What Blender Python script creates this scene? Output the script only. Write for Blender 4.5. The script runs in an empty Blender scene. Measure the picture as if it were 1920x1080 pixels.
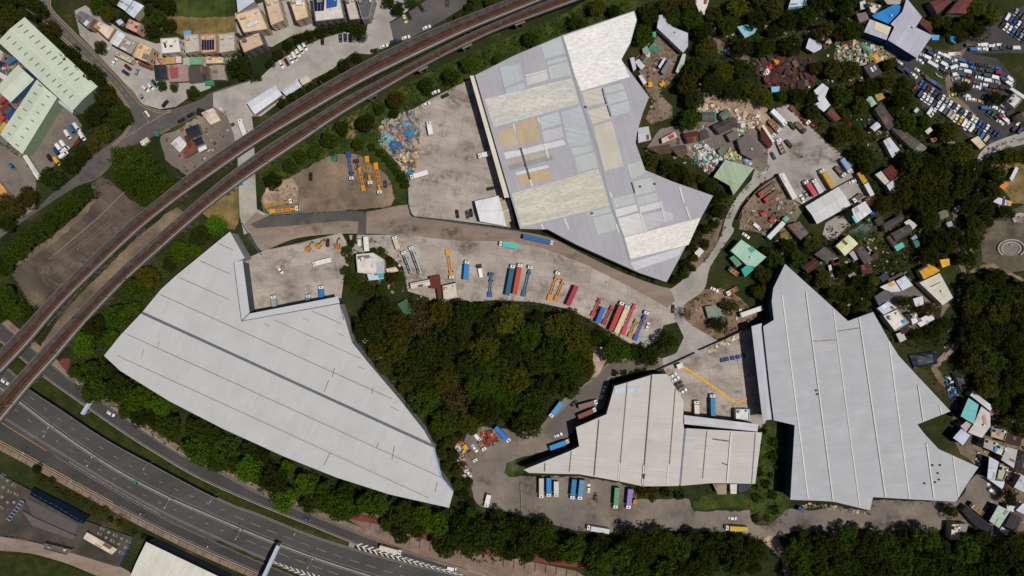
import bpy, bmesh, math, random
from mathutils import Vector, Matrix
from mathutils.geometry import tessellate_polygon
random.seed(7)
sc = bpy.context.scene
COL = sc.collection
R = math.radians

# ---------------------------------------------------------------- camera, sky, sun, exposure
S, H = 0.28, 400.0            # metres per photo pixel on the ground, camera height
cam_d = bpy.data.cameras.new('camera'); cam = bpy.data.objects.new('camera', cam_d); COL.objects.link(cam)
cam.location = (0, 0, H); cam.rotation_euler = (0, 0, 0)
cam_d.sensor_width = 36; cam_d.angle = 2*math.atan(960*S/H); cam_d.clip_start = 1; cam_d.clip_end = 9000
sc.camera = cam
SUN_TO = Vector((0.40, -0.10, 1.0)).normalized()      # towards the sun
elev = math.asin(SUN_TO.z); azim = math.atan2(SUN_TO.x, SUN_TO.y)
world = bpy.data.worlds.new('World'); sc.world = world; world.use_nodes = True
wn = world.node_tree.nodes; wl = world.node_tree.links
sky = wn.new('ShaderNodeTexSky'); sky.sky_type = 'NISHITA'; sky.sun_disc = False
sky.sun_elevation = elev; sky.sun_rotation = azim
wl.new(sky.outputs[0], wn['Background'].inputs[0]); wn['Background'].inputs[1].default_value = 0.05
sun_d = bpy.data.lights.new('sun', 'SUN'); sun_d.energy = 4.3; sun_d.angle = R(0.53); sun_d.color = (1.0, .955, .89)
sun = bpy.data.objects.new('sun', sun_d); COL.objects.link(sun)
sun.rotation_euler = (-SUN_TO).to_track_quat('-Z', 'Y').to_euler(); sun.location = (100, -30, 300)
sc.view_settings.view_transform = 'Standard'; sc.view_settings.look = 'None'
sc.view_settings.gamma = 1; sc.view_settings.exposure = -0.42; sc.view_settings.use_curve_mapping = False
sc.cycles.max_bounces = 4; sc.cycles.diffuse_bounces = 2; sc.cycles.glossy_bounces = 2

# ---------------------------------------------------------------- helpers
def W(px, py, z=0.0):
    k = S*(H-z)/H
    return ((px-960)*k, (540-py)*k)
def lin(v):
    v /= 255.0
    return v/12.92 if v <= .04045 else ((v+.055)/1.055)**2.4
def C(c): return (lin(c[0]), lin(c[1]), lin(c[2]), 1)

class NT:
    """small node helper"""
    def __init__(s, name):
        s.m = bpy.data.materials.new(name); s.m.use_nodes = True
        s.t = s.m.node_tree; s.b = s.t.nodes['Principled BSDF']
        s.pos = s.t.nodes.new('ShaderNodeNewGeometry').outputs['Position']
    def n(s, typ, **kw):
        nd = s.t.nodes.new(typ)
        for k, v in kw.items(): setattr(nd, k, v)
        return nd
    def l(s, a, b): s.t.links.new(a, b)
    def noise(s, scale, detail=3, rough=.55, vec=None, dist=0):
        nd = s.n('ShaderNodeTexNoise'); nd.inputs['Scale'].default_value = scale
        nd.inputs['Detail'].default_value = detail; nd.inputs['Roughness'].default_value = rough
        nd.inputs['Distortion'].default_value = dist
        s.l(vec if vec is not None else s.pos, nd.inputs['Vector']); return nd.outputs['Fac']
    def mapped(s, ang=0, scale=(1, 1, 1), vec=None):
        a = s.n('ShaderNodeVectorRotate'); a.rotation_type = 'Z_AXIS'; a.inputs['Angle'].default_value = ang
        s.l(vec if vec is not None else s.pos, a.inputs['Vector'])
        b = s.n('ShaderNodeVectorMath', operation='MULTIPLY'); b.inputs[1].default_value = scale
        s.l(a.outputs[0], b.inputs[0]); return b.outputs[0]
    def ramp(s, fac, stops):
        r = s.n('ShaderNodeValToRGB'); e = r.color_ramp.elements
        while len(e) < len(stops): e.new(.5)
        for i, (p, c) in enumerate(stops):
            e[i].position = p; e[i].color = c if len(c) == 4 else C(c)
        s.l(fac, r.inputs[0]); return r.outputs[0]
    def mix(s, fac, a, b, typ='MIX'):
        m = s.n('ShaderNodeMix', data_type='RGBA', blend_type=typ)
        for sock, v in ((m.inputs['Factor'], fac), (m.inputs['A'], a), (m.inputs['B'], b)):
            if isinstance(v, (int, float)): sock.default_value = v
            elif isinstance(v, tuple): sock.default_value = v
            else: s.l(v, sock)
        return m.outputs['Result']
    def rng(s, fac, a0, a1, b0, b1):
        m = s.n('ShaderNodeMapRange'); s.l(fac, m.inputs[0])
        for i, v in enumerate((a0, a1, b0, b1)): m.inputs[i+1].default_value = v
        return m.outputs[0]
    def scale(s, col, fac):
        v = s.n('ShaderNodeVectorMath', operation='SCALE'); s.l(col, v.inputs[0]) if not isinstance(col, tuple) else setattr(v.inputs[0], 'default_value', col[:3])
        s.l(fac, v.inputs['Scale']); return v.outputs[0]
    def bump(s, h, strength, dist):
        b = s.n('ShaderNodeBump'); b.inputs['Strength'].default_value = strength; b.inputs['Distance'].default_value = dist
        s.l(h, b.inputs['Height']); s.l(b.outputs[0], s.b.inputs['Normal'])
    def out(s, col, rough=.8, metal=0, spec=.3):
        if isinstance(col, tuple): s.b.inputs['Base Color'].default_value = col
        else: s.l(col, s.b.inputs['Base Color'])
        s.b.inputs['Roughness'].default_value = rough; s.b.inputs['Metallic'].default_value = metal
        s.b.inputs['Specular IOR Level'].default_value = spec
        return s.m

_mc = {}
def plain(c, rough=.8, var=.16, sc_=.5, metal=0, spec=.3):
    """painted, plastered or cast surface with patchy weathering"""
    k = ('plain', c, rough, var, sc_, metal)
    if k not in _mc:
        t = NT('weathered_surface')
        ri = t.n('ShaderNodeObjectInfo').outputs['Random']
        f = t.rng(t.noise(sc_, 4, .6), .25, .75, 1-var, 1+var)
        g = t.rng(t.noise(sc_*7, 2), .2, .8, 1-var*.5, 1+var*.5)
        o = t.rng(ri, 0, 1, 1-var*.45, 1+var*.45)
        _mc[k] = t.out(t.scale(t.scale(t.scale(C(c), f), g), o), rough, metal, spec)
    return _mc[k]
def paint(c, rough=.35):
    """vehicle paint: dusty on top"""
    k = ('paint', c, rough)
    if k not in _mc:
        t = NT('vehicle_paint')
        oi = t.n('ShaderNodeObjectInfo').outputs['Random']
        f = t.rng(t.noise(1.3, 3), .35, .75, 0, .09)
        col = t.mix(f, C(c), C((150, 140, 125)))
        _mc[k] = t.out(t.scale(col, t.rng(oi, 0, 1, .85, 1.05)), max(.5, rough), 0, .2)
    return _mc[k]
def sheet(c, ang=0, period=1.0, dirt=(120, 100, 80), dirty=.25, rough=.55, var=.08, streak=.12, metal=0.0):
    """profiled metal roofing sheet: ribs across, run-off streaks along"""
    k = ('sheet', c, round(ang, 3), period, dirt, dirty, rough, var, streak)
    if k not in _mc:
        t = NT('profiled_roof_sheet')
        v = t.mapped(ang)                       # x across the ribs, y along them
        w = t.n('ShaderNodeTexWave', wave_type='BANDS', bands_direction='X', wave_profile='SIN')
        w.inputs['Scale'].default_value = 6.2832/(20*period)*1.0; w.inputs['Distortion'].default_value = 0
        t.l(v, w.inputs['Vector'])
        rib = w.outputs['Fac']
        st = t.noise(1.0, 3, .6, t.mapped(ang, (.9, .035, 1)))
        f = t.rng(st, .3, .7, 1-streak, 1+streak*.6)
        g = t.rng(t.noise(.09, 4, .6), .3, .7, 1-var, 1+var)
        h = t.rng(rib, 0, 1, .982, 1.016)
        sheetv = t.n('ShaderNodeTexWhiteNoise', noise_dimensions='2D')
        fl = t.n('ShaderNodeVectorMath', operation='FLOOR'); t.l(t.mapped(ang, (1/3.1, 1/11.0, 0)), fl.inputs[0]); t.l(fl.outputs[0], sheetv.inputs['Vector'])
        q = t.rng(sheetv.outputs['Value'], 0, 1, 1-var*.5, 1+var*.5)
        col = t.scale(t.scale(t.scale(t.scale(C(c), f), g), h), q)
        dm = t.rng(t.noise(.35, 5, .7, t.mapped(ang, (1, .25, 1))), .56, .78, 0, dirty)
        col = t.mix(dm, col, C(dirt))
        t.bump(rib, .2, .04)
        _mc[k] = t.out(col, max(.7, rough), metal, .18)
    return _mc[k]
def worn_sheet(c, ang, dirt=(170, 160, 130), dirty=.55):
    """older roof sheets, mottled with patch repairs and lichen"""
    k = ('worn', c, round(ang, 3), dirt, dirty)
    if k not in _mc:
        t = NT('worn_roof_sheet')
        a = t.noise(1.1, 6, .75, t.mapped(ang, (1.3, .4, 1)))
        b = t.noise(.22, 4, .6, t.mapped(ang, (1.5, .22, 1)))
        mid = tuple(int(x*.9) for x in c); grey = tuple(int(x*.84) for x in (c[0]*.94, c[1]*.97, c[2]))
        col = t.ramp(a, [(.30, dirt), (.44, mid), (.56, c), (.74, tuple(min(250, int(x*1.04)) for x in c))])
        col = t.mix(t.rng(b, .38, .62, dirty, 0), col, C(grey))
        spk = t.rng(t.noise(2.6, 2, .5), .68, .76, 0, .5)
        col = t.mix(spk, col, C(dirt))
        _mc[k] = t.out(col, .7, 0, .3)
    return _mc[k]
def earth(name, stops, s1=.12, s2=1.4, w2=.35, rough=.95, bump=.25, spots=None, ang=0, stretch=(1, 1, 1)):
    """ground: colours by large noise, broken up by fine noise, optional stains"""
    if name not in _mc:
        t = NT(name)
        a = t.noise(s1, 6, .62, t.mapped(ang, stretch), .12); b = t.noise(s2, 4, .65)
        m = t.n('ShaderNodeMath', operation='MULTIPLY_ADD'); m.inputs[1].default_value = w2
        t.l(b, m.inputs[0])
        sub = t.n('ShaderNodeMath', operation='SUBTRACT'); t.l(a, sub.inputs[0]); sub.inputs[1].default_value = w2*.5
        t.l(sub.outputs[0], m.inputs[2])
        col = t.ramp(m.outputs[0], stops)
        if spots:
            sp = t.rng(t.noise(spots[0], 5, .7), spots[1], spots[1]+.1, 0, spots[2])
            col = t.mix(sp, col, C(spots[3]))
        ri = t.n('ShaderNodeObjectInfo').outputs['Random']
        col = t.scale(col, t.rng(ri, 0, 1, .92, 1.07))
        t.bump(b, bump, .15)
        _mc[name] = t.out(col, rough, 0, .2)
    return _mc[name]

class MB:
    """collects faces, builds ONE mesh object"""
    def __init__(s): s.v = []; s.f = []
    def box(s, c, d, rz=0, top=1.0, topx=None):
        cx, cy, cz = c; hx, hy, hz = d[0]/2, d[1]/2, d[2]/2; ca, sa = math.cos(rz), math.sin(rz); n = len(s.v)
        tx = top if topx is None else topx
        for z, kx, ky in ((-hz, 1, 1), (hz, tx, top)):
            for x, y in ((-hx, -hy), (hx, -hy), (hx, hy), (-hx, hy)):
                x *= kx; y *= ky
                s.v.append((cx+x*ca-y*sa, cy+x*sa+y*ca, cz+z))
        s.f += [(n+3, n+2, n+1, n), (n+4, n+5, n+6, n+7)] + [(n+i, n+(i+1) % 4, n+4+(i+1) % 4, n+4+i) for i in range(4)]
        return s
    def hexa(s, p):
        n = len(s.v); s.v += [tuple(q) for q in p]
        s.f += [(n+3, n+2, n+1, n), (n+4, n+5, n+6, n+7)] + [(n+i, n+(i+1) % 4, n+4+(i+1) % 4, n+4+i) for i in range(4)]
        return s
    def beam(s, a, b, w, h, z):
        """horizontal bar from a to b (xy), width w, height h, bottom at z"""
        a = Vector(a[:2]); b = Vector(b[:2]); d = b-a; L = d.length
        if L < 1e-4: return s
        m = (a+b)/2
        return s.box((m.x, m.y, z+h/2), (L, w, h), math.atan2(d.y, d.x))
    def tube(s, a, b, r0, r1=None, k=6):
        a = Vector(a); b = Vector(b); r1 = r0 if r1 is None else r1
        q = (b-a).to_track_quat('Z', 'Y'); n = len(s.v)
        for p, r in ((a, r0), (b, r1)):
            for i in range(k):
                t = 2*math.pi*i/k; s.v.append(tuple(p+q @ Vector((r*math.cos(t), r*math.sin(t), 0))))
        s.f += [(n+i, n+(i+1) % k, n+k+(i+1) % k, n+k+i) for i in range(k)] + [tuple(range(n+k-1, n-1, -1)), tuple(range(n+k, n+2*k))]
        return s
    def prism(s, poly, z0, z1, bottom=True, zf=None):
        poly = clean(poly)
        if len(poly) < 3: return s
        if area(poly) < 0: poly = poly[::-1]
        n = len(s.v); k = len(poly)
        top = [(x, y, zf(x, y) if zf else z1) for x, y in poly]
        s.v += [(x, y, (t[2]-(z1-z0)) if zf else z0) for (x, y), t in zip(poly, top)] + top
        tris = tessellate_polygon([[Vector((x, y, 0)) for x, y in poly]])
        for a, b, c in tris:
            if tri2(poly[a], poly[b], poly[c]) < 0: a, b, c = c, b, a
            s.f.append((n+k+a, n+k+b, n+k+c))
            if bottom: s.f.append((n+c, n+b, n+a))
        s.f += [(n+i, n+(i+1) % k, n+k+(i+1) % k, n+k+i) for i in range(k)]
        return s
    def sheet(s, poly, z):
        poly = clean(poly)
        if len(poly) < 3: return s
        n = len(s.v); s.v += [(x, y, z) for x, y in poly]
        for a, b, c in tessellate_polygon([[Vector((x, y, 0)) for x, y in poly]]):
            if tri2(poly[a], poly[b], poly[c]) < 0: a, b, c = c, b, a
            s.f.append((n+a, n+b, n+c))
        return s
    def mesh(s, name, org=(0, 0, 0)):
        me = bpy.data.meshes.new(name)
        me.from_pydata([(x-org[0], y-org[1], z-org[2]) for x, y, z in s.v], [], s.f); me.update(); return me
    def build(s, name, mat, parent=None, org=None):
        if org is None: org = parent['_o'] if parent is not None and '_o' in parent else (0, 0, 0)
        return obj(name, s.mesh(name, org), mat, parent, None if parent is not None else org)
def convex_cut(poly, planes):
    """polygon cut by half-planes (a, b, c): list of convex pieces"""
    poly = clean(poly); out = []
    for a, b, c in tessellate_polygon([[Vector((x, y, 0)) for x, y in poly]]):
        q = [poly[a], poly[b], poly[c]]
        if tri2(*q) < 0: q = q[::-1]
        for pl in planes:
            q = half(q, *pl)
            if len(q) < 3: break
        q = clean(q) if len(q) >= 3 else []
        if len(q) >= 3 and area(q) > 1e-3: out.append(q)
    return out
def solid(pieces, thick, zf, bottom=True):
    """slab made of convex pieces whose top follows zf"""
    m = MB(); idx = {}
    def vid(p):
        k = (round(p[0], 2), round(p[1], 2))
        if k not in idx:
            z = zf(*p); idx[k] = len(m.v); m.v += [(p[0], p[1], z), (p[0], p[1], z-thick)]
        return idx[k]
    edges = set(); faces = []
    for q in pieces:
        ids = [vid(p) for p in q]; ids = [a for i, a in enumerate(ids) if a != ids[i-1]]
        if len(ids) < 3: continue
        faces.append(ids)
        for i in range(len(ids)): edges.add((ids[i], ids[(i+1) % len(ids)]))
    for ids in faces:
        m.f.append(tuple(ids))
        if bottom: m.f.append(tuple(i+1 for i in reversed(ids)))
    for a, b in edges:
        if (b, a) not in edges: m.f.append((a, a+1, b+1, b)[::-1] if False else (b, a, a+1, b+1))
    return m
def clean(p):
    o = []
    for q in p:
        if not o or abs(q[0]-o[-1][0])+abs(q[1]-o[-1][1]) > 1e-3: o.append((q[0], q[1]))
    if len(o) > 1 and abs(o[0][0]-o[-1][0])+abs(o[0][1]-o[-1][1]) < 1e-3: o.pop()
    return o
def area(p): return .5*sum(p[i][0]*p[(i+1) % len(p)][1]-p[(i+1) % len(p)][0]*p[i][1] for i in range(len(p)))
def tri2(a, b, c): return (b[0]-a[0])*(c[1]-a[1])-(c[0]-a[0])*(b[1]-a[1])
def half(poly, a, b, c):
    """keep a*x+b*y>=c"""
    o = []
    for i in range(len(poly)):
        p, q = poly[i], poly[(i+1) % len(poly)]
        dp, dq = a*p[0]+b*p[1]-c, a*q[0]+b*q[1]-c
        if dp >= 0: o.append(p)
        if (dp >= 0) != (dq >= 0):
            t = dp/(dp-dq); o.append((p[0]+t*(q[0]-p[0]), p[1]+t*(q[1]-p[1])))
    return o
def inside(p, poly):
    x, y = p; r = False
    for i in range(len(poly)):
        (x1, y1), (x2, y2) = poly[i], poly[i-1]
        if (y1 > y) != (y2 > y) and x < (x2-x1)*(y-y1)/(y2-y1)+x1: r = not r
    return r
def cen(poly): return (sum(p[0] for p in poly)/len(poly), sum(p[1] for p in poly)/len(poly))
def shrink(poly, d):
    """move every edge inwards by d (metres)"""
    poly = clean(poly)
    if area(poly) < 0: poly = poly[::-1]
    o = []; n = len(poly)
    for i in range(n):
        p0, p1, p2 = Vector(poly[i-1]), Vector(poly[i]), Vector(poly[(i+1) % n])
        e1 = (p1-p0).normalized(); e2 = (p2-p1).normalized()
        n1 = Vector((-e1.y, e1.x)); n2 = Vector((-e2.y, e2.x)); b = n1+n2
        k = max(.35, b.length_squared/2)
        q = p1+b*(d/k) if b.length > 1e-3 else p1+n1*d
        o.append((q.x, q.y))
    return o
def PW(pts, z=0): return [W(x, y, z) for x, y in pts]

def obj(name, mesh, mat, parent=None, loc=None):
    o = bpy.data.objects.new(name, mesh)
    if mat is not None:
        if len(mesh.materials) == 0: mesh.materials.append(mat)
        elif mesh.materials[0] is not mat:
            o.material_slots[0].link = 'OBJECT'; o.material_slots[0].material = mat
    if parent is not None: o.parent = parent
    if loc is not None: o.location = loc
    COL.objects.link(o); return o
def tag(o, label, cat=None, group=None, kind=None):
    if label: o['label'] = label
    if cat: o['category'] = cat
    if group: o['group'] = group
    if kind: o['kind'] = kind
    return o
def thing(name, label, cat, loc, rz=0, group=None):
    o = bpy.data.objects.new(name, None); o.empty_display_size = .5; COL.objects.link(o)
    o.location = loc; o.rotation_euler = (0, 0, rz); o['_o'] = loc
    return tag(o, label, cat, group)
def dekey():
    for o in bpy.data.objects:
        if '_o' in o: del o['_o']
ORD = ['first', 'second', 'third', 'fourth', 'fifth', 'sixth', 'seventh', 'eighth', 'ninth', 'tenth', 'eleventh', 'twelfth', 'thirteenth', 'fourteenth', 'fifteenth', 'sixteenth', 'seventeenth', 'eighteenth', 'nineteenth', 'twentieth']
def ordn(i):
    if i < 20: return ORD[i]
    t = ['twenty', 'thirty', 'forty', 'fifty', 'sixty'][(i+1)//10-2]; u = (i+1) % 10
    return {'twenty': 'twentieth', 'thirty': 'thirtieth', 'forty': 'fortieth', 'fifty': 'fiftieth', 'sixty': 'sixtieth'}[t] if u == 0 else t+'-'+ORD[u-1]
# ================================================================ the setting: ground, roads, yards
def smooth(pts, n=6):
    o = []; P = [pts[0]]+list(pts)+[pts[-1]]
    for i in range(1, len(P)-2):
        p0, p1, p2, p3 = (Vector(q) for q in P[i-1:i+3])
        for k in range(n):
            t = k/n
            q = .5*((2*p1)+(p2-p0)*t+(2*p0-5*p1+4*p2-p3)*t*t+(3*p1-p0-3*p2+p3)*t**3); o.append((q.x, q.y))
    o.append(tuple(pts[-1])); return o
def off(line, d):
    """parallel line, d px to the right-hand (image) side"""
    o = []
    for i, p in enumerate(line):
        a = Vector(line[max(0, i-1)]); b = Vector(line[min(len(line)-1, i+1)]); t = (b-a).normalized()
        o.append((p[0]-t.y*d, p[1]+t.x*d))
    return o
def ribbon(line, w): return off(line, -w/2)+off(line, w/2)[::-1]
def walk(line, step, start=0.0):
    """points every step along a polyline with their heading (px)"""
    o = []; d = start; acc = 0
    for a, b in zip(line[:-1], line[1:]):
        a = Vector(a); b = Vector(b); L = (b-a).length
        while d <= acc+L and L > 0:
            p = a+(b-a)*((d-acc)/L); o.append((p.x, p.y, math.atan2(b.y-a.y, b.x-a.x))); d += step
        acc += L
    return o
def plen(line): return sum((Vector(b)-Vector(a)).length for a, b in zip(line[:-1], line[1:]))
_z = [0.02]
def nz(): _z[0] += .005; return _z[0]
def rag(pts, step=7, amp=1.6):
    rr = random.Random(len(pts)*31+int(pts[0][0])); o = []
    for i in range(len(pts)):
        a = Vector(pts[i]); b = Vector(pts[(i+1) % len(pts)]); n = max(1, int((b-a).length/step))
        for k in range(n):
            p = a+(b-a)*(k/n); o.append((p.x+rr.uniform(-amp, amp), p.y+rr.uniform(-amp, amp)))
    return o
def patch(name, pts, mat, kind='structure', label=None, parent=None):
    if mat in RAGGED: pts = rag(pts)
    z = nz(); o = MB().sheet(PW(pts), z).build(name, mat, parent)
    if parent is None: tag(o, label, None, None, kind)
    o['_z'] = z; return o

M_scrub = earth('scrub_ground', [(.25, (22, 28, 10)), (.42, (34, 42, 16)), (.58, (48, 52, 22)), (.70, (74, 66, 42)), (.84, (108, 90, 66))], .05, .9, .4)  # scrub colours darkened to carry the shade under the trees
M_grass = earth('rough_grass', [(.25, (30, 40, 14)), (.45, (48, 60, 22)), (.6, (66, 76, 30)), (.8, (100, 92, 50))], .12, 1.6, .5)
M_lawn = earth('mown_verge', [(.3, (32, 40, 10)), (.5, (44, 52, 14)), (.7, (62, 64, 24))], .2, 2.2, .5)
M_straw = earth('dry_grass', [(.25, (62, 66, 30)), (.45, (112, 96, 58)), (.6, (138, 116, 76)), (.8, (150, 128, 90))], .12, 1.6, .5)
M_dirt = earth('brown_earth', [(.25, (84, 72, 60)), (.45, (112, 96, 82)), (.6, (134, 116, 98)), (.8, (158, 138, 118))], .07, 1.2, .3, spots=(.1, .6, .35, (60, 52, 46)))
M_dust = earth('dusty_hardstanding', [(.25, (92, 84, 78)), (.45, (112, 103, 96)), (.6, (128, 117, 107)), (.8, (152, 138, 124))], .05, 1.3, .3, spots=(.12, .6, .4, (70, 64, 60)))
M_fallow = earth('fallow_dark_earth', [(.25, (64, 56, 50)), (.45, (82, 72, 64)), (.58, (98, 86, 76)), (.75, (128, 108, 88))], .06, 1.0, .3, ang=R(40), stretch=(.5, 1.4, 1))
M_red = earth('red_rusty_earth', [(.25, (52, 28, 24)), (.5, (78, 46, 36)), (.7, (112, 76, 58))], .15, 1.5, .4)
M_sand = earth('pale_sandy_earth', [(.25, (118, 98, 82)), (.45, (150, 126, 106)), (.6, (176, 152, 130)), (.8, (200, 180, 160))], .12, 1.3, .4)
M_conc = earth('yard_concrete', [(.25, (112, 102, 95)), (.42, (154, 143, 134)), (.55, (170, 159, 150)), (.75, (186, 175, 165))], .07, .9, .3, .85, .1, spots=(.09, .55, .5, (112, 99, 88)), ang=R(15), stretch=(.6, 1.3, 1))
M_concj = plain((112, 100, 92), .9)
M_conc2 = earth('pale_lot_concrete', [(.25, (132, 126, 120)), (.45, (156, 150, 143)), (.6, (170, 164, 156)), (.8, (184, 178, 170))], .07, .9, .25, .85, .1, spots=(.16, .64, .3, (104, 98, 92)))
M_road = earth('haul_road_concrete', [(.25, (112, 98, 88)), (.45, (132, 116, 104)), (.6, (146, 130, 117)), (.8, (164, 148, 134))], .05, .9, .25, .85, .1, spots=(.1, .57, .4, (104, 90, 80)), ang=R(-10), stretch=(.3, 1.6, 1))
M_asph = earth('worn_asphalt', [(.25, (74, 71, 69)), (.5, (90, 86, 83)), (.75, (106, 101, 96))], .06, 1.3, .25, .9, .08, spots=(.1, .63, .3, (62, 60, 58)))
M_hway = earth('motorway_asphalt', [(.25, (64, 62, 61)), (.5, (75, 72, 71)), (.75, (88, 84, 82))], .05, 1.0, .2, .9, .06, ang=R(-27), stretch=(.12, 1.6, 1))
M_lane = earth('dusty_asphalt', [(.25, (86, 79, 74)), (.5, (102, 94, 88)), (.75, (120, 111, 103))], .06, 1.3, .25, .9, .08, spots=(.1, .6, .3, (76, 70, 66)))
M_clear = earth('trodden_sandy_earth', [(.25, (84, 70, 56)), (.45, (116, 96, 78)), (.6, (140, 118, 98)), (.8, (172, 148, 126))], .12, 1.3, .4)
M_slip = earth('fresh_asphalt', [(.25, (58, 56, 56)), (.5, (68, 65, 65)), (.75, (80, 76, 74))], .06, 1.2, .2, .9, .06)
M_kerb = plain((158, 146, 132), .85)
M_white = plain((215, 212, 205), .7, .2, .8)
M_dimw = plain((140, 133, 127), .8, .3, .5)
M_yel = plain((205, 158, 48), .7, .2, .8)
M_tile = earth('footway_tiles', [(.3, (110, 92, 80)), (.5, (128, 110, 97)), (.7, (146, 128, 113))], .15, 1.5, .3)
M_redp = plain((112, 56, 52), .9)

RAGGED = {M_clear, M_grass, M_straw, M_dirt, M_dust, M_fallow, M_red, M_sand, M_lawn}
g = MB().sheet([(-3500, -3500), (3500, -3500), (3500, 3500), (-3500, 3500)], 0).build('ground', M_scrub)
tag(g, None, None, None, 'structure')

# ---- earth and grass patches
patch('dry_field', [(300, 55), (312, 28), (332, 24), (445, 28), (446, 62), (400, 66), (345, 66)], M_straw)
patch('field', [(316, 30), (330, -20), (446, -20), (444, 30), (380, 34)], M_grass)
patch('railway_verge', [(486, 345), (490, 300), (560, 268), (640, 222), (730, 175), (830, 122), (930, 80), (1050, 30), (1120, -10), (1200, -10), (1192, 22), (1054, 66), (960, 106), (890, 141), (840, 166), (790, 192), (760, 215), (720, 230), (705, 262), (740, 300), (770, 340), (765, 385), (735, 375), (728, 335), (700, 300), (660, 286), (600, 298), (545, 330), (505, 350)], M_grass)
patch('bare_bank', [(650, 222), (670, 212), (672, 240), (660, 262), (648, 258)], M_straw)
patch('dry_verge', [(375, 375), (445, 330), (452, 405), (440, 432), (415, 425), (380, 400)], M_straw)
patch('strip_between_viaducts', [(75, 650), (110, 600), (150, 552), (260, 442), (330, 388), (352, 402), (300, 446), (240, 505), (165, 590), (110, 650)], M_dirt)
patch('fallow_lot', [(172, 345), (190, 330), (215, 345), (240, 372), (275, 390), (300, 400), (222, 460), (150, 545), (90, 610), (60, 585), (50, 560), (20, 510), (32, 485), (100, 442), (150, 400), (170, 372)], M_fallow)
patch('fallow_edge', [(100, 442), (150, 400), (172, 370), (178, 378), (156, 408), (105, 452), (36, 498), (30, 488)], M_dirt)
patch('village_ground', [(140, 20), (160, 10), (232, 60), (292, 82), (440, 60), (445, 110), (400, 150), (395, 165), (360, 178), (330, 200), (300, 205), (268, 195), (250, 172), (190, 108), (150, 66)], M_conc2)
patch('house_terrace', [(440, 25), (490, 5), (640, -10), (725, -10), (722, 22), (690, 42), (640, 48), (590, 56), (545, 68), (510, 88), (470, 80), (445, 60)], M_conc2)
patch('compound_ground', [(-10, 90), (40, 120), (135, 205), (155, 235), (140, 270), (80, 330), (40, 300), (-10, 260)], M_dust)
patch('crane_lot', [(590, 307), (605, 297), (640, 288), (670, 288), (715, 318), (732, 337), (740, 370), (732, 388), (652, 394), (505, 402), (490, 372), (500, 350), (547, 330)], M_dirt)
patch('rubble_corner', [(492, 372), (500, 352), (548, 334), (560, 352), (556, 378), (520, 384), (495, 392)], M_sand)
patch('side_street', [(-10, 262), (42, 292), (70, 330), (62, 372), (70, 395), (40, 410), (20, 360), (-10, 345)], M_dust)
patch('plot', [(300, 255), (340, 240), (400, 195), (440, 200), (448, 262), (410, 290), (352, 330), (310, 300)], M_dust)
patch('motorway_verge', [(-10, 828), (60, 862), (225, 952), (375, 1028), (490, 1078), (400, 1090), (230, 1090), (-10, 1090)], M_scrub)
patch('wall_foot_verge', [(1412, 800), (1488, 800), (1482, 940), (1470, 985), (1415, 980), (1405, 935)], M_grass)
patch('quarry_yard', [(1190, 112), (1220, 85), (1235, 60), (1270, 100), (1285, 115), (1260, 150), (1235, 175), (1262, 200), (1262, 218), (1220, 235), (1210, 222), (1228, 190), (1210, 165)], M_dirt)
patch('rubble_clearing', [(1300, 160), (1330, 150), (1345, 185), (1380, 180), (1432, 190), (1445, 225), (1420, 250), (1395, 245), (1330, 222), (1302, 200)], M_sand)
patch('hill_track', [(1325, 20), (1340, 35), (1345, 70), (1375, 95), (1420, 110), (1445, 125), (1440, 140), (1380, 110), (1335, 95), (1322, 60)], M_dirt)
patch('rust_yard', [(1418, 112), (1440, 105), (1530, 108), (1532, 150), (1500, 168), (1440, 160), (1415, 140)], M_red)
patch('hut_clearing', [(1510, 60), (1545, 50), (1560, 60), (1545, 85), (1515, 75)], M_sand)
patch('scrapyard_ground', [(1722, 90), (1790, 95), (1870, 110), (1905, 150), (1900, 190), (1905, 230), (1880, 268), (1830, 275), (1800, 240), (1770, 218), (1730, 205), (1715, 150), (1680, 130), (1685, 112)], M_slip)
patch('scrapyard_extension', [(1800, 80), (1860, 40), (1930, 5), (1930, 100), (1800, 100)], M_slip)
patch('scrapyard_mound', [(1715, 122), (1740, 120), (1770, 140), (1772, 155), (1750, 160), (1728, 150)], M_grass)
patch('scrapyard_lane', [(1790, 100), (1812, 90), (1800, 120), (1785, 150), (1790, 175), (1830, 215), (1822, 222), (1775, 180), (1772, 150)], M_dirt)
patch('hill_road', [(1930, 243), (1885, 258), (1850, 272), (1835, 290), (1825, 318), (1838, 318), (1850, 296), (1880, 280), (1930, 268)], M_conc2)
patch('scrap_heap_ground', [(1565, 80), (1600, 75), (1660, 90), (1685, 105), (1650, 115), (1600, 125), (1565, 120)], M_dirt)
patch('loop_yard', [(1438, 245), (1455, 203), (1480, 195), (1532, 250), (1572, 285), (1598, 310), (1602, 330), (1645, 372), (1600, 392), (1572, 350), (1512, 388), (1490, 375), (1455, 325), (1440, 336), (1408, 340)], M_conc2)
patch('truck_repair_ground', [(1395, 380), (1440, 335), (1460, 330), (1490, 378), (1510, 390), (1480, 430), (1440, 440), (1385, 430)], M_dirt)
patch('roadside_ground', [(1280, 510), (1318, 440), (1340, 405), (1358, 410), (1345, 450), (1320, 495), (1300, 520)], M_dirt)
patch('sandy_corner', [(1272, 575), (1310, 545), (1350, 540), (1390, 560), (1420, 590), (1400, 612), (1345, 635), (1310, 625), (1285, 600)], M_clear)
patch('village_lane', [(1340, 200), (1400, 235), (1440, 262), (1440, 335), (1415, 318), (1360, 298), (1330, 330), (1290, 290), (1210, 282), (1240, 240), (1300, 235)], M_dust)
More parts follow.
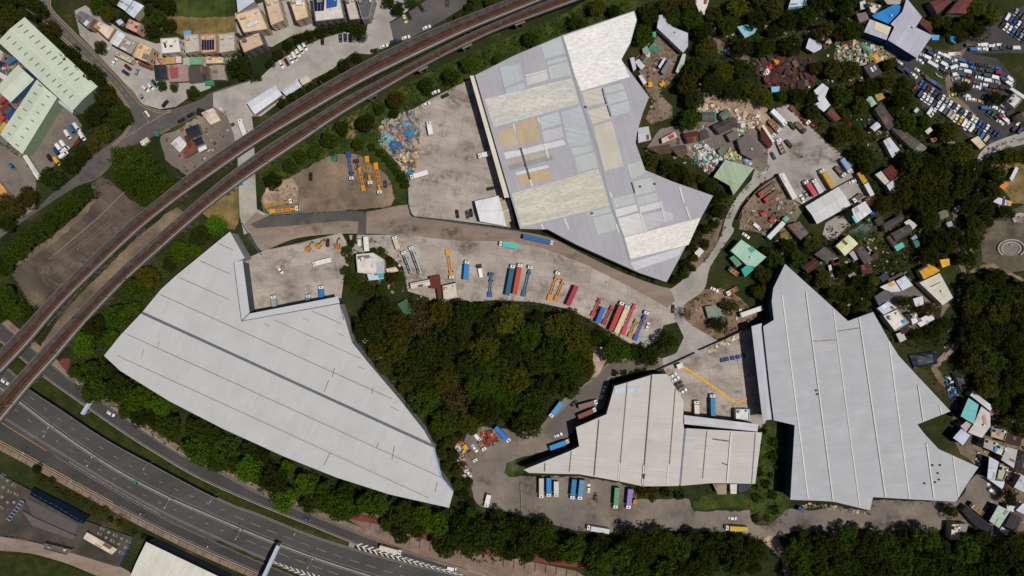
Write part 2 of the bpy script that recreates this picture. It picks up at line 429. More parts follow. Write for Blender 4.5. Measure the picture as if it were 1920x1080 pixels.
patch('hamlet_ground', [(1640, 545), (1700, 520), (1790, 560), (1760, 600), (1690, 630), (1655, 590)], M_dust)
patch('shed_forecourt', [(1548, 418), (1592, 392), (1600, 412), (1572, 442), (1556, 452), (1542, 440)], M_conc2)
patch('garden_clearing', [(1460, 440), (1478, 430), (1490, 455), (1470, 462)], M_straw)
patch('vegetable_plot', [(1598, 436), (1640, 410), (1668, 440), (1650, 460), (1615, 458)], M_grass)
patch('footpath', smooth([(1790, 380), (1796, 420), (1800, 470), (1812, 520), (1815, 560), (1806, 620), (1790, 660), (1760, 690), (1790, 740), (1794, 780), (1785, 820)])+smooth([(1779, 818), (1786, 780), (1780, 742), (1745, 690), (1780, 655), (1798, 618), (1806, 560), (1803, 522), (1791, 472), (1787, 420), (1782, 380)]), M_dirt)
patch('grave_hill', [(1838, 455), (1850, 425), (1880, 400), (1930, 380), (1930, 505), (1890, 512), (1860, 500), (1842, 490)], earth('grave_hill_earth', [(.3, (62, 58, 48)), (.5, (88, 80, 68)), (.7, (112, 102, 86))], .1, 1.4, .4))
patch('grave_path', smooth([(1812, 514), (1835, 500), (1860, 496), (1890, 508), (1930, 530)])+smooth([(1930, 536), (1888, 514), (1860, 502), (1836, 506), (1814, 520)]), M_dirt)
patch('terrace_ground', [(1850, 300), (1905, 300), (1930, 320), (1930, 385), (1895, 380), (1880, 350)], M_straw)
patch('east_village_ground', [(1785, 820), (1800, 790), (1860, 760), (1930, 800), (1930, 1005), (1860, 1005), (1850, 985), (1772, 985), (1772, 965), (1800, 935), (1838, 880), (1800, 850)], M_dirt)

# ---- yards of concrete slabs
def slab_yard(name, pts, cell, ang, mat, joint=M_concj, gap=.09):
    base = patch(name, pts, joint); z = base['_z']
    poly = PW(pts); ca, sa = math.cos(ang), math.sin(ang)
    rot = [(x*ca+y*sa, -x*sa+y*ca) for x, y in poly]
    x0, x1 = min(p[0] for p in rot), max(p[0] for p in rot); y0, y1 = min(p[1] for p in rot), max(p[1] for p in rot)
    cx, cy = cell; i = math.floor(x0/cx)
    while i*cx < x1:
        j = math.floor(y0/cy)
        while j*cy < y1:
            q = convex_cut(rot, ((1, 0, i*cx+gap/2), (-1, 0, -((i+1)*cx-gap/2)), (0, 1, j*cy+gap/2), (0, -1, -((j+1)*cy-gap/2))))
            if sum(area(p) for p in q) > .8:
                back = [[(x*ca-y*sa, x*sa+y*ca) for x, y in p] for p in q]; zt = z+.03+random.random()*.012
                c0 = cen(back[0]); solid(back, zt-z, lambda x, y: zt, False).build('paving_slab', mat, base, (c0[0], c0[1], 0)).location = (c0[0], c0[1], 0)
            j += 1
        i += 1
    return base
slab_yard('warehouse_yard', [(884, 147), (842, 168), (800, 190), (775, 205), (742, 215), (716, 240), (712, 270), (740, 300), (766, 330), (766, 385), (775, 405), (840, 412), (968, 428), (958, 372), (905, 180)], (9, 7.5), R(-13), M_conc)
slab_yard('courtyard', [(455, 488), (500, 468), (560, 458), (640, 436), (662, 475), (645, 520), (640, 560), (470, 588), (460, 540)], (9, 9), R(8), M_conc)
slab_yard('truck_yard', [(655, 441), (755, 440), (855, 450), (960, 452), (1022, 467), (1095, 495), (1167, 530), (1252, 577), (1276, 602), (1244, 610), (1232, 640), (1200, 656), (1100, 596), (1060, 578), (1000, 566), (930, 562), (890, 566), (830, 566), (765, 546), (756, 500), (722, 474), (690, 470), (662, 476)], (10, 8), R(-8), M_conc)
slab_yard('loading_yard', [(1240, 686), (1402, 613), (1414, 620), (1436, 790), (1424, 806), (1284, 790), (1280, 752), (1252, 704)], (8, 7), R(8), M_conc)

# ---- roads
patch('asphalt_car_lot', [(728, 46), (762, 26), (815, -10), (885, -10), (868, 15), (828, 40), (767, 73), (736, 78)], M_asph)
patch('car_park', [(452, 168), (487, 147), (517, 118), (560, 92), (600, 74), (645, 60), (685, 66), (690, 45), (722, 20), (728, -10), (800, -10), (762, 22), (730, 42), (735, 62), (738, 78), (695, 102), (660, 100), (620, 132), (580, 152), (530, 187), (490, 218), (465, 218)], M_conc2)
ROAD_E = smooth([(58, -20), (63, 0), (71, 27), (100, 57), (125, 80), (160, 112), (200, 150), (225, 180), (242, 207), (245, 228), (234, 250), (212, 274)])
ROAD_E2 = smooth([(92, -20), (94, 0), (99, 20), (140, 62), (190, 112), (225, 147), (250, 177), (270, 197), (300, 209), (322, 207)])
patch('street', smooth([(470, 150), (400, 172), (375, 187), (322, 206), (270, 222), (217, 262), (160, 305), (140, 332), (100, 362), (67, 392), (0, 430), (-30, 447)])+smooth([(-30, 466), (0, 447), (60, 404), (140, 352), (180, 337), (207, 312), (225, 285), (275, 262), (340, 232), (400, 202), (440, 190), (470, 200)]), M_asph)
patch('residential_road', ROAD_E+[(275, 240), (322, 222)]+ROAD_E2[::-1], M_asph)
patch('viaduct_underpass_road', [(400, 175), (470, 152), (470, 200), (476, 246), (479, 330), (482, 392), (505, 404), (480, 430), (458, 440), (450, 405), (446, 300), (438, 250), (425, 215), (400, 200)], M_conc2)
patch('haul_road', smooth([(458, 420), (482, 398), (505, 404), (647, 396), (688, 397), (765, 384), (772, 406), (840, 416), (950, 431), (1027, 444), (1085, 472), (1160, 508), (1225, 533), (1258, 541)], 4)+[(1280, 560), (1252, 580)]+smooth([(1250, 577), (1167, 531), (1095, 496), (1022, 468), (960, 454), (855, 451), (755, 441), (642, 438), (560, 446), (515, 462), (490, 470), (470, 440)], 4), M_road)
patch('asphalt_strip', [(470, 420), (505, 404), (647, 396), (688, 397), (686, 440), (670, 441), (672, 416), (640, 414), (540, 424), (480, 428)], M_asph)
patch('hill_lane', smooth([(1256, 541), (1267, 535), (1320, 490), (1350, 445), (1360, 410), (1380, 372), (1410, 337), (1445, 308)])+smooth([(1450, 330), (1422, 348), (1390, 382), (1372, 420), (1376, 432), (1360, 457), (1331, 502), (1320, 542), (1290, 565), (1272, 580)]), M_conc2)
patch('crossroads', [(1252, 577), (1270, 560), (1280, 565), (1285, 600), (1300, 612), (1345, 638), (1325, 660), (1242, 690), (1232, 676), (1268, 662), (1282, 632), (1268, 602)], M_conc2)
patch('loop_road', smooth([(1242, 672), (1210, 671), (1150, 677), (1115, 705), (1080, 730), (1055, 748), (1022, 790), (1002, 806), (960, 806), (900, 800), (872, 822), (872, 860), (884, 908), (894, 945), (950, 962), (1010, 977), (1072, 992), (1142, 998), (1240, 998), (1345, 996), (1440, 1012), (1490, 996), (1590, 1000), (1665, 1011), (1755, 996), (1774, 974), (1778, 958), (1800, 944)], 3)+[(1815, 905), (1838, 880), (1846, 895), (1866, 915), (1864, 940), (1840, 960), (1815, 942), (1795, 942), (1637, 937), (1630, 958), (1565, 950), (1520, 956), (1475, 954), (1440, 986), (1415, 982), (1405, 956), (1385, 958), (1300, 958), (1292, 934), (1195, 936), (1185, 917), (1160, 905), (1085, 893), (985, 892), (960, 890), (950, 872), (975, 858), (1040, 840), (1085, 800), (1110, 782), (1135, 758), (1142, 712), (1165, 703), (1245, 692)], M_dust)
patch('asphalt_loop', smooth([(1232, 673), (1150, 680), (1118, 708), (1084, 734), (1052, 772), (1010, 805)])+smooth([(1040, 828), (1082, 796), (1132, 752), (1138, 712), (1165, 700), (1238, 688)]), M_lane)
patch('garden_verge', [(1300, 958), (1296, 940), (1330, 925), (1395, 925), (1412, 935), (1398, 950), (1360, 952)], M_grass)
patch('roundabout_verge', [(948, 868), (975, 862), (985, 880), (978, 892), (955, 895), (946, 885)], M_grass)
patch('woodland_path', [(1115, 640), (1128, 650), (1140, 672), (1120, 705), (1108, 712), (1112, 670)], M_sand)
patch('track_fork', [(1440, 1005), (1460, 1010), (1478, 1050), (1485, 1085), (1472, 1085), (1465, 1050), (1445, 1030), (1430, 1012)], M_sand)

# ---- the motorway
A_UP = smooth([(-240, 490), (-40, 648), (17, 690), (57, 726), (125, 771), (180, 808), (225, 835), (300, 875), (375, 915), (440, 946), (480, 960), (580, 1000), (655, 1024), (730, 1045), (855, 1075), (1000, 1106), (1300, 1160)])
MED = smooth([(-240, 545), (-40, 696), (0, 725), (37, 752), (100, 800), (172, 850), (240, 892), (322, 934), (400, 968), (475, 1000), (525, 1020), (600, 1048), (670, 1071), (760, 1098), (950, 1145), (1250, 1205)])
B_LOW = smooth([(-240, 605), (-40, 752), (0, 780), (50, 812), (135, 864), (195, 900), (250, 932), (312, 965), (375, 995), (480, 1042), (560, 1075), (620, 1098), (800, 1155), (1200, 1245)])
SL_LOW = smooth([(-240, 680), (-40, 806), (0, 829), (60, 861), (140, 905), (225, 951), (300, 990), (375, 1026), (480, 1072), (520, 1092), (720, 1170), (1150, 1275)])
D_UP = smooth([(-240, 405), (-40, 570), (0, 601), (27, 625), (75, 663), (141, 717), (225, 775), (272, 809), (350, 857), (410, 883), (480, 921), (580, 962), (680, 1002), (780, 1040), (892, 1074), (930, 1086), (1100, 1126), (1320, 1150)])
D_LOW = smooth([(-240, 447), (-40, 607), (0, 638), (40, 670), (77, 701), (160, 760), (232, 810), (300, 853), (375, 896), (480, 943), (580, 983), (655, 1014), (700, 1031), (790, 1055), (880, 1082), (905, 1090), (1090, 1126), (1310, 1158)])
hw = patch('motorway', A_UP+SL_LOW[::-1], M_hway)
patch('slip_road', off(B_LOW, 7)+SL_LOW[::-1], M_slip)
lr = patch('local_road', D_UP+D_LOW[::-1], M_slip)
patch('verge', D_LOW[:76]+A_UP[:64][::-1], M_lawn)
patch('footway', off(D_UP, -12)+D_UP[::-1], M_tile)
patch('footway', SL_LOW+off(SL_LOW, 13)[::-1], M_tile)
fw = patch('promenade', [(655, 975), (680, 960), (730, 968), (790, 995), (870, 1022), (960, 1045), (1080, 1070), (1110, 1090), (900, 1090), (800, 1045), (700, 1000)], M_tile)
patch('red_cycle_track', smooth([(660, 960), (720, 972), (790, 995), (880, 1020), (980, 1035), (1070, 1052), (1200, 1062)])+smooth([(1200, 1072), (1068, 1062), (975, 1048), (875, 1034), (786, 1008), (716, 985), (660, 974)]), M_redp)
patch('red_cycle_track', [(118, 672), (132, 672), (132, 690), (124, 695), (110, 680)], M_redp)
patch('red_cycle_track', [(216, 742), (228, 745), (228, 757), (212, 752)], M_redp)
patch('separator_verge', off(B_LOW, 2.2)[50:74]+off(B_LOW, 6.2)[50:74][::-1], M_lawn)
patch('riverside_road', smooth([(-20, 1003), (0, 1005), (50, 1010), (82, 1021), (140, 1036), (225, 1062), (262, 1085)])+smooth([(210, 1090), (170, 1074), (125, 1056), (62, 1038), (0, 1032), (-20, 1031)]), M_road)
patch('lawn', [(-10, 1034), (62, 1041), (125, 1058), (172, 1078), (180, 1090), (-10, 1090)], M_lawn)
def strip(name, line, w, mat, parent, i0=0, i1=None):
    o = MB().sheet(PW(ribbon(line[i0:i1], w)), nz()).build(name, mat, parent); return o
for ln, d, m in ((A_UP, 4, M_dimw), (A_UP, 1.2, M_dimw), (MED, -4.5, M_dimw), (MED, 4.5, M_dimw), (B_LOW, -1, M_dimw), (B_LOW, -3.5, M_dimw)):
    strip('edge_line', off(ln, d), .7, m, hw)
strip('edge_line', off(SL_LOW, -3), .8, M_yel, hw, 0, 30)
strip('edge_line', off(SL_LOW, -3), .7, M_dimw, hw, 30)
strip('edge_line', off(B_LOW, 8), .8, M_yel, hw, 0, 22)
strip('edge_line', off(B_LOW, 8), .7, M_dimw, hw, 22)
strip('edge_line', off(D_UP, 2), .8, M_dimw, lr); strip('edge_line', off(D_LOW, -2), .8, M_dimw, lr)
def dashes(line, step, ln, w, parent, start=0, lim=None, mat=M_dimw, name='lane_dash'):
    z = nz()
    for x, y, a in walk(line, step, start):
        if lim and not lim(x, y): continue
        d = Vector((math.cos(a), math.sin(a)))*ln/2; c = W(x, y)
        MB().sheet(PW(ribbon([(x-d.x, y-d.y), (x+d.x, y+d.y)], w)), z).build(name, mat, parent, (c[0], c[1], 0)).location = (c[0], c[1], 0)
inframe = lambda x, y: -150 < x < 2050 and -100 < y < 1180
dashes(off(MED, -19), 32, 8, .9, hw, 10, lambda x, y: inframe(x, y) and x < 440)
dashes(off(MED, -17), 33, 20, .8, hw, 20, lambda x, y: inframe(x, y) and x >= 440)
dashes(off(MED, 17), 32, 8, .9, hw, 0, lambda x, y: inframe(x, y) and x < 450)
dashes(off(MED, 16), 33, 20, .8, hw, 0, lambda x, y: inframe(x, y) and x >= 450)
# hatching between the motorway and the slip road
z = nz()
for x, y, a in walk(off(B_LOW, 3.5), 6, 0):
    if not (130 < x < 300): continue
    MB().sheet(PW([(x-2.5, y-2.2), (x-1, y-2.4), (x+2.6, y+2.2), (x+1, y+2.4)]), z).build('hatch_stripe', M_dimw, hw)
# chevron islands
def chevrons(line, n0, n1, wide, sgn, parent, mat=M_white):
    z = nz(); pts = walk(line, 11, 0)
    for k, (x, y, a) in enumerate(pts[n0:n1]):
        t = 1-(k/(n1-n0))*.75 if sgn > 0 else .3+.7*(k/(n1-n0)); h = wide*t
        d = Vector((math.cos(a), math.sin(a))); nrm = Vector((-d.y, d.x)); p = Vector((x, y)); b = d*3.2
        tip = p-d*3.5*sgn; up = p-nrm*h+d*4.5*sgn; dn = p+nrm*h+d*4.5*sgn
        MB().sheet(PW([tip[:], up[:], (up+b)[:], (tip+b)[:], (dn+b)[:], dn[:]]), z).build('chevron', mat, parent)
cl = [((a[0]+b[0])/2, (a[1]+b[1])/2) for a, b in ((( 672, 1018), (672, 1028)), ((730, 1033), (728, 1046)), ((800, 1057), (800, 1063)), ((880, 1079), (878, 1083)))]
chevrons(smooth(cl), 0, 19, 6.5, 1, hw)
chevrons(smooth([(516, 1054), (545, 1066), (590, 1082), (630, 1096)]), 0, 9, 7, -1, hw)
patch('concrete_nose', [(655, 1017), (666, 1018), (664, 1026), (654, 1024)], M_dimw)
# street markings
st = [o for o in COL.objects if o.name == 'residential_road'][0]
ctr = [((a[0]+b[0])/2, (a[1]+b[1])/2) for a, b in zip(smooth([(63, 0), (71, 27), (100, 57), (160, 112), (200, 150), (225, 180), (242, 205)]), smooth([(94, 0), (99, 20), (140, 62), (190, 112), (225, 147), (250, 177), (270, 197)]))]
dashes(ctr, 16, 8, .8, st, 4)
strip('edge_line', off(ROAD_E, -3), .7, M_yel, st); strip('edge_line', off(ROAD_E2, 3), .7, M_yel, st)
strip('stop_line', [(236, 258), (275, 233), (320, 208)], 1.0, M_dimw, st)
strip('stop_line', [(268, 210), (280, 231)], 1.0, M_dimw, st)
MB().sheet(PW([(271, 209), (275, 207.5), (280.5, 216), (281.5, 215), (281, 220), (276, 218), (278, 217)]), nz()).build('turn_arrow', M_white, st)
# yellow lines in the loading yard
ly = [o for o in COL.objects if o.name == 'loading_yard'][0]
_z[0] = max(_z[0], ly['_z']+.06)
strip('yellow_line', [(1274, 686), (1288, 692), (1330, 720), (1376, 754)], 4.6, M_yel, ly)
strip('yellow_line', [(1379, 756), (1414, 741)], 4.2, M_yel, ly)
strip('yellow_line', [(1377, 759), (1375, 782)], 4.2, M_yel, ly)
for a, b in (((1398, 722), (1412, 720)), ((1370, 706), (1410, 702)), ((1352, 640), (1396, 622)), ((1294, 780), (1296, 752))):
    strip('yellow_line', [a, b], .9, M_yel, ly)
# old wheel tracks turned into the fallow lot
fl = [o for o in COL.objects if o.name == 'fallow_lot'][0]
M_track = plain((116, 100, 86), .95, .25, .6)
for r in (9, 13, 17, 21):
    strip('wheel_track', [(172+r*1.15*math.cos(t*.31), 468+r*.95*math.sin(t*.31)) for t in range(9 if r > 12 else 6, 22)], .9, M_track, fl)
for k, r in enumerate((0, 4, 11, 15)):
    strip('wheel_track', smooth([(110+r, 545-r*.4), (85+r*.7, 530-r*.5), (82+r*.8, 505-r*.3), (105+r*.7, 480+r*.3), (150+r, 440+r), (200+r, 400+r)]), 1.0, M_track, fl)
def kerb(line, w, h, parent, mat=M_kerb, i0=0, i1=None):
    o = MB()
    pts = PW(line[i0:i1])
    for a, b in zip(pts[:-1], pts[1:]): o.beam(a, b, w, h, .02)
    return o
for ln, nm in ((off(D_UP, -1), lr), (off(D_LOW, 1), lr)):
    kerb(ln, .35, .36, nm).build('kerb', M_kerb, nm)
kerb(off(SL_LOW, 1), .35, .36, hw).build('kerb', M_kerb, hw)
for ln in (off(ROAD_E, 1), off(ROAD_E2, -1)): kerb(ln, .3, .36, st).build('kerb', M_kerb, st)
for x, y, a in walk(off(SL_LOW, 7.5), 17, 5):
    if inframe(x, y): strip('red_tile_band', [(x-1.8, y+5), (x+1.8, y-5)], 1.1, M_redp, hw)
for x, y, a in walk([(690, 982), (790, 1022), (900, 1046), (1100, 1078)], 20, 5):
    if inframe(x, y): strip('red_tile_band', [(x+.5, y-6), (x-.5, y+8)], 1.0, M_redp, fw)
# ================================================================ viaducts
def resample(line, n):
    L = plen(line); return [p[:2] for p in walk(line, L/n*.99999)][:n+1]
def lerp2(A, B, f): return [(a[0]+(b[0]-a[0])*f, a[1]+(b[1]-a[1])*f) for a, b in zip(A, B)]
DZ = 10.0
M_deck = plain((116, 108, 103), .9, .14, .3)
M_par = plain((142, 134, 128), .85, .16, .4)
M_ball = earth('rusty_ballast', [(.3, (50, 33, 28)), (.5, (64, 42, 35)), (.7, (82, 58, 48))], .3, 3, .4)
M_ballg = earth('grey_ballast', [(.3, (60, 53, 51)), (.5, (74, 66, 63)), (.7, (90, 81, 77))], .3, 3, .4)
M_rail = plain((122, 78, 56), .6, .2, 1)
M_steel = plain((150, 150, 150), .5, .15, 1)
def viaduct(label, up, low, grey, brown, pier_at, mast_at, msgn, split):
    pier_at = [.02, .065]+[.8*f+.109 for f in pier_at]+[.94, .98]; mast_at = [.05]+[.8*f+.109 for f in mast_at]+[.96]
    N = 114; U = resample(smooth(up), N); Lw = resample(smooth(low), N)
    c = W(*lerp2(U, Lw, .5)[N//2], DZ)
    t = thing('railway_viaduct', label, 'viaduct', (c[0], c[1], 0))
    def strip3(f0, f1, z0, z1, name, mat):
        m = MB(); A = PW(lerp2(U, Lw, f0), DZ); B = PW(lerp2(U, Lw, f1), DZ); n = len(A)
        for (a, b) in zip(A, B): m.v += [(a[0], a[1], z0), (b[0], b[1], z0), (b[0], b[1], z1), (a[0], a[1], z1)]
        for i in range(n-1):
            for k in range(4): m.f.append((4*i+k, 4*i+4+k, 4*i+4+(k+1) % 4, 4*i+(k+1) % 4))
        m.f += [(0, 1, 2, 3), (4*n-1, 4*n-2, 4*n-3, 4*n-4)]
        return m.build(name, mat, t)
    strip3(0, 1, DZ-1.7, DZ, 'deck', M_deck)
    strip3(0, .035, DZ+.002, DZ+1.1, 'parapet', M_deck); strip3(.95, 1, DZ+.002, DZ+1.1, 'parapet', M_par)
    strip3(.855, .948, DZ+.002, DZ+.35, 'walkway', M_par)
    strip3(*grey, DZ+.002, DZ+.22, 'ballast_shoulder', M_ballg)
    tb = strip3(*brown, DZ+.002, DZ+.30, 'track_bed', M_ball)
    w = brown[1]-brown[0]
    for f in (.3, .58): strip3(brown[0]+w*f, brown[0]+w*f+.016, DZ+.304, DZ+.47, 'rail', M_rail)
    for f in (.82,): strip3(brown[0]+w*f, brown[0]+w*f+.03, DZ+.304, DZ+.6, 'cable_trough', M_deck)
    mid = lerp2(U, Lw, .5); p0 = PW(mid, DZ)
    for i in pier_at:
        i = int(i*N); a = Vector(p0[i]); d = (Vector(p0[min(N, i+1)])-Vector(p0[i-1])).normalized(); rz = math.atan2(d.y, d.x)
        for s in (-1, 1):
            q = a+d*(1.7*s)
            MB().box((q.x, q.y, (DZ-2.4)/2), (1.1, 4.2, DZ-2.4), rz, 1.15, 1).build('pier', M_deck, t)
        MB().box((a.x, a.y, DZ-2.05), (5.4, 5.8, .7), rz).build('pier_cap', M_deck, t)
    E0 = PW(lerp2(U, Lw, .02 if msgn < 0 else .965), DZ); E1 = PW(lerp2(U, Lw, .86 if msgn < 0 else .3), DZ)
    for i in mast_at:
        i = int(i*N); a, b = E0[i], E1[i]
        m = MB().tube((a[0], a[1], DZ+.9), (a[0], a[1], DZ+7.2), .17, .12).build('catenary_mast', M_steel, t)
        MB().tube((a[0], a[1], DZ+6.9), (b[0], b[1], DZ+6.7), .09).tube((a[0], a[1], DZ+5.6), (b[0], b[1], DZ+6.6), .06).build('cantilever_arm', M_steel, m).parent = m
    for k in (.5,):                                     # overhead wire
        m = MB(); q = PW(lerp2(U, Lw, brown[0]+w*.44), DZ)
        for a, b in zip(q[:-1:3], q[3::3]): m.tube((a[0], a[1], DZ+6), (b[0], b[1], DZ+6), .035, None, 4)
        m.build('overhead_wire', M_rail, t)
    return t
U1 = [(-200, 850), (-60, 715), (0, 657), (42, 615), (80, 574), (117, 535), (212, 445), (287, 381), (382, 307), (480, 240), (560, 187), (640, 140), (732, 92), (835, 46), (950, 1), (1040, -34), (1200, -92)]
L1 = [(-180, 878), (-40, 740), (0, 700), (52, 645), (102, 586), (148, 538), (250, 440), (322, 381), (400, 325), (480, 270), (560, 222), (640, 175), (705, 140), (812, 88), (880, 56), (960, 23), (1060, -17), (1220, -76)]
U2 = [(-200, 938), (-60, 800), (0, 742), (37, 702), (100, 632), (150, 580), (188, 541), (275, 460), (375, 372), (445, 315), (510, 269), (600, 213), (655, 180), (730, 141), (817, 96), (880, 64), (960, 29), (1060, -11), (1220, -70)]
L2 = [(-180, 974), (-40, 832), (0, 791), (57, 722), (100, 675), (160, 605), (223, 538), (280, 485), (390, 389), (480, 322), (575, 258), (640, 214), (725, 164), (812, 115), (905, 69), (960, 46), (1090, -2), (1140, -20), (1250, -62)]
viaduct('upper railway viaduct running beside the car park, with grey and rusty track bed', U1, L1, (.04, .40), (.405, .845), [.03, .10, .17, .245, .32, .395, .47, .545, .62, .70, .78, .86, .94], [.06, .2, .34, .42, .5, .56, .65, .74, .83, .92], -1, 0)
viaduct('lower railway viaduct passing above the motorway and the warehouse trees', U2, L2, (.04, .34), (.345, .845), [.04, .105, .175, .25, .325, .40, .475, .55, .625, .70, .775, .85, .925], [.08, .17, .26, .36, .46, .535, .61, .71, .8, .89], 1, 0)

# ================================================================ big sheds
def along(th): return R(90)-th
def beams(name, mat, parent, segs, w, hgt, z, zpx):
    for a, b in segs: MB().beam(W(*a, zpx), W(*b, zpx), w, hgt, z).build(name, mat, parent)
def strips_of(poly, nrm, cs):
    """cut a polygon into strips at offsets cs along nrm: (convex pieces, lo, hi)"""
    out = []; cs = sorted(cs); ed = [-1e9]+cs+[1e9]
    for lo, hi in zip(ed[:-1], ed[1:]):
        q = convex_cut(poly, [(nrm[0], nrm[1], lo+.02), (-nrm[0], -nrm[1], -(hi-.02))])
        if sum(area(x) for x in q) > 2: out.append((q, lo, hi))
    return out
def components(pieces):
    """group convex pieces that share an edge"""
    key = lambda p: (round(p[0], 2), round(p[1], 2)); own = {}; par = list(range(len(pieces)))
    def find(i):
        while par[i] != i: i = par[i]
        return i
    for i, q in enumerate(pieces):
        for j in range(len(q)):
            e = frozenset((key(q[j]), key(q[(j+1) % len(q)])))
            if e in own: par[find(i)] = find(own[e])
            else: own[e] = i
    g = {}
    for i in range(len(pieces)): g.setdefault(find(i), []).append(pieces[i])
    return [c for c in g.values() if sum(area(x) for x in c) > .5]
def bay_roof(t, poly, h, nrm, cs, mat, amp=.35, wallmat=None, inset=.35, first_up=True):
    MB().prism(shrink(poly, inset), 0, h-.6).build('wall', wallmat, t)
    MB().prism(shrink(poly, .12), h-.598, h-.40).build('roof_deck', plain((96, 94, 92)), t)
    up = first_up
    for q, lo, hi in strips_of(poly, nrm, cs):
        d = [nrm[0]*x+nrm[1]*y for c_ in q for x, y in c_]; a, b = min(d), max(d)
        zf = (lambda x, y, a=a, b=b, u=up: h+amp*(((nrm[0]*x+nrm[1]*y)-a)/(b-a) if u else 1-((nrm[0]*x+nrm[1]*y)-a)/(b-a))-amp*.5)
        
        for cc in components(q): solid(cc, .15, zf).build('roof_panel', mat, t)
        up = not up
def pxline_c(a, b, z, nrm):
    p = W((a[0]+b[0])/2, (a[1]+b[1])/2, z); return nrm[0]*p[0]+nrm[1]*p[1]
M_gut = plain((92, 96, 104), .6); M_seam = plain((120, 108, 94), .7, .3); M_cap = plain((204, 202, 199), .6, .14, .6)
# --- large pale warehouse beside the motorway
h = 12.0
O2 = [(431, 434), (459, 484), (438, 493), (454, 602), (637, 569), (644, 590), (660, 642), (692, 682), (750, 750), (775, 782), (795, 807), (812, 837), (827, 895), (850, 923), (842, 952), (730, 927), (630, 895), (530, 855), (480, 832), (420, 805), (317, 752), (225, 695), (195, 667), (207, 652), (227, 627), (267, 585), (302, 542), (332, 515)]
t = thing('warehouse', 'huge curved pale warehouse with a single dark gutter, between viaduct, motorway and wood', 'warehouse', (*W(500, 720), 0))
P2 = PW(O2, h); d2 = Vector((1, -.448)).normalized(); n2 = (d2.y*-1, d2.x)     # world: along the bays, across
cs = [pxline_c((0, c), (200, c+89.6), h, n2) for c in (272, 320, 369, 417, 468, 520, 568)]
bay_roof(t, P2, h, n2, cs, sheet((186, 185, 184), along(math.atan2(n2[1], n2[0])), 1.0, (150, 142, 132), .16, .5, .045, .04), .16, plain((150, 150, 150)))
beams('gutter_or_shade_strip', M_gut, t, [((266, 586), (812, 836))], 1.35, .12, h+.28, h)
beams('ridge_seam', M_seam, t, [((300, 552), (735, 748)), ((239, 627), (827, 895)), ((221, 667), (805, 934)), ((337, 521), (430, 562)), ((515, 600), (676, 672)), ((375, 489), (430, 513)), ((587, 584), (640, 607)), ((411, 457), (437, 469))], .26, .06, h+.14, h)
beams('flashing', M_seam, t, [((623, 707), (628, 690)), ((608, 735), (617, 712)), ((697, 738), (700, 727)), ((620, 848), (608, 872)), ((740, 836), (735, 862)), ((710, 830), (706, 840)), ((820, 905), (816, 922)), ((568, 596), (580, 601)), ((496, 606), (506, 612)), ((633, 624), (645, 630)), ((672, 687), (684, 692)), ((732, 762), (748, 770)), ((300, 640), (296, 652)), ((270, 655), (266, 668))], .22, .06, h+.3, h)
cpy = sheet((188, 188, 191), along(R(8)), 1.2, (120, 110, 100), .12, .5, .03, .03)
for q in ([(438, 492), (455, 488), (468, 586), (453, 601)], [(455, 601), (468, 588), (634, 556), (637, 568)]):
    MB().prism(PW(q, h), h-.1, h+.2).build('canopy', cpy, t)
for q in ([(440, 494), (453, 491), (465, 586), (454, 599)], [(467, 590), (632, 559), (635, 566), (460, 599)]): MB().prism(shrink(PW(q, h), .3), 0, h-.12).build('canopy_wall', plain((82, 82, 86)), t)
beams('roof_edge_shade_line', M_gut, t, [((438.5, 492), (453, 602)), ((453, 602), (637, 569)), ((637, 569), (645, 600))], .35, .12, h+.1, h)  # dark seam along the roof edge draws the canopy's shadow line
beams('eave_gutter', plain((140, 165, 195), .5), t, [((813, 838), (828, 895)), ((828, 895), (850, 922))], .6, .25, h+.3, h)
# --- patched warehouse at the top
h = 12.0
O1 = [(891, 141), (960, 106), (1054, 66), (1189, 20), (1195, 35), (1182, 82), (1165, 112), (1217, 182), (1205, 212), (1194, 250), (1192, 269), (1210, 319), (1260, 340), (1337, 367), (1315, 407), (1250, 529), (1200, 512), (1122, 477), (1082, 459), (1027, 430), (975, 429)]
t = thing('warehouse', 'patchwork roofed warehouse of grey, white and tan sheets beside the concrete yard', 'warehouse', (*W(1090, 280), 0))
th1 = R(14); AU = along(th1); AV = along(th1+R(90))
MB().prism(shrink(PW(O1, h), .35), 0, h-.3).build('wall', plain((136, 134, 140)), t)
base1 = sheet((166, 164, 171), AV, 1.1, (120, 112, 104), .12, .6, .05, .06)
u1 = (math.cos(th1), math.sin(th1))
for q, lo, hi in strips_of(PW(O1, h), u1, [pxline_c(a, a, h, u1) for a in ((925, 300), (975, 290), (1018, 270), (1060, 250), (1104, 240), (1150, 240), (1184, 300), (1235, 380), (1280, 380))]):
    for cc in components(q): solid(cc, .28, lambda x, y: h).build('roof_panel', base1, t)
beams('gutter_or_shade_strip', plain((140, 143, 152), .6, .2, 1), t, [((1054, 67), (1091, 195)), ((1091, 195), (1119, 275)), ((1119, 275), (1146, 385)), ((1146, 385), (1169, 445)), ((1169, 445), (1181, 488))], .9, .16, h+.003, h)
LG = (182, 187, 188); LB = (176, 182, 186); BE = (198, 190, 178); TAN = (184, 165, 136); WH = (208, 205, 202); LV = (186, 184, 190); GG = (180, 185, 182)
